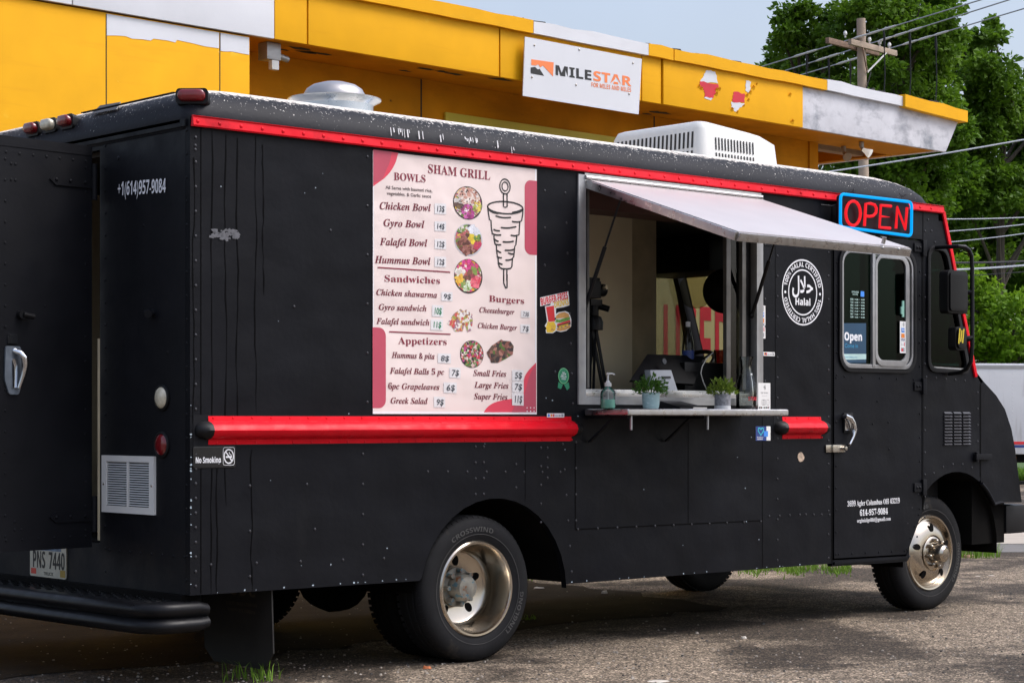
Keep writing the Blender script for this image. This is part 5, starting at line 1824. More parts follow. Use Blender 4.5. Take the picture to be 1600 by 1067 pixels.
# payment stickers
ORD = mat('card_orange', (0.80, 0.22, 0.02), 0.4, var=0.2, scale=60)
GRYP = mat('grey_print', (0.30, 0.31, 0.33), 0.5)
def card_strip(x0, y0, x1, y1, w, par, Y=0.0, vertical=True):
    a_, b_ = at(x0, y0), at(x1, y1)
    mb = MB()
    F = XZ(-0.001)
    u0, u1, v0, v1 = a_.x, b_.x, b_.z, a_.z
    mb.plate([(u0, v0), (u1, v0), (u1, v1), (u0, v1)], [], F, w - 0.001, w, 0)
    W_, H_ = u1 - u0, v1 - v0
    f = lambda a, b: (u0 + a * W_, v0 + b * H_)
    def rc(a0, b0, a1, b1, mi, dw=0.0006):
        mb.plate([f(a0, b0), f(a1, b0), f(a1, b1), f(a0, b1)], [], F, w + 0.0003, w + dw, mi)
    if vertical:
        c = f(0.35, 0.90)
        for r in (0.01, 0.017, 0.024):
            mb.ribbon([(c[0] + r * math.cos(R(t)), c[1] + r * math.sin(R(t))) for t in (-40, -15, 15, 40)], 0.004, F, w + 0.0006, 4)
        rc(0.22, 0.65, 0.78, 0.79, 1)
        q0, q1 = f(0.26, 0.70), f(0.74, 0.70); mb.text('AM', 'sans', F, q0[0], q0[1], q1[0], 0.012, w + 0.001, 0)
        rc(0.20, 0.48, 0.80, 0.61, 2)
        q0, q1 = f(0.20, 0.385), f(0.80, 0.385); mb.text('VISA', 'sansitalic', F, q0[0], q0[1], q1[0], 0.016, w + 0.001, 3)
        q0, q1 = f(0.18, 0.25), f(0.75, 0.25); mb.text('Discover', 'plain', F, q0[0], q0[1], q1[0], 0.009, w + 0.001, 4)
        rc(0.72, 0.22, 0.82, 0.34, 5)
        rc(0.20, 0.05, 0.80, 0.17, 4); rc(0.24, 0.06, 0.52, 0.14, 5, 0.0009)
    else:
        rc(0.05, 0.2, 0.16, 0.8, 1); rc(0.2, 0.2, 0.30, 0.8, 2); rc(0.33, 0.2, 0.42, 0.8, 5)
        q0, q1 = f(0.45, 0.3), f(0.62, 0.3); mb.text('VISA', 'sansitalic', F, q0[0], q0[1], q1[0], 0.006, w + 0.001, 3)
        rc(0.66, 0.3, 0.78, 0.6, 4); rc(0.83, 0.2, 0.95, 0.8, 4)
    return mb.build('payment_sticker', [STW, BLU, ORD, NAVY, GRYP, STR], par)
card_strip(1185.5, 477, 1195.5, 529, 0.014 if False else 0.0016, truck)
card_strip(1402, 502, 1411, 552, 0.0215, door)
card_strip(1189, 549.5, 1210, 556.5, 0.0016, truck, vertical=False)
card_strip(853, 645.5, 880, 652, 0.008, truck, vertical=False)
mb = MB()
a_, b_ = at(1180.5, 666), at(1203.5, 688)
mb.plate([(a_.x, b_.z), (b_.x, b_.z), (b_.x, a_.z), (a_.x, a_.z)], [], FL_, 0, 0.001, 0)
xm = a_.x + (b_.x - a_.x) * 0.72
mb.plate([(a_.x, b_.z), (xm, b_.z), (xm, a_.z), (a_.x, a_.z)], [], FL_, 0.0013, 0.0016, 1)
mb.plate([(xm - 0.025, b_.z + 0.025), (xm + 0.014, b_.z + 0.025), (xm + 0.014, b_.z + 0.06), (xm - 0.025, b_.z + 0.06)], [], FL_, 0.002, 0.0023, 2)
hx, hz_ = a_.x + 0.048, b_.z + 0.056
mb.ribbon([(hx, hz_ - 0.022), (hx - 0.026, hz_ + 0.006), (hx - 0.022, hz_ + 0.022), (hx - 0.008, hz_ + 0.022), (hx, hz_ + 0.012), (hx + 0.008, hz_ + 0.022), (hx + 0.022, hz_ + 0.022), (hx + 0.026, hz_ + 0.006)], 0.007, FL_, 0.002, 3, closed=True)
mb.text('We love our', 'sans', FL_, a_.x + 0.010, b_.z + 0.017, xm - 0.03, 0.008, 0.002, 0)
mb.text('customers', 'sans', FL_, a_.x + 0.010, b_.z + 0.006, xm - 0.035, 0.008, 0.002, 0)
mb.build('heart_sticker', [STW, NAVY, BLU, mat('heart_cyan', (0.05, 0.55, 0.62), 0.4)], truck)
mb = MB()                                  # torn sticker below the small red rail
c_ = at(1251, 714)
rnd = random.Random(6)
mb.plate([(c_.x + 0.032 * math.cos(t) * rnd.uniform(.8, 1.2), c_.z + 0.032 * math.sin(t) * rnd.uniform(.8, 1.1)) for t in [2 * math.pi * k / 14 for k in range(14)]], [], FL_, 0, 0.0012)
mb.build('torn_sticker', mat('torn_sticker_paper', (0.40, 0.30, 0.22), 0.7, var=0.6, scale=45), truck)
# opening hours and open card behind the door glass
FI = XZ(-0.0045)
mb = MB()
ob = px([(1315, 505), (1352, 505), (1352, 567), (1321, 567), (1316, 556)])
mb.plate(ob, [], XZ(0.0), 0.0062, 0.0066, 0)
mb.plate(px([(1315.5, 553), (1352, 553), (1352, 561.5), (1319.5, 562), (1316, 557)]), [], XZ(0.0), 0.0069, 0.0072, 1)
tx(mb, 'Open', 'sans', 1318, 531.5, 1345.5, 532.5, 12, 0.0075, 2, weight=0.02)
tx(mb, 'Come in', 'plain', 1318.5, 543, 1339, 543.5, 6.5, 0.0075, 3, weight=0.012)
tx(mb, 'www.visitus.com', 'plain', 1319, 559, 1338, 559.3, 2.5, 0.0078, 3)
mb.build('open_card', [mat('card_deep_blue', (0.008, 0.050, 0.105), 0.35), mat('card_pale_mint', (0.42, 0.60, 0.58), 0.4), WHITE, mat('card_light_blue', (0.03, 0.25, 0.45), 0.4)], door)
mb = MB()
tx(mb, 'OPENING', 'sans', 1329.5, 457.5, 1340.5, 458, 2.6, 0.007, 0)
tx(mb, 'HOURS', 'sans', 1331, 461, 1339, 461.4, 2.0, 0.007, 0)
mb.plate(px([(1343.5, 455), (1349, 455.5), (1349, 464), (1343.5, 463.5)]), [], XZ(0), 0.0062, 0.007, 1)
for k, d_ in enumerate(('MON', 'TUE', 'WED', 'THU', 'FRI', 'SAT', 'SUN')):
    y = 468.8 + k * 4.6
    tx(mb, d_, 'sans', 1327.5, y, 1332, y + 0.15, 2.6, 0.007, 0)
    tx(mb, '11:00', 'sans', 1334, y + 0.5, 1339.5, y + 0.7, 2.3, 0.007, 0)
    tx(mb, '-', 'sans', 1341, y, 1342.5, y, 2.3, 0.007, 0)
    tx(mb, '9:00', 'sans', 1344, y + 0.8, 1349.5, y + 1.0, 2.3, 0.007, 0)
mb.build('hours_lettering', [mat('frosted_vinyl', (0.45, 0.62, 0.58), 0.5), BLU], door)

# ------------------------------------------------------------------ menu board
MX0, MX1, MZ0, MZ1 = 1.124, 2.295, 1.358, 2.735
menu = thing('menu_board', 'tall pink menu poster with dish pictures, prices and a drawn kebab spit', 'menu', ((MX0 + MX1) / 2, -0.001, MZ0), 0, world=True)
FM = XZ(0.0)
PINK = mat('pale_pink_vinyl', (0.76, 0.635, 0.595), 0.38, var=0.05, scale=1.6, bump=0.05, bscale=5)
speck(PINK, (0.66, 0.52, 0.44), 5, 0.66, 0.10, detail=8)
wavy(PINK, 3.5, 0.02)
mb = MB()
mb.plate([(MX0, MZ0), (MX1, MZ0), (MX1, MZ1), (MX0, MZ1)], [], FM, 0.001, 0.004, 0)
mb.ribbon([(MX1 - 0.008, MZ0), (MX1 - 0.008, MZ1)], 0.010, FM, 0.0044, 1)
mb.ribbon([(MX0, MZ0 + 0.008), (MX1 - 0.014, MZ0 + 0.008)], 0.012, FM, 0.0043, 1)
mb.ribbon([(MX0 + 0.003, MZ0 + .02), (MX0 + 0.003, MZ1)], 0.005, FM, 0.0042, 1)
mb.build('poster_sheet', [PINK, WHITE], menu)
za = lambda pts: px([(570 + x / 4.85, 220 + y / 4.85) for x, y in pts])
zb = lambda pts: px([(570 + x / 4.639, 430 + y / 4.639) for x, y in pts])
ROSE = mat('rose_print', (0.46, 0.06, 0.10), 0.45, var=0.06)
CORAL = mat('coral_print', (0.66, 0.045, 0.085), 0.45, var=0.05)
def smooth(pts, n=2):
    for _ in range(n):
        q = [pts[0]]
        for a, b in zip(pts[:-1], pts[1:]):
            q += [(a[0] * .75 + b[0] * .25, a[1] * .75 + b[1] * .25), (a[0] * .25 + b[0] * .75, a[1] * .25 + b[1] * .75)]
        q.append(pts[-1])
        pts = q
    return pts
mb = MB()
mb.plate(za([(60, 68)] + smooth([(250, 93), (230, 170), (190, 240), (140, 290), (110, 310), (60, 347)])), [], FM, None, 0.0046, 1)
mb.plate(za([(60, 69)] + smooth([(200, 85), (185, 170), (150, 240), (135, 290), (100, 305), (60, 322)])), [], FM, None, 0.0050, 0)
mb.build('corner_shape', [ROSE, CORAL], menu)
mb = MB()
mb.plate(zb([(1238, 632)] + smooth([(1236, 634), (1180, 690), (1150, 740), (1146, 800), (1146, 885), (1060, 895), (960, 910), (890, 945), (857, 993)]) + [(1238, 992)]), [], FM, None, 0.0046, 1)
mb.plate(zb([(1238, 645)] + smooth([(1236, 647), (1190, 720), (1170, 800), (1150, 880), (1100, 900), (1080, 950), (1060, 993)]) + [(1238, 992)]), [], FM, None, 0.0050, 0)
for x in (1172, 1197, 1222):
    for y in (960, 985):
        c_ = zb([(x, y)])[0]
        mb.disc(c_[0], c_[1], 0.004, 0.004, FM, 0.0054, 8, 2)
mb.build('corner_shape', [ROSE, CORAL, WHITE], menu)
mb = MB()
a_, b_ = za([(1207, 296)])[0], za([(1300, 868)])[0]
mb.plate([(b_[0], b_[1])] + [(b_[0], a_[1])] + [(a_[0] + 0.045 - 0.045 * math.sin(R(t)), a_[1] - 0.045 + 0.045 * math.cos(R(t))) for t in range(0, 91, 15)] + [(a_[0] + 0.045 - 0.045 * math.cos(R(t)), b_[1] + 0.045 - 0.045 * math.sin(R(t))) for t in range(0, 91, 15)], [], FM, None, 0.0046, 0)
mb.build('side_shape', ROSE, menu)
mb = MB()
a_, b_ = zb([(53, 377)])[0], zb([(149, 963)])[0]
mb.plate([(a_[0], a_[1]), (a_[0], b_[1])] + [(b_[0] - 0.045 + 0.045 * math.sin(R(t)), b_[1] + 0.045 - 0.045 * math.cos(R(t))) for t in range(0, 91, 15)] + [(b_[0] - 0.045 + 0.045 * math.cos(R(t)), a_[1] - 0.045 + 0.045 * math.sin(R(t))) for t in range(0, 91, 15)], [], FM, None, 0.0046, 0)
mb.build('side_shape', ROSE, menu)
MAROON = mat('maroon_print', (0.15, 0.006, 0.020), 0.45, var=0.1)
WINE = mat('wine_print', (0.22, 0.014, 0.035), 0.45, var=0.1)
for body, x0, y0, x1, y1, cap, sty, wt_ in (
        ('SHAM GRILL', 668, 270.5, 765, 281.5, 14, 'serif', 0.0), ('BOWLS', 614.5, 281.5, 664, 285.5, 12, 'serif', 0.0),
        ('Sandwiches', 600, 440, 686.4, 443.5, 10.5, 'serif', 0.0), ('Appetizers', 621, 537.5, 697, 539, 11, 'serif', 0.0), ('Burgers', 763, 471.2, 818, 475, 10, 'serif', 0.0)):
    mb = MB()
    tx(mb, body, sty, x0, y0, x1, y1, cap, 0.0058, F=FM, weight=wt_)
    mb.build('heading', WINE, menu)
for body, x0, y0, x1, y1, cap in (
        ('Chicken Bowl', 592.5, 327, 672.5, 330.5, 11.5), ('Gyro Bowl', 598.5, 353.5, 662.5, 356.5, 11.5), ('Falafel Bowl', 592.5, 383, 667, 385.5, 11.5), ('Hummus Bowl', 584.5, 411, 672, 414, 11.5),
        ('Chicken shawarma', 587, 461, 682, 465.5, 9.5), ('Gyro sandwich', 591, 484, 665.5, 486.5, 9.5), ('Falafel sandwich', 587, 506, 670, 508.5, 9.5),
        ('Hummus & pita', 611, 559, 678, 561, 9.5), ('Falafel Balls 5 pc', 608, 583.5, 693, 585.5, 9.5), ('6pc Grapeleaves', 605.5, 607.5, 685.5, 609, 9.5), ('Greek Salad', 609.5, 630, 667.5, 631, 9.5),
        ('Cheeseburger', 748, 488, 803, 491.5, 8.5), ('Chicken Burger', 745.6, 512.5, 807, 516, 8.5), ('Small Fries', 738.5, 587, 790, 588.5, 9.5), ('Large Fries', 740, 605.5, 793.5, 607, 9.5), ('Super Fries', 739.5, 623.5, 792, 624.5, 9.5)):
    mb = MB()
    tx(mb, body, 'italic', x0, y0, x1, y1, cap, 0.0058, F=FM, weight=0.006)
    mb.build('dish_name', MAROON, menu)
mb = MB()
tx(mb, 'All Serve with basmati rice,', 'plain', 601.5, 295.3, 674.5, 300.8, 5.2, 0.0058, F=FM, weight=0.008)
tx(mb, 'vegetables, & Garlic sauce', 'plain', 603.5, 304.5, 672.5, 309.5, 5.2, 0.0058, F=FM, weight=0.008)
mb.build('side_note', mat('dark_brown_print', (0.06, 0.03, 0.03), 0.5), menu)
for q in ([(589, 418), (702.5, 425.5)], [(607, 518.4), (703, 522.3)]):
    mb = MB(); mb.ribbon(px(q), 0.007, FM, 0.0056); mb.build('divider_line', WINE, menu)
# taped price labels
PAPER = mat('price_paper', (0.69, 0.665, 0.665), 0.6, var=0.08, scale=20)
INK = mat('black_ink', (0.055, 0.06, 0.07), 0.5)
INKG = mat('green_ink', (0.01, 0.22, 0.09), 0.5)
for body, x0, y0, x1, y1, gr in (('13$', 678, 318, 696, 334.5, 0), ('14$', 678, 346, 696, 361, 0), ('12$', 678, 373.5, 696, 389, 0), ('12$', 678, 401, 696, 417, 0), ('9$', 688.5, 456, 706, 470, 0),
                                 ('10$', 674, 476.5, 691.5, 494.5, 1), ('11$', 672, 498.5, 691, 515.5, 1), ('7.5$', 813, 485, 827, 496, 0), ('7$', 812, 506.5, 827, 520, 0), ('8$', 683, 552, 703.5, 567, 0),
                                 ('7$', 701, 574, 718.5, 590, 0), ('6$', 692, 597, 712.5, 613.5, 0), ('9$', 677, 619.6, 694.5, 636, 0), ('5$', 799, 577.6, 817, 594.5, 0), ('7$', 799, 595.3, 817, 612.5, 0), ('11$', 799, 613.3, 817, 633, 0)):
    mb = MB()
    w_ = 0.0066 if x0 > 790 and y0 > 570 else 0.006
    sl_ = 0.04 * (x1 - x0)
    mb.plate(px([(x0, y0), (x1, y0 + sl_), (x1, y1 + sl_), (x0, y1)]), [], FM, None, w_)
    o = mb.build('price_tag', PAPER, menu)
    mb = MB()
    k = 0.22 * (x1 - x0)
    tx(mb, body, 'plain', x0 + k, y1 - 0.22 * (y1 - y0), x1 - k * 0.7, y1 - 0.22 * (y1 - y0) + sl_, (y1 - y0) * 0.56, w_ + 0.0012, F=FM, weight=0.016, shear=0.1)
    mb.build('price', INKG if gr else INK, o)
# dish pictures
FD1 = food('dish_chicken_bowl', [(0.62, 0.42, 0.33), (0.75, 0.68, 0.62), (0.42, 0.17, 0.12), (0.30, 0.04, 0.16), (0.10, 0.16, 0.03), (0.70, 0.45, 0.05), (0.12, 0.05, 0.03), (0.62, 0.50, 0.44)], 75)
FD2 = food('dish_gyro_bowl', [(0.40, 0.16, 0.10), (0.12, 0.04, 0.025), (0.62, 0.45, 0.04), (0.28, 0.09, 0.06), (0.50, 0.10, 0.14), (0.05, 0.04, 0.03), (0.12, 0.20, 0.03), (0.36, 0.15, 0.12)], 70)
FD3 = food('dish_falafel_bowl', [(0.62, 0.05, 0.16), (0.70, 0.33, 0.03), (0.10, 0.05, 0.03), (0.72, 0.70, 0.60), (0.55, 0.08, 0.25), (0.16, 0.24, 0.05), (0.20, 0.06, 0.03), (0.66, 0.12, 0.12)], 75)
FD4 = food('dish_wrap', [(0.66, 0.58, 0.52), (0.55, 0.08, 0.08), (0.30, 0.30, 0.06), (0.72, 0.66, 0.60), (0.25, 0.10, 0.06), (0.55, 0.35, 0.10), (0.70, 0.66, 0.66), (0.30, 0.16, 0.22)], 70)
FD5 = food('dish_salad', [(0.06, 0.16, 0.03), (0.70, 0.66, 0.58), (0.50, 0.03, 0.04), (0.02, 0.02, 0.02), (0.66, 0.55, 0.50), (0.20, 0.30, 0.06), (0.55, 0.07, 0.12), (0.09, 0.05, 0.03)], 85)
FD6 = food('dish_grape_leaves', [(0.08, 0.03, 0.025), (0.20, 0.07, 0.05), (0.05, 0.03, 0.02), (0.36, 0.16, 0.12), (0.11, 0.06, 0.04), (0.07, 0.13, 0.02), (0.26, 0.10, 0.08), (0.03, 0.02, 0.02)], 55)
def dish(cx, cy, rx, ry, m, base=None):
    c_ = at(cx, cy); r_ = at(cx + rx, cy).x - c_.x; s_ = (at(cx, cy - ry) - c_).z
    mb = MB()
    if base:
        mb.disc(c_.x, c_.z, r_, s_, FM, 0.0052, 40, 1)
        mb.disc(c_.x - r_ * 0.02, c_.z + s_ * 0.02, r_ * 0.93, s_ * 0.93, FM, 0.0056, 40, 0)
    else:
        mb.disc(c_.x, c_.z, r_, s_, FM, 0.0056, 40, 0)
    o = mb.build('dish_picture', [m, base or m], menu)
    if m in (FD1, FD2, FD3, FD5):
        G_ = {FD1: [(0, 0.35, 0.55, 60, 0.17, [(.62, .44, .36), (.74, .66, .60), (.50, .26, .20), (.70, .58, .52)]), (0, -0.55, 0.4, 34, 0.15, [(.36, .04, .20), (.22, .02, .12), (.52, .10, .34)]), (-.62, -.1, .3, 16, 0.14, [(.10, .05, .04), (.52, .48, .46), (.16, .10, .04)]), (.6, -.2, .3, 16, .13, [(.40, .42, .08), (.16, .20, .04), (.66, .5, .10)]), (0, .1, .8, 40, .07, [(.78, .74, .70), (.30, .10, .07), (.06, .04, .03)])],
              FD2: [(-.45, .6, .38, 22, .14, [(.16, .26, .06), (.40, .10, .10), (.60, .55, .50)]), (.45, .62, .4, 18, .22, [(.62, .62, .66), (.70, .70, .74)]), (-.1, -.35, .6, 60, .15, [(.16, .05, .035), (.28, .10, .075), (.10, .03, .02), (.36, .16, .13)]), (.35, .1, .3, 22, .13, [(.72, .55, .04), (.60, .42, .03)]), (.62, .2, .2, 12, .1, [(.14, .24, .04)]), (.6, -.3, .25, 18, .12, [(.55, .06, .08), (.45, .04, .10)])],
              FD3: [(-.1, .55, .4, 26, .15, [(.60, .05, .22), (.72, .20, .38), (.46, .03, .14)]), (-.6, .2, .3, 16, .14, [(.74, .70, .64), (.60, .55, .48)]), (-.55, -.2, .3, 18, .14, [(.66, .34, .03), (.74, .45, .06)]), (.1, 0, .38, 28, .15, [(.12, .05, .035), (.20, .08, .05), (.30, .05, .07)]), (-.15, -.6, .35, 20, .13, [(.66, .72, .56), (.20, .30, .08), (.50, .58, .38)]), (.55, -.3, .35, 26, .14, [(.62, .06, .10), (.72, .16, .20)]), (.5, .4, .3, 16, .13, [(.20, .28, .06), (.52, .06, .14)])],
              FD5: [(0, 0, .95, 150, .12, [(.72, .68, .60), (.50, .03, .05), (.08, .16, .04), (.02, .02, .02), (.60, .40, .36), (.18, .28, .06), (.44, .06, .20)])]}[m]
        pm_, ms_ = pieces(cx, cy, rx, ry, G_, int(cy))
        pm_.build('dish_garnish', ms_, o, recalc=False)
PCS = {}
def pc(c):
    k = 'dish_piece_%d_%d_%d' % tuple(int(round(v * 100)) for v in c)
    return mat(k, c, 0.5, var=0.25, scale=90)
def pieces(cx, cy, rx, ry, groups, seed):
    """one printed dish: base disc and small overlapping pieces laid in sectors; groups = (dx, dy, spread, count, size, colours)"""
    c_ = at(cx, cy); r_ = at(cx + rx, cy).x - c_.x; s_ = (at(cx, cy - ry) - c_).z
    rnd = random.Random(seed)
    mb = MB(); ms = []
    k = 0
    for dx, dy, spr, n, size, cols in groups:
        for q in range(n):
            t, rr = rnd.uniform(0, 6.28), spr * math.sqrt(rnd.random())
            x, y = dx + rr * math.cos(t), dy + rr * math.sin(t)
            d = math.hypot(x, y)
            if d > 0.86:
                x, y = x * 0.86 / d, y * 0.86 / d
            col = rnd.choice(cols)
            if col not in ms:
                ms.append(col)
            a = rnd.uniform(0, 3.14); e = rnd.uniform(0.45, 1.0); z_ = size * rnd.uniform(0.7, 1.3)
            pts = [(z_ * math.cos(g) * rnd.uniform(.8, 1.15), z_ * e * math.sin(g) * rnd.uniform(.8, 1.15)) for g in [R(51.4 * h) for h in range(7)]]
            mb.add([FM(c_.x + r_ * (x + u * math.cos(a) - v * math.sin(a)), c_.z + s_ * (y + u * math.sin(a) + v * math.cos(a)), 0.0058 + k * 0.000006) for u, v in pts], [tuple(range(7))], ms.index(col))
            k += 1
    return mb, [pc(c) for c in ms]
BOWLK = mat('dark_bowl_print', (0.03, 0.02, 0.02), 0.5)
dish(730, 317.5, 22.7, 26, FD1, BOWLK)
dish(731.2, 375, 21.8, 25, FD2, mat('grey_table_print', (0.50, 0.50, 0.53), 0.5))
dish(731, 431.8, 22, 27, FD3, BOWLK)
dish(736.4, 553.3, 18.3, 21.5, FD5, BOWLK)
mb = MB()
mb.plate(zb([(600, 340), (640, 280), (690, 245), (712, 262), (730, 250), (775, 285), (778, 330), (770, 400), (740, 412), (720, 350), (705, 405), (650, 408), (625, 370), (592, 352)]), [], FM, None, 0.0056)
mb.build('dish_picture', FD4, menu)
mb = MB()
mb.plate(zb([(878, 560), (915, 510), (985, 465), (1000, 475), (1050, 478), (1075, 515), (1068, 575), (1020, 605), (960, 635), (910, 635), (905, 610), (890, 590)]), [], FM, None, 0.0056)
mb.build('dish_picture', FD6, menu)
# kebab on its spit, drawn in black line
mb = MB()
LW = 0.0085
def dr(pts, wd=LW, closed=False, f=za, w=0.0056):
    mb.ribbon(f(pts), wd, FM, w, 0, closed)
cx, cy = 1058, 348
mb.disc(*za([(cx, cy)])[0], 0.042, 0.045, FM, 0.0056, 28, 0, r0=0.83)
mb.disc(*za([(cx, cy)])[0], 0.026, 0.028, FM, 0.0058, 24, 0, r0=0.75)
dr([(1046, 398), (1046, 500), (1060, 506), (1074, 500), (1074, 398)])
el = [(1060 + 134 * math.cos(R(t)), 508 + 46 * math.sin(R(t)) + (134 * math.cos(R(t))) * 0.06) for t in range(0, 360, 12)]
dr(el, closed=True)
dr([(926, 490), (932, 545), (940, 598), (952, 605), (955, 660), (962, 704), (974, 712), (976, 750), (983, 784), (992, 790), (996, 840), (1000, 880), (1006, 890), (1008, 930), (1016, 958), (1035, 970), (1070, 972), (1100, 968), (1110, 955), (1115, 890), (1124, 880), (1132, 800), (1140, 790), (1148, 720), (1164, 712), (1170, 615), (1184, 606), (1192, 560), (1195, 515)])
for pts in (((985, 570), (1040, 585), (1105, 582)), ((1110, 545), (1160, 535), (1190, 520)), ((1025, 658), (1080, 664), (1145, 652)), ((970, 672), (990, 682), (1020, 684)), ((1110, 612), (1150, 618), (1172, 614)),
            ((960, 705), (990, 715), (1030, 715)), ((1040, 766), (1080, 770), (1125, 762)), ((978, 745), (995, 760), (1010, 764)), ((985, 785), (1010, 790), (1030, 788)), ((1055, 830), (1100, 832), (1130, 822)),
            ((1000, 830), (1015, 845), (1030, 848)), ((1000, 880), (1020, 888), (1035, 886)), ((1060, 905), (1090, 905), (1115, 896)), ((1080, 850), (1110, 860), (1122, 858)), ((1100, 716), (1135, 722), (1152, 716)), ((930, 520), (965, 545), (1010, 552)), ((1012, 925), (1025, 935), (1040, 938))):
    mb.ribbon(smooth(za(pts)), [0.002] + [LW] * (len(smooth(za(pts))) - 2) + [0.002], FM, 0.0057, 0)
dr([(1048, 972), (1048, 1060)]); dr([(1072, 972), (1072, 1060)])
dr([(1003, -5), (1003, 60), (1018, 95), (1027, 92), (1027, -5)], f=zb)
mb.build('kebab_drawing', PBLACK, menu)

# ------------------------------------------------------------------ lit OPEN sign
NEW_ = at(1369, 336, -0.10)
neon = thing('open_sign', 'lit neon OPEN sign in red letters inside a blue frame above the cab door window', 'sign', tuple(NEW_), 0, world=True)
YN = -0.11
NR = mat('red_neon_tube', (0.25, 0.002, 0.005), 0.5, spec=0.05, emit=(1.0, 0.02, 0.03), estr=0.72)
NB = mat('blue_neon_tube', (0.0, 0.12, 0.25), 0.5, spec=0.05, emit=(0.0, 0.36, 0.95), estr=0.85)
mb = MB()
fr_ = [(at(1313.5, 303, YN).x, at(1313.5, 303, YN).z), (at(1424.5, 316, YN).x, at(1424.5, 316, YN).z), (at(1424, 369, YN).x, at(1424, 369, YN).z), (at(1313, 354.5, YN).x, at(1313, 354.5, YN).z)]
fr_ = roundpoly([fr_[3], fr_[2], fr_[1], fr_[0]], 0.035, 4)
mb.plate(fr_, [], XZ(YN), -0.035, -0.018)
mb.build('backing_panel', mat('dark_acrylic', (0.012, 0.005, 0.007), 0.5, spec=0.2), neon, bevel=0.002)
mb = MB()
mb.tube([(u, YN - 0.0, v) for u, v in fr_], 0.0098, 8, closed=True)
mb.build('blue_tube', NB, neon)
def nt(pts, nm='letter_tube', closed=False):
    mb = MB()
    mb.tube([tuple(at(x, y, YN - 0.008)) for x, y in pts], 0.0098, 8, closed=closed)
    return mb.build(nm, NR, neon)
kz = lambda x, y: (1180 + x / 2.883, 270 + y / 2.883)
nt([kz(441 + 33 * math.cos(R(t)), 183 + 55 * math.sin(R(t))) for t in range(0, 360, 20)], closed=True)
nt([kz(*p_) for p_ in ((492, 240), (498, 140), (520, 139), (538, 145), (546, 160), (544, 180), (532, 194), (515, 197), (497, 195))])
nt([kz(*p_) for p_ in ((612, 151), (566, 147), (563, 196), (605, 201), (563, 196), (560, 246), (608, 250))])
nt([kz(*p_) for p_ in ((634, 251), (640, 156), (676, 254), (684, 157))])
mb = MB()
for x, y in ((1321, 301), (1333, 302), (1404, 312), (1414, 313), (1330, 358), (1410, 368)):
    a_, b_ = at(x, y, YN - .0), at(x, y, -0.02)
    mb.cyl(a_, b_, 0.004, 6)
rnd = random.Random(8)
for x, y in ((1328, 301), (1336, 303), (1406, 309), (1412, 311)):
    p_ = at(x, y, YN)
    pts = [p_ + Vector((rnd.uniform(-.03, .03), rnd.uniform(-.02, .02), rnd.uniform(-.005, .035))) for k in range(5)]
    mb.tube(pts, 0.0018, 5)
mb.build('hanging_wire', BPLAS, neon)
mb = MB()
mb.tube([tuple(at(1283, 320, -0.01)), tuple(at(1300, 322, -0.05)), tuple(at(1316, 316, YN + .02))], 0.004, 6)
mb.build('power_cord', BPLAS, neon)

# ------------------------------------------------------------------ things on the serving shelf and behind the hatch
SHZ = 1.3905
def shelf_at(x, Y):
    p = at(x, 640, Y); return Vector((p.x, Y, SHZ))
# hand sanitiser pump bottle
c = shelf_at(950, -0.20)
sz = (at(950, 574, -0.20).z - SHZ) / 0.205
bt = thing('sanitizer_bottle', 'clear pump bottle with pale green hand sanitiser on the left of the shelf', 'bottle', tuple(c))
mb = MB()
mb.lathe([(0.002, 0.001), (0.040, 0.001), (0.044, 0.006), (0.044, 0.085), (0.040, 0.100), (0.024, 0.116), (0.016, 0.124), (0.016, 0.132)], (0, 0, 0), (0, 0, 1), 28)
mb.build('bottle_body', GLASSC, bt)
mb = MB()
mb.lathe([(0.002, 0.003), (0.038, 0.003), (0.041, 0.008), (0.041, 0.052), (0.002, 0.052)], (0, 0, 0), (0, 0, 1), 24)
mb.build('gel', mat('pale_green_gel', (0.30, 0.72, 0.58), 0.15, var=0.1), bt)
mb = MB()
mb.add([(0.0445 * math.cos(R(t)), 0.0445 * math.sin(R(t)), z) for z in (0.030, 0.085) for t in range(-60, 21, 10)], [(i, i + 1, i + 10, i + 9) for i in range(8)])
mb.build('label_sticker', WHITE, bt)
mb = MB()
mb.lathe([(0.020, 0.126), (0.020, 0.146), (0.012, 0.150), (0.010, 0.158), (0.005, 0.160), (0.005, 0.190), (0.010, 0.192), (0.011, 0.203), (0.002, 0.205)], (0, 0, 0), (0, 0, 1), 18)
mb.tube([(0, 0, 0.198), (0.025, -0.008, 0.199), (0.042, -0.014, 0.193)], [0.006, 0.005, 0.004], 8)
mb.tube([(0, 0, 0.125), (0.004, 0, 0.01)], 0.003, 6)
mb.build('pump', OFFW, bt)

def leafball(mb, c, rx, rz, n, size, rnd, up=0.5):
    for k in range(n):
        t, ph_ = rnd.uniform(0, 2 * math.pi), math.acos(rnd.uniform(-0.25, 1))
        rr = rnd.uniform(0.35, 1.0)
        p = Vector(c) + Vector((rx * rr * math.sin(ph_) * math.cos(t), rx * rr * math.sin(ph_) * math.sin(t), rz * rr * math.cos(ph_)))
        d = (p - Vector(c)).normalized() + Vector((rnd.uniform(-.7, .7), rnd.uniform(-.7, .7), rnd.uniform(-.3, .9)))
        d.normalize()
        s = d.cross(Vector((rnd.uniform(-1, 1), rnd.uniform(-1, 1), rnd.uniform(-1, 1)))).normalized()
        L = size * rnd.uniform(0.7, 1.3)
        nn = d.cross(s)
        mb.add([p, p + d * L * 0.5 + s * L * 0.22 + nn * L * 0.08, p + d * L, p + d * L * 0.5 - s * L * 0.22 + nn * L * 0.08], [(0, 1, 2), (0, 2, 3)])

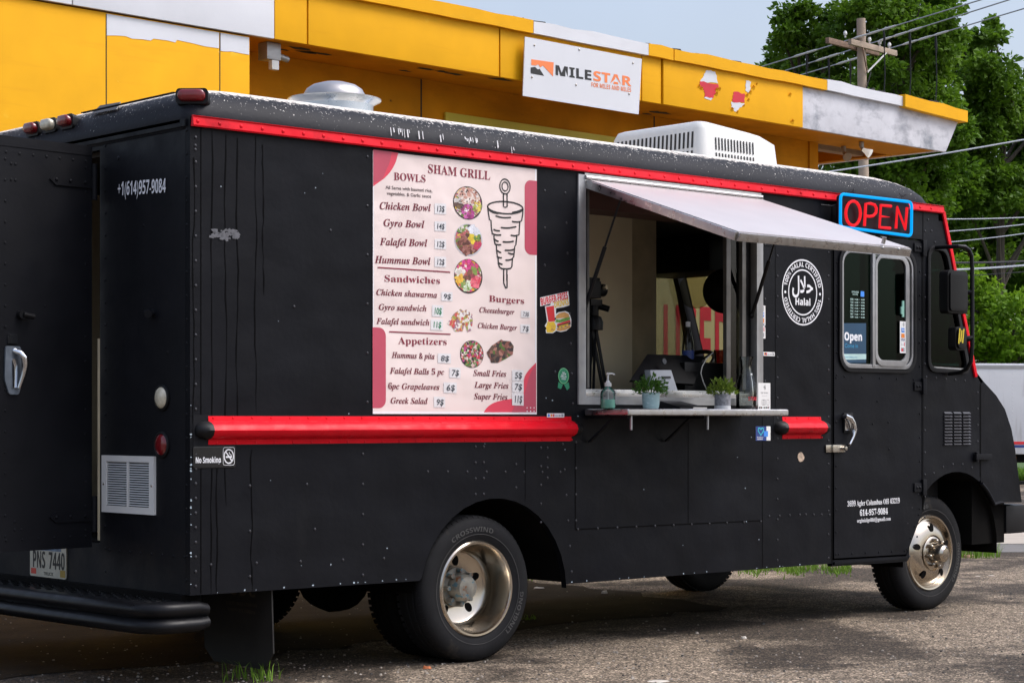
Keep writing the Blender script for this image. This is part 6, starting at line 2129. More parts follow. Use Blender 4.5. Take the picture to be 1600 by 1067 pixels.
POTL = leafmat('box_plant_leaf', (0.035, 0.10, 0.015), (0.12, 0.26, 0.035), 30, 0.3)
POTY = leafmat('yellow_green_leaf', (0.12, 0.20, 0.025), (0.30, 0.40, 0.06), 30, 0.3)
def potted(x, lab, glaze, leaf, rim, seed, lw, lh, prof):
    c = shelf_at(x, -0.20)
    o = thing('potted_plant', lab, 'potted plant', tuple(c), group='small potted plants on the serving shelf')
    mb = MB()
    mb.lathe(prof, (0, 0, 0), (0, 0, 1), 32, capa=True)
    mb.build('pot', glaze, o)
    if rim:
        mb = MB(); mb.lathe([(0.030, 0.0005), (0.049, 0.0005), (0.0495, 0.020), (0.0475, 0.021)], (0, 0, 0), (0, 0, 1), 32); mb.build('pot_base', rim, o)
    mb = MB(); mb.lathe([(0.043, 0.082), (0.02, 0.086), (0.001, 0.088)], (0, 0, 0), (0, 0, 1), 20); mb.build('soil', UNDER, o)
    rnd = random.Random(seed)
    mb = MB()
    for k in range(14):
        t = rnd.uniform(0, 6.28); r_ = rnd.uniform(0.4, 1)
        mb.tube([(0.01 * math.cos(t), 0.01 * math.sin(t), 0.085), (0.5 * lw * r_ * math.cos(t), 0.5 * lw * r_ * math.sin(t), 0.085 + 0.5 * lh), (0.85 * lw * r_ * math.cos(t), 0.85 * lw * r_ * math.sin(t), 0.085 + lh * 0.8 * (1.2 - r_ * .5))], 0.0016, 5)
    mb.build('stem', POTL, o)
    mb = MB()
    leafball(mb, (0, 0, 0.105), lw, lh, 420, 0.026, rnd)
    mb.build('foliage', leaf, o, recalc=False)
TEAL = mat('pale_teal_glaze', (0.36, 0.52, 0.52), 0.4, var=0.12, scale=14, bump=0.15, bscale=60)
speck(TEAL, (0.62, 0.72, 0.72), 22, 0.58, 0.06, stretch=(1, 1, 4))
STRP = mat('ribbed_grey_pot', (0.30, 0.30, 0.32), 0.6, var=0.5, scale=60)
potted(1017, 'leafy green plant in a pale teal pot, left of the two shelf plants', TEAL, POTL, None, 3, 0.105, 0.085, [(0.042, 0.001), (0.047, 0.01), (0.051, 0.05), (0.052, 0.094), (0.047, 0.095), (0.046, 0.08)])
potted(1129, 'yellowish plant in a ribbed grey and white pot, right of the two shelf plants', STRP, POTY, mat('white_pot_base', (0.70, 0.70, 0.70), 0.5), 4, 0.085, 0.080, [(0.046, 0.018), (0.0485, 0.03), (0.049, 0.09), (0.044, 0.092), (0.043, 0.08)])
# black tablet lying on the shelf between the plants
c = shelf_at(1063, -0.12)
tb = thing('card_reader', 'black card reader tablet lying on the shelf between the two potted plants', 'card reader', tuple(c))
mb = MB(); mb.hexa([(-0.11, -0.10, 0.001), (0.12, -0.10, 0.001), (0.10, 0.08, 0.001), (-0.10, 0.08, 0.001), (-0.11, -0.10, 0.010), (0.12, -0.10, 0.010), (0.09, 0.08, 0.05), (-0.09, 0.08, 0.05)])
mb.build('housing', BPLAS, tb, bevel=0.004)
mb = MB(); mb.box(0.0, -0.104, 0.002, 0.12, -0.1005, 0.011); mb.build('front_edge', ALU, tb)
# glass carafe
c = shelf_at(1166, -0.10)
cf = thing('glass_carafe', 'empty waisted glass carafe with red lettering at the right end of the shelf', 'carafe', tuple(c))
hgt = at(1166, 557, -0.10).z - SHZ
k = hgt / 0.30
mb = MB()
mb.lathe([(0.002, 0.002), (0.058 * 1.0, 0.003), (0.062, 0.012), (0.064, 0.10), (0.058, 0.15 * k), (0.040, 0.20 * k), (0.033, 0.235 * k), (0.038, 0.27 * k), (0.047, 0.30 * k), (0.044, 0.30 * k), (0.030, 0.235 * k), (0.055, 0.15 * k), (0.060, 0.10), (0.058, 0.014), (0.002, 0.012)], (0, 0, 0), (0, 0, 1), 36)
mb.build('carafe_body', GLASSC, cf)
mb = MB()
vs, fs = text_geo('STARS', 'sans')
xa, xb = min(p[0] for p in vs), max(p[0] for p in vs)
out = []
for x, y in vs:
    t = R(-128) + (x - xa) / (xb - xa) * R(82)
    out.append((0.0645 * math.cos(t), 0.0645 * math.sin(t), 0.055 + y * 0.032))
mb.add(out, fs)
mb.build('carafe_lettering', REDP, cf)
# tap to pay card standing at the shelf end
c = at(1194, 634, -0.012)
tp = thing('tap_to_pay_card', 'small white tap to pay card fixed to the wall just right of the hatch', 'card', tuple(c), 0, world=True)
a_, b_ = at(1184.5, 598, -0.012), at(1203.5, 633.5, -0.012)
FT_ = XZ(-0.012)
mb = MB(); mb.plate([(a_.x, SHZ + 0.001), (b_.x, SHZ + 0.001), (b_.x, a_.z), (a_.x, a_.z)], [], FT_, -0.006, 0.001)
mb.build('card_panel', STW, tp)
mb = MB()
ym = (a_.x + b_.x) / 2
for r in (0.008, 0.016, 0.024):
    mb.ribbon([(ym - 0.012 + r * math.cos(R(t)), a_.z - 0.028 + r * math.sin(R(t))) for t in (-40, -15, 15, 40)], 0.004, FT_, 0.001, 0)
mb.text('TAP TO PAY', 'sans', FT_, ym - 0.036, a_.z - 0.068, ym + 0.036, 0.010, 0.001, 1)
mb.text('tap card', 'plain', FT_, ym - 0.025, a_.z - 0.083, ym + 0.025, 0.006, 0.001, 0)
for q in (-0.0125, 0.0, 0.035):
    mb.ribbon(rrect(ym + q - 0.011, SHZ + 0.03, ym + q + 0.011, SHZ + 0.062, 0.006), 0.0025, FT_, 0.001, 0, closed=True)
for q, mi in ((-0.045, 2), (-0.028, 3), (0.0, 0), (0.02, 0), (0.038, 3)):
    mb.plate([(ym + q - .006, SHZ + 0.008), (ym + q + .008, SHZ + 0.008), (ym + q + .008, SHZ + 0.018), (ym + q - .006, SHZ + 0.018)], [], FT_, 0.0004, 0.001, mi)
mb.build('card_print', [GRYP, INK, BLU, STR], tp)
# point of sale screen seen from behind, on the counter
CTZ = 1.4005
def in_at(x, y, Y):
    return at(x, y, Y)
ps = thing('point_of_sale_screen', 'wide black point of sale screen on a pale stand behind the counter', 'screen', (in_at(1030, 600, 0.25).x, 0.25, CTZ), 0, world=True)
q0, q1, q2, q3 = in_at(985, 594, 0.16), in_at(1085, 600, 0.16), in_at(1100, 556, 0.30), in_at(1012, 553, 0.30)
nrm = (q1 - q0).cross(q3 - q0).normalized()
mb = MB(); mb.hexa([q0, q1, q2, q3, q0 - nrm * 0.018, q1 - nrm * 0.018, q2 - nrm * 0.018, q3 - nrm * 0.018]); mb.build('display', mat('charcoal_plastic', (0.006, 0.006, 0.007), 0.5, spec=0.1, var=0.2), ps, bevel=0.005)
mb = MB()
r0, r1, r2, r3 = in_at(1016, 578, 0.13), in_at(1049, 578, 0.13), in_at(1060, 613, 0.10), in_at(1020, 613, 0.10)
off = Vector((0, 0.05, 0))
mb.hexa([r3, r2, r2 + off, r3 + off, r0, r1, r1 + off, r0 + off]); st_ = mb.build('stand', mat('pale_grey_stand', (0.50, 0.52, 0.55), 0.4, var=0.05), ps, bevel=0.006)
mb = MB(); mb.hexa([r3 + (r0 - r3) * .62 + (r1 - r0) * .5 + Vector((0, -.006, 0)), r3 + (r0 - r3) * .62 + (r1 - r0) * .9 + Vector((0, -.006, 0)), r3 + (r0 - r3) * .62 + (r1 - r0) * .9, r3 + (r0 - r3) * .62 + (r1 - r0) * .5,
                   r3 + (r0 - r3) * .72 + (r1 - r0) * .5 + Vector((0, -.006, 0)), r3 + (r0 - r3) * .72 + (r1 - r0) * .9 + Vector((0, -.006, 0)), r3 + (r0 - r3) * .72 + (r1 - r0) * .9, r3 + (r0 - r3) * .72 + (r1 - r0) * .5])
mb.build('stand_slot', PBLACK, st_)
mb = MB(); b_ = in_at(1036, 565, 0.215); mb.cyl(b_ - nrm * -0.004 + Vector((0, -0.01, 0)), b_ + Vector((0, -0.002, 0)), 0.018, 14); mb.build('maker_badge', INK, ps)
pr = thing('receipt_printer', 'black receipt printer and cash register block to the right of the screen', 'printer', (in_at(1110, 600, 0.30).x, 0.30, CTZ), 0, world=True)
l_, r_ = in_at(1070, 600, 0.22), in_at(1148, 600, 0.22)
mb = MB(); mb.box(l_.x, 0.22, CTZ, r_.x, 0.42, in_at(1100, 566, 0.22).z); mb.build('housing', BPLAS, pr, bevel=0.015)
mb = MB(); mb.box(r_.x - 0.10, 0.214, CTZ + 0.10, r_.x - 0.02, 0.2195, CTZ + 0.135); mb.build('contactless_plate', mat('grey_plate', (0.32, 0.32, 0.32), 0.5), pr)
mb = MB(); mb.tube(smooth([tuple(in_at(1112, 553, 0.20)), tuple(in_at(1098, 570, 0.18)), tuple(in_at(1094, 590, 0.17)), tuple(in_at(1100, 603, 0.15)), tuple(in_at(1106, 612, 0.12))], 0) if False else [tuple(in_at(x, y, 0.17)) for x, y in ((1114, 551), (1104, 560), (1097, 573), (1095, 583), (1099, 597), (1104, 608))], 0.0035, 6)
mb.build('pale_cable', OFFW, pr)
# water bottle on the register
tz_ = in_at(1100, 566, 0.22).z
c = in_at(1075, 556, 0.32)
wb = thing('water_bottle', 'clear plastic water bottle with a blue label inside the hatch', 'bottle', (c.x, 0.32, CTZ))
hh = in_at(1075, 501, 0.32).z - CTZ
mb = MB()
pf = [(0.002, 0.001), (0.034, 0.002), (0.038, 0.02)]
for k in range(8):
    z = 0.03 + k * hh * 0.045
    pf += [(0.038, z), (0.0345, z + hh * 0.02)]
pf += [(0.038, hh * 0.50), (0.038, hh * 0.70), (0.035, hh * 0.76), (0.020, hh * 0.88), (0.014, hh * 0.91), (0.014, hh * 0.94)]
mb.lathe(pf, (0, 0, 0), (0, 0, 1), 24); mb.build('bottle_body', GLASSC, wb)
mb = MB(); mb.lathe([(0.0388, hh * 0.52), (0.0388, hh * 0.66)], (0, 0, 0), (0, 0, 1), 24); mb.build('label_band', NAVY, wb)
mb = MB(); mb.lathe([(0.015, hh * 0.93), (0.015, hh * 0.985), (0.002, hh * 0.99)], (0, 0, 0), (0, 0, 1), 16); mb.build('cap', WHITE, wb)
# tap to pay disc on a stem
c = in_at(1142, 535, 0.18)
td = thing('tap_to_pay_disc', 'round dark blue tap to pay sign on a stem beside the hatch post', 'sign', (c.x, 0.18, CTZ), 0, world=True)
mb = MB(); mb.disc(c.x, c.z, 0.038, 0.062, XZ(0.18), 0.003, 28); mb.disc(c.x, c.z, 0.038, 0.062, XZ(0.18), -0.003, 28); mb.build('disc_panel', NAVY, td, recalc=False)
mb = MB()
mb.text('TAP', 'sans', XZ(0.18), c.x - 0.028, c.z + 0.016, c.x + 0.002, 0.014, 0.004); mb.text('TO PAY', 'sans', XZ(0.18), c.x - 0.028, c.z - 0.004, c.x + 0.026, 0.012, 0.004)
mb.build('disc_lettering', WHITE, td)
mb = MB(); mb.cyl((c.x, 0.185, CTZ), (c.x, 0.185, c.z - 0.04), 0.006, 8); mb.lathe([(0.03, 0), (0.03, 0.008), (0.005, 0.01)], (c.x, 0.185, CTZ), (0, 0, 1), 16); mb.build('stem', BPLAS, td)
# amber jar on the register
c = in_at(1126, 545, 0.33)
jar = thing('amber_glass', 'amber tinted glass tumbler standing on the black register', 'glass', (c.x, 0.33, tz_ + 0.001))
mb = MB(); mb.lathe([(0.002, 0.0), (0.035, 0.001), (0.046, 0.085), (0.044, 0.085), (0.033, 0.006), (0.002, 0.004)], (0, 0, 0), (0, 0, 1), 24); mb.build('tumbler', glass('amber_tint', (0.62, 0.36, 0.24), 0.02), jar)
# camera on a tripod inside, against the hatch edge
c = in_at(927, 560, 0.60)
tr_ = thing('camera_tripod', 'black video camera on a tripod standing inside the hatch at the left', 'tripod', (c.x, 0.60, 0.701), 0, world=True)
mb = MB()
tz1 = in_at(925, 503, 0.60).z
for k, (dx_, dy_) in enumerate(((-0.20, -0.16), (0.22, -0.08), (0.02, 0.25))):
    o = MB()
    for s_ in (-0.018, 0.018):
        o.bar((c.x + s_, 0.60, tz1 - 0.02), (c.x + dx_ + s_ * .6, 0.60 + dy_, 0.705), 0.016, 0.016)
    o.box(c.x + dx_ * .55 - 0.03, 0.60 + dy_ * .55 - 0.015, tz1 - 0.70, c.x + dx_ * .55 + 0.03, 0.60 + dy_ * .55 + 0.015, tz1 - 0.64)
    o.build('leg', BPLAS, tr_)
mb.lathe([(0.06, -0.05), (0.062, 0.0), (0.05, 0.03), (0.03, 0.04)], (c.x, 0.60, tz1), (0, 0, 1), 16, capa=True, capb=True)
mb.build('crown', BPLAS, tr_)
mb = MB()
mb.cyl((c.x, 0.60, tz1 + 0.03), (c.x, 0.60, tz1 + 0.10), 0.035, 12); mb.box(c.x - 0.05, 0.57, tz1 + 0.10, c.x + 0.05, 0.63, tz1 + 0.14); mb.cyl((c.x + 0.05, 0.60, tz1 + 0.10), (c.x + 0.09, 0.55, tz1 + 0.08), 0.02, 10)
mb.build('pan_head', BPLAS, tr_, bevel=0.004)
mb = MB()
mb.box(c.x - 0.10, 0.55, tz1 + 0.145, c.x + 0.02, 0.67, tz1 + 0.25); mb.cyl((c.x + 0.02, 0.61, tz1 + 0.20), (c.x + 0.10, 0.61, tz1 + 0.20), 0.04, 16); mb.box(c.x - 0.05, 0.59, tz1 + 0.25, c.x + 0.05, 0.63, tz1 + 0.275)
cm = mb.build('camera', BPLAS, tr_, bevel=0.005)
mb = MB(); mb.cyl((c.x + 0.06, 0.54, tz1 + 0.215), (c.x + 0.06, 0.565, tz1 + 0.215), 0.014, 10); mb.build('focus_knob', CREAM, cm)
# round dark fan near the windscreen and a translucent disc imitating a reflection
c = in_at(1133, 455, 1.55)
fn = thing('dash_fan', 'black round fan hanging by the cab windscreen, seen through the hatch', 'fan', (c.x, 1.55, c.z), 0, world=True)
mb = MB(); mb.lathe([(0.002, -0.03), (0.12, -0.028), (0.158, -0.01), (0.165, 0.01), (0.15, 0.02), (0.002, 0.025)], (c.x, 1.55, c.z), (-0.7, -0.7, 0), 36)
mb.build('fan_cage', BPLAS, fn)
mb = MB(); mb.tube([(c.x, 1.55, c.z), (c.x + 0.1, 1.6, c.z + 0.18), (c.x + 0.12, 1.6, 2.70)], 0.012, 8); mb.build('fan_arm', BPLAS, fn)
c = in_at(1087, 455, 2.2)
dk = thing('reflection_disc', 'olive tinted translucent disc imitating a reflection behind the black fan', 'reflection', (c.x, 2.2, c.z), 0, world=True)
mb = MB(); mb.lathe([(0.002, 0.0), (0.13, 0.0)], (c.x, 2.2, c.z), (-0.6, -0.8, 0), 32); mb.lathe([(0.13, -0.004), (0.134, 0), (0.13, 0.004)], (c.x, 2.2, c.z), (-0.6, -0.8, 0), 32)
mb.build('reflection_film', glass('olive_reflection', (0.50, 0.47, 0.33), 0.2, 1.03), dk)
mb = MB(); mb.tube([(c.x, 2.2, c.z + 0.13), (c.x, 2.2, 2.70)], 0.003, 6); mb.build('hanging_wire', BPLAS, dk)  # wire added only for the reflection disc
# steering wheel belongs to the truck
c = in_at(1100, 560, 1.75)
mb = MB()
ax = Vector((-0.55, 0, 0.83))
e1 = Vector((0, 1, 0)); e2 = ax.cross(e1)
mb.tube([Vector((5.55, 1.85, 1.72)) + (e1 * math.cos(R(t)) + e2 * math.sin(R(t))) * 0.21 for t in range(0, 360, 12)], 0.016, 8, closed=True)
mb.cyl((5.55, 1.85, 1.70), (5.85, 1.85, 1.25), 0.03, 10)
for t in (0, 120, 240):
    mb.bar((5.55, 1.85, 1.71), Vector((5.55, 1.85, 1.72)) + (e1 * math.cos(R(t)) + e2 * math.sin(R(t))) * 0.21, 0.03, 0.012)
mb.build('steering_wheel', BPLAS, truck)

# ------------------------------------------------------------------ weeds, litter
GRASS = leafmat('weed_green', (0.07, 0.15, 0.015), (0.20, 0.34, 0.04), 6, 0.3)
def tuft(px_, py_, rx, n, hgt, lab, seed):
    g_ = gnd(px_, py_)
    rnd = random.Random(seed)
    mb = MB()
    for k in range(n):
        a_, r_ = rnd.uniform(0, 6.28), rx * math.sqrt(rnd.random())
        b_ = Vector((r_ * math.cos(a_), r_ * math.sin(a_) * 0.8, 0.0))
        h_ = hgt * rnd.uniform(0.3, 1.0)
        lean = Vector((rnd.uniform(-1, 1), rnd.uniform(-1, 1), 0)) * h_ * 0.6
        sd = Vector((rnd.uniform(-1, 1), rnd.uniform(-1, 1), 0)).normalized() * 0.0035
        m_ = b_ + lean * 0.35 + Vector((0, 0, h_ * 0.65)); t_ = b_ + lean + Vector((0, 0, h_ * rnd.uniform(0.75, 1)))
        mb.add([b_ - sd, b_ + sd, m_ + sd * 0.8, m_ - sd * 0.8, t_], [(0, 1, 2, 3), (3, 2, 4)])
    o = mb.build('weed_tuft', GRASS, recalc=False)
    o.location = g_
    return tag(o, lab, 'weed', 'weed tufts on the asphalt')
tuft(392, 1062, 0.16, 60, 0.13, 'thin bright grass tuft at the photo bottom under the mud flap', 1)
tuft(1526, 870, 0.26, 200, 0.20, 'low green weed tuft on the asphalt beyond the front wheel', 2)
tuft(835, 905, 0.25, 60, 0.10, 'small weed tuft behind the rear wheel seen under the body', 3)
tuft(825, 968, 0.06, 20, 0.05, 'tiny weed sprig in the dark shadow beneath the truck', 5)
mb = MB()
rnd = random.Random(12)
for k in range(1300):
    x = rnd.uniform(1150, 1330)
    d = 17.6 + rnd.gauss(0, 0.28) + 0.2 * math.sin(x * 0.1)
    if rnd.random() < 0.35 + 0.3 * math.sin(x * 0.07):
        continue
    b_ = deep(x, 700, d); b_.z = 0
    h_ = rnd.uniform(0.02, 0.075)
    lean = Vector((rnd.uniform(-1, 1), rnd.uniform(-1, 1), 0)) * h_ * 0.6
    sd = Vector((rnd.uniform(-1, 1), rnd.uniform(-1, 1), 0)).normalized() * 0.006
    mb.add([b_ - sd, b_ + sd, b_ + lean + Vector((0, 0, h_))], [(0, 1, 2)])
o = mb.build('grass_verge', GRASS, recalc=False, kind='stuff'); tag(o, 'strip of low grass on the far side of the truck', 'grass')
mb = MB()
for k in range(9000):
    x = rnd.uniform(1350, 1750); d = 43.0 + 8 * rnd.random() ** 1.5
    b_ = deep(x, 700, d); b_.z = 0.012
    h_ = rnd.uniform(0.05, 0.16)
    lean = Vector((rnd.uniform(-1, 1), rnd.uniform(-1, 1), 0)) * h_ * 0.5
    sd = Vector((rnd.uniform(-1, 1), rnd.uniform(-1, 1), 0)).normalized() * 0.02
    mb.add([b_ - sd, b_ + sd, b_ + lean + Vector((0, 0, h_))], [(0, 1, 2)])
o = mb.build('lawn_grass', GRASS, recalc=False, kind='stuff'); tag(o, 'green lawn beyond the white trailer', 'grass')
mb = MB()
rnd = random.Random(31)
for k in range(2600):
    x, y = rnd.uniform(-40, 1660), 880 + 220 * rnd.random() ** 0.8
    g_ = gnd(x, y)
    q = rnd.uniform(0.003, 0.010) * (1.6 if rnd.random() < 0.06 else 1)
    h = q * rnd.uniform(0.4, 0.9)
    vs = [g_ + Vector((q * math.cos(t) * rnd.uniform(.7, 1.2), q * math.sin(t) * rnd.uniform(.7, 1.2), 0.0)) for t in [R(72 * z) for z in range(5)]]
    vt = [v.lerp(g_, 0.45) + Vector((0, 0, h)) for v in vs]
    mb.add(vs + vt, [(z, (z + 1) % 5, 5 + (z + 1) % 5, 5 + z) for z in range(5)] + [(5, 6, 7, 8, 9)], rnd.choice((0, 0, 1, 2)))
o = mb.build('loose_gravel', [mat('pale_grit', (0.27, 0.24, 0.20), 0.85, var=0.3, scale=30), mat('brown_grit', (0.16, 0.12, 0.09), 0.85, var=0.3, scale=30), mat('dark_grit', (0.04, 0.038, 0.036), 0.85, var=0.3, scale=30)], recalc=False, kind='stuff')
tag(o, 'loose grit and small stones scattered over the worn asphalt', 'gravel')
LEAFB = mat('dry_orange_leaf', (0.35, 0.10, 0.03), 0.7, var=0.3, scale=30)
STONE = mat('pale_stone', (0.50, 0.46, 0.40), 0.8, var=0.2, scale=20)
def chip(x, y, r, m, name, lab, cat, seed, flat=0.35):
    g_ = gnd(x, y)
    rnd = random.Random(seed)
    mb = MB()
    n = 8
    rr = [rnd.uniform(0.6, 1.15) * r for k in range(n)]
    lo = [(rr[k] * math.cos(6.283 * k / n), rr[k] * math.sin(6.283 * k / n), 0.001) for k in range(n)]
    hi = [(rr[k] * .7 * math.cos(6.283 * k / n), rr[k] * .7 * math.sin(6.283 * k / n), r * flat * rnd.uniform(.7, 1.2)) for k in range(n)]
    mb.add(lo + hi, [(k, (k + 1) % n, n + (k + 1) % n, n + k) for k in range(n)] + [tuple(n + k for k in range(n))], 0, flat > 0.3)
    o = mb.build(name, m)
    o.location = g_
    return tag(o, lab, cat)
chip(666, 1044, 0.028, LEAFB, 'dry_leaf', 'curled orange dry leaf on the asphalt left of the rear wheel', 'leaf', 1, 0.5)
chip(944, 927, 0.035, STONE, 'stone', 'pale stone lying in the shadow beneath the truck', 'stone', 2, 0.6)
chip(842, 919, 0.05, STONE, 'paper_scrap', 'crumpled pale paper scrap behind the rear wheel', 'litter', 3, 0.2)
chip(1161, 997, 0.022, STONE, 'pebble', 'small light pebble in the middle of the open asphalt', 'stone', 4, 0.6)
chip(1031, 1064, 0.06, STONE, 'flattened_scrap', 'flat pale scrap at the bottom edge below the truck middle', 'litter', 5, 0.05)
chip(1510, 870, 0.10, mat('rusty_debris', (0.28, 0.16, 0.10), 0.8, var=0.4, scale=20), 'wood_chip', 'brown wood debris beside the weed tuft near the front wheel', 'debris', 6, 0.2)
chip(1528, 900, 0.03, STONE, 'paper_scrap', 'left of two white litter scraps right of the front wheel', 'litter', 7, 0.1)
chip(1549, 899, 0.03, STONE, 'paper_scrap', 'right of two white litter scraps right of the front wheel', 'litter', 8, 0.1)

# ------------------------------------------------------------------ white trailer beyond the yard
TD = 40.0
tl = deep(1375, 655, TD); tl.z = 0
tang = -PHI + R(8)
trl = thing('box_trailer', 'white box trailer with thin red and blue stripes beyond the truck nose', 'trailer', tuple(tl), tang)
tz0, tz1 = 0.62, EYE + (HOR - 567) * TD / FPX
TRW = mat('white_trailer_skin', (0.62, 0.63, 0.64), 0.4, var=0.05, scale=2)
speck(TRW, (0.40, 0.39, 0.37), 1.5, 0.56, 0.2, detail=8, stretch=(3, 3, 0.4))
mb = MB(); mb.box(0, 0, tz0, 7.5, 2.4, tz1); bd = mb.build('body', TRW, trl, bevel=0.04)
mb = MB()
for k in range(20):
    x = 0.2 + k * 0.37
    for j in range(22):
        mb.dome((x, -0.0, tz0 + 0.08 + j * 0.078), (0, -1, 0), 0.010, 0.004, 5)
mb.build('rivet_row', TRW, bd)
mb = MB(); mb.box(0.02, -0.012, tz1 - 0.10, 7.48, -0.0005, tz1 - 0.04); mb.build('top_rail', ALUW, bd)
zst = lambda y: EYE + (HOR - y) * TD / FPX
mb = MB(); mb.box(0.02, -0.004, zst(694.5), 7.48, -0.0005, zst(690)); mb.build('red_stripe', STR, bd)
mb = MB(); mb.box(0.02, -0.004, zst(699.5), 7.48, -0.0005, zst(695.5)); mb.build('blue_stripe', NAVY, bd)
mb = MB(); mb.box(0.2, 0.1, 0.45, 7.3, 2.3, 0.62); mb.build('underframe', UNDER, trl)
for x in (4.6, 5.6):
    for y in (0.18, 2.0):
        mb = MB(); mb.lathe([(0.20, 0.0), (0.36, 0.0), (0.40, 0.04), (0.40, 0.18), (0.36, 0.22), (0.20, 0.22)], (x, y, 0.40), (0, 1, 0), 28); wl_ = mb.build('wheel', RUBBER, trl)
        mb = MB(); mb.lathe([(0.21, 0.0), (0.18, 0.03), (0.06, 0.0), (0.01, -0.01)], (x, y, 0.40), (0, 1, 0), 24, capb=True); mb.build('rim', STEEL, wl_)
mb = MB(); mb.box(0.6, 0.5, 0.0, 0.72, 0.62, 0.62); mb.box(0.6, 1.8, 0.0, 0.72, 1.92, 0.62); mb.build('landing_leg', UNDER, trl)

# ------------------------------------------------------------------ utility pole and wires
PD = 50.0
pbse = deep(1355, 655, PD); pbse.z = 0
ptop = deep(1345, 30, PD).z
POLE = mat('weathered_pole_wood', (0.36, 0.28, 0.21), 0.8, var=0.25, scale=3, bump=0.3, bscale=30)
pole = thing('utility_pole', 'tall wooden utility pole with a double crossarm standing behind the canopy end', 'utility pole', tuple(pbse))
mb = MB(); mb.tube([(0, 0, 0), (-0.03, 0.02, 4.0), (-0.08, 0.06, 8.0), (-0.12, 0.10, ptop)], [0.16, 0.14, 0.125, 0.11], 16); mb.build('shaft', POLE, pole)
pt = Vector((-0.10, 0.08, 0))
AXD = Vector((0.995, 0.10, 0)).normalized()
zc = EYE + (HOR - 76) * PD / FPX
ARM = mat('dark_crossarm_wood', (0.20, 0.13, 0.09), 0.8, var=0.3, scale=6)
def P_at(x, y):                            # along the crossarm
    d = ray(x)
    o = Vector((CX, CY, 0)); b0 = pbse + pt
    # intersect the view column with the crossarm's vertical plane
    nx, ny = -AXD.y, AXD.x
    t = ((b0.x - o.x) * nx + (b0.y - o.y) * ny) / (d[0] * nx + d[1] * ny)
    return Vector((o.x + t * d[0] - pbse.x, o.y + t * d[1] - pbse.y, EYE + (HOR - y) * t / FPX))
nf = Vector((AXD.y, -AXD.x, 0))
for s_, xa_, xb_, m_ in ((1, 1319, 1391, POLE), (-1, 1301, 1380, ARM)):
    u0, u1 = P_at(xa_, 76), P_at(xb_, 76)
    u0.z = u1.z = zc + 0.03
    mb = MB(); mb.bar(u0 + nf * 0.16 * s_, u1 + nf * 0.16 * s_, 0.10, 0.14); mb.build('crossarm', m_, pole, bevel=0.008)
for x in (1337, 1374):
    u0 = P_at(x, 80); u0.z = zc - 0.03
    e_ = pt.copy(); e_.z = zc - 0.62
    mb = MB(); mb.bar(u0 + nf * 0.20, e_ + nf * 0.15, 0.03, 0.03); mb.build('arm_brace', OFFW if x > 1350 else ARM, pole)
mb = MB(); mb.tube([tuple(pt + nf * .14 + Vector((0.15, 0, zc - 0.6))), tuple(pt + nf * .16 + Vector((0.0, 0, zc - 0.9))), tuple(pt + nf * .14 + Vector((-0.2, 0, zc - 1.6))), tuple(pt + Vector((-0.45, 0, zc - 2.0)))], 0.02, 6); mb.build('drop_cable', BPLAS, pole)
for x in (1350, 1366, 1381, 1312):
    u0 = P_at(x, 76); u0.z = zc + 0.10
    mb = MB(); mb.lathe([(0.02, 0), (0.02, 0.06), (0.05, 0.07), (0.035, 0.09), (0.05, 0.10), (0.03, 0.16), (0.005, 0.17)], tuple(u0 + nf * 0.16), (0, 0, 1), 10, capb=True); mb.build('insulator', OFFW, pole)
WIREL = mat('bare_wire', (0.40, 0.42, 0.44), 0.4, 0.6, var=0.1)
WIRED = mat('black_wire', (0.015, 0.015, 0.016), 0.5)
WGRP = 'overhead wires'
def wire(pts, r, m, lab, sag=0.0):
    P0 = [Vector(p) for p in pts]
    mb = MB()
    q = []
    for a_, b_ in zip(P0[:-1], P0[1:]):
        for k in range(16):
            t = k / 16
            p_ = a_ + (b_ - a_) * t
            p_.z -= sag * 4 * t * (1 - t)
            q.append(p_ - P0[0])
    q.append(P0[-1] - P0[0])
    mb.tube(q, r, 6)
    o = mb.build('overhead_wire', m)
    o.location = P0[0]
    return tag(o, lab, 'wire', WGRP)
def lev(x, y, z):
    return deep(x, y, (z - EYE) * FPX / (HOR - y))
zw = zc + 0.25
for n_, (xa_, ya_, xb_, yb_, lab) in enumerate(((1182, 107, 1540, -2, 'left of three pale bare wires slanting up past the pole top'),
                                               (1214, 115, 1590, -4, 'middle of three pale bare wires slanting up past the pole top'),
                                               (1243, 120, 1640, 2, 'right of three pale bare wires slanting up past the pole top'))):
    a_, b_ = lev(xa_, ya_, zw), lev(xb_, yb_, zw)
    d_ = (a_ - b_)
    w_o = wire([a_ + d_ * 0.12, b_ - d_ * 0.5], 0.016, WIREL, lab, 0.0)
    sl_m = MB()
    rnd = random.Random(n_)
    for f in (0.22, 0.27, 0.50, 0.56, 0.62):
        p_ = a_ + (b_ - a_) * f - (a_ + d_ * 0.12)
        e_ = (b_ - a_).normalized() * 0.35
        sl_m = MB()
        sl_m.tube([p_ - e_, p_ - e_ * .5, p_ + e_ * 0.5, p_ + e_], [0.015, 0.034, 0.030, 0.015], 8)
        sl_m.build('wire_sleeve', OFFW, w_o)
    for f in (0.25, 0.60):
        sl_m = MB()
        p_ = a_ + (b_ - a_) * f - (a_ + d_ * 0.12)
        sl_m.tube([p_, p_ + Vector((0.02, 0, -0.25)), p_ + Vector((0.02, 0, -0.45))], [0.02, 0.032, 0.02], 8)
        sl_m.tube([p_ + Vector((0.02, 0, -0.45)), p_ + Vector((0.05, 0, -1.1)), p_ + Vector((0.0, 0, -1.7))], 0.014, 6)
        sl_m.build('wire_dropper', BPLAS, w_o)
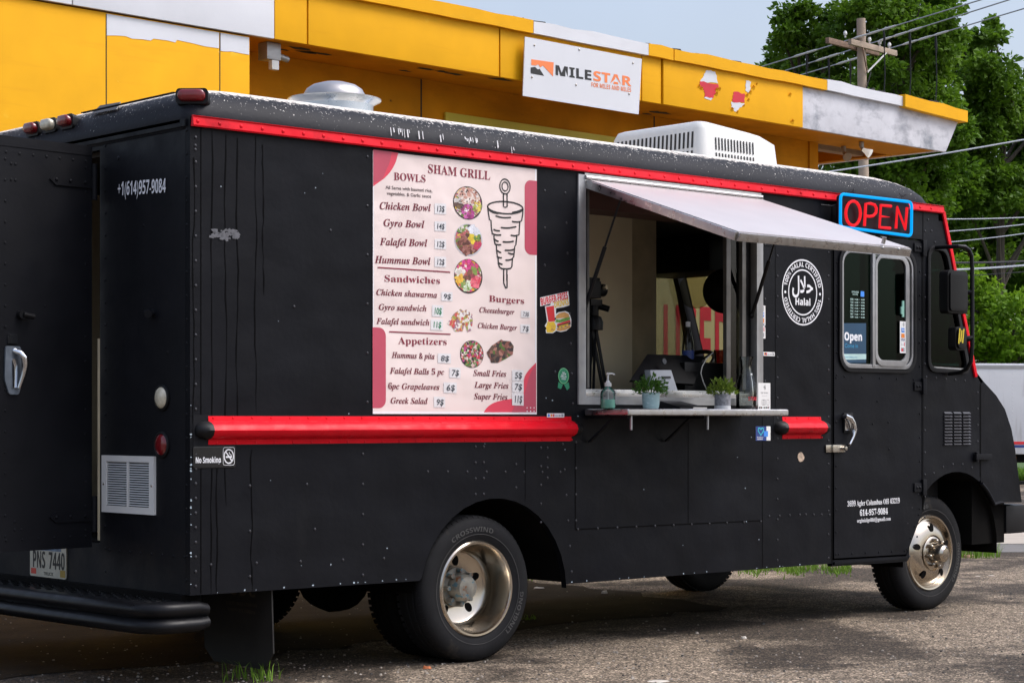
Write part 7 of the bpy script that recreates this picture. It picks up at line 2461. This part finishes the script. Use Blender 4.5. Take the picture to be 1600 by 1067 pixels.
for xa_, ya_, xb_, yb_, r_, m_, lab in ((1180, 285, 1700, 200, 0.02, WIREL, 'single pale wire running from under the canopy end to the right'),
                                       (1440, 342, 1700, 333, 0.012, WIREL, 'highest of the thin level wires behind the mirror'),
                                       (1440, 364, 1700, 337, 0.012, WIREL, 'second highest of the thin level wires behind the mirror'),
                                       (1440, 382, 1700, 349, 0.012, WIREL, 'third highest of the thin level wires behind the mirror'),
                                       (1440, 410, 1700, 402, 0.026, WIRED, 'thick dark cable just above the mirror head'),
                                       (1440, 423, 1700, 404, 0.024, WIREL, 'thick pale cable passing behind the mirror head'),
                                       (1440, 433, 1700, 414, 0.010, WIRED, 'lowest thin dark wire behind the mirror')):
    wire([deep(xa_, ya_, 44), deep(xb_, yb_, 44)], r_, m_, lab, 0.05)

# ------------------------------------------------------------------ trees
LEAF = [leafmat('tree_leaf_deep', (0.036, 0.092, 0.006), (0.130, 0.240, 0.017), 0.5, 0.40),
        leafmat('tree_leaf_bright', (0.040, 0.105, 0.006), (0.150, 0.270, 0.019), 0.5, 0.42),
        leafmat('vine_leaf', (0.070, 0.165, 0.008), (0.23, 0.38, 0.025), 0.7, 0.42)]
BARK = mat('grey_brown_bark', (0.06, 0.048, 0.035), 0.9, var=0.35, scale=3, bump=0.5, bscale=12)
def tree(name, lab, cat, bx, depth, lobes, leafm, dens, size, seed, group=None, spread=0.9):
    rnd = random.Random(seed)
    base = deep(bx, 655, depth); base.z = 0
    o = thing(name, lab, cat, tuple(base), group=group)
    fwd = Vector((SP, CP, 0))
    crown = MB()
    cen = []
    for (x, y, r) in lobes:
        rm = r * depth / FPX
        c_ = deep(x, y, depth + rnd.uniform(-1, 1) * spread * 2.2) - base
        cen.append((c_, rm))
        nb = max(9, int(9 * rm * rm + 10))
        for k in range(nb):
            dv = Vector((rnd.gauss(0, 1), rnd.gauss(0, 1), rnd.gauss(0, 1) + 0.15)).normalized()
            rr = rm * rnd.uniform(0.25, 0.95)
            cc = c_ + dv * rr
            br = rm * rnd.uniform(0.20, 0.40) + 0.10
            n = int(dens * 9 * br * br / (size * size)) + 3
            fl_ = 0.65
            for q in range(n):
                v = Vector((rnd.gauss(0, 1), rnd.gauss(0, 1), rnd.gauss(0, 1))).normalized() * (rnd.random() ** 0.45) * br
                v.z *= fl_
                p = cc + v
                d = (v.normalized() * 0.7 + Vector((rnd.uniform(-1, 1), rnd.uniform(-1, 1), rnd.uniform(-0.9, 0.5)))).normalized()
                s = d.cross(Vector((rnd.uniform(-1, 1), rnd.uniform(-1, 1), rnd.uniform(-0.4, 1.4)))).normalized()
                L = size * rnd.uniform(0.6, 1.35)
                nn = d.cross(s) * L * 0.12
                crown.add([p, p + d * L * 0.45 + s * L * 0.34 + nn, p + d * L, p + d * L * 0.45 - s * L * 0.34 + nn], [(0, 1, 2), (0, 2, 3)])
    crown.build('crown', leafm, o, recalc=False)
    tk = MB()
    top = max(c_.z for c_, _ in cen)
    ax_ = sum((c_ for c_, _ in cen), Vector()) / len(cen)
    H_ = top * 0.8
    tp_ = [(0, 0, 0), (rnd.uniform(-.2, .2), rnd.uniform(-.2, .2), H_ * .25), (ax_.x * .4, ax_.y * .4, H_ * .55), (ax_.x * .8, ax_.y * .8, H_)]
    r0 = 0.02 * H_ + 0.04
    tk.tube(tp_, [r0, r0 * .8, r0 * .55, r0 * .2], 10)
    for c_, rm in cen:
        f = min(0.95, max(0.2, (c_.z - rm * 1.5) / H_))
        k = f * 3
        i_ = min(2, int(k)); t = k - i_
        s_ = Vector(tp_[i_]).lerp(Vector(tp_[i_ + 1]), t)
        m_ = s_.lerp(c_, 0.5) + Vector((rnd.uniform(-.2, .2), rnd.uniform(-.2, .2), rnd.uniform(-.1, .3)))
        tk.tube([s_, m_, c_, c_ + (c_ - s_).normalized() * rm * .5], [0.07, 0.05, 0.03, 0.012], 6)
    tk.build('trunk', BARK, o)
    return o
TG = 'broadleaf trees behind the canopy and truck nose'
tree('broadleaf_tree', 'slender tall tree left of the utility pole top', 'tree', 1265, 60,
     [(1222, 55, 34), (1243, 22, 30), (1232, 92, 40), (1215, 112, 26), (1262, 62, 36), (1275, 105, 46), (1258, 140, 48), (1292, 30, 24), (1300, 75, 36), (1310, 130, 46), (1290, 175, 55), (1330, 190, 50), (1195, 118, 16)], [LEAF[0]], 2.1, 0.185, 1, TG)
tree('broadleaf_tree', 'largest dense tree right behind the utility pole', 'tree', 1410, 56,
     [(1345, -30, 50), (1400, -45, 55), (1455, -10, 45), (1340, 30, 44), (1385, 25, 55), (1430, 40, 52), (1470, 45, 40), (1360, 85, 50), (1410, 95, 60), (1460, 100, 56), (1375, 150, 62), (1430, 165, 70), (1345, 195, 56), (1400, 235, 66), (1470, 205, 66), (1340, 260, 50), (1450, 275, 66), (1390, 305, 60), (1310, 285, 44), (1440, 335, 50)],
     [LEAF[1]], 2.1, 0.185, 2, TG)
tree('broadleaf_tree', 'tree with a lumpy sloping crown at the right edge of the photo', 'tree', 1560, 62,
     [(1492, 55, 26), (1520, 75, 30), (1550, 62, 26), (1548, 40, 13), (1500, 110, 44), (1545, 115, 42), (1578, 125, 30), (1520, 165, 52), (1565, 175, 48), (1600, 160, 34), (1530, 230, 60), (1590, 235, 56), (1640, 240, 56), (1560, 300, 60), (1620, 310, 60), (1500, 300, 55), (1615, 190, 40), (1640, 170, 50), (1660, 280, 60)],
     [LEAF[0]], 2.1, 0.19, 3, TG)
tree('broadleaf_tree', 'dark shaded tree low between the canopy end and the vines', 'tree', 1530, 66,
     [(1480, 345, 55), (1530, 350, 55), (1580, 365, 60), (1635, 365, 60), (1490, 400, 50), (1610, 420, 50), (1450, 400, 50), (1550, 410, 55), (1590, 390, 55), (1510, 300, 50), (1600, 290, 55), (1420, 350, 50), (1650, 440, 60), (1540, 460, 60), (1600, 480, 60)], [LEAF[0]], 1.6, 0.22, 4, TG)
tree('vine_thicket', 'bright green vine covered thicket just above the white trailer', 'thicket', 1530, 53,
     [(1500, 425, 34), (1475, 440, 36), (1520, 460, 42), (1500, 500, 46), (1555, 480, 46), (1545, 530, 50), (1590, 500, 46), (1600, 545, 50), (1500, 548, 46), (1565, 560, 50), (1640, 520, 50), (1610, 580, 50), (1520, 590, 50), (1460, 500, 44), (1455, 560, 50)],
     [LEAF[2]], 1.5, 0.17, 5, None, 0.5)
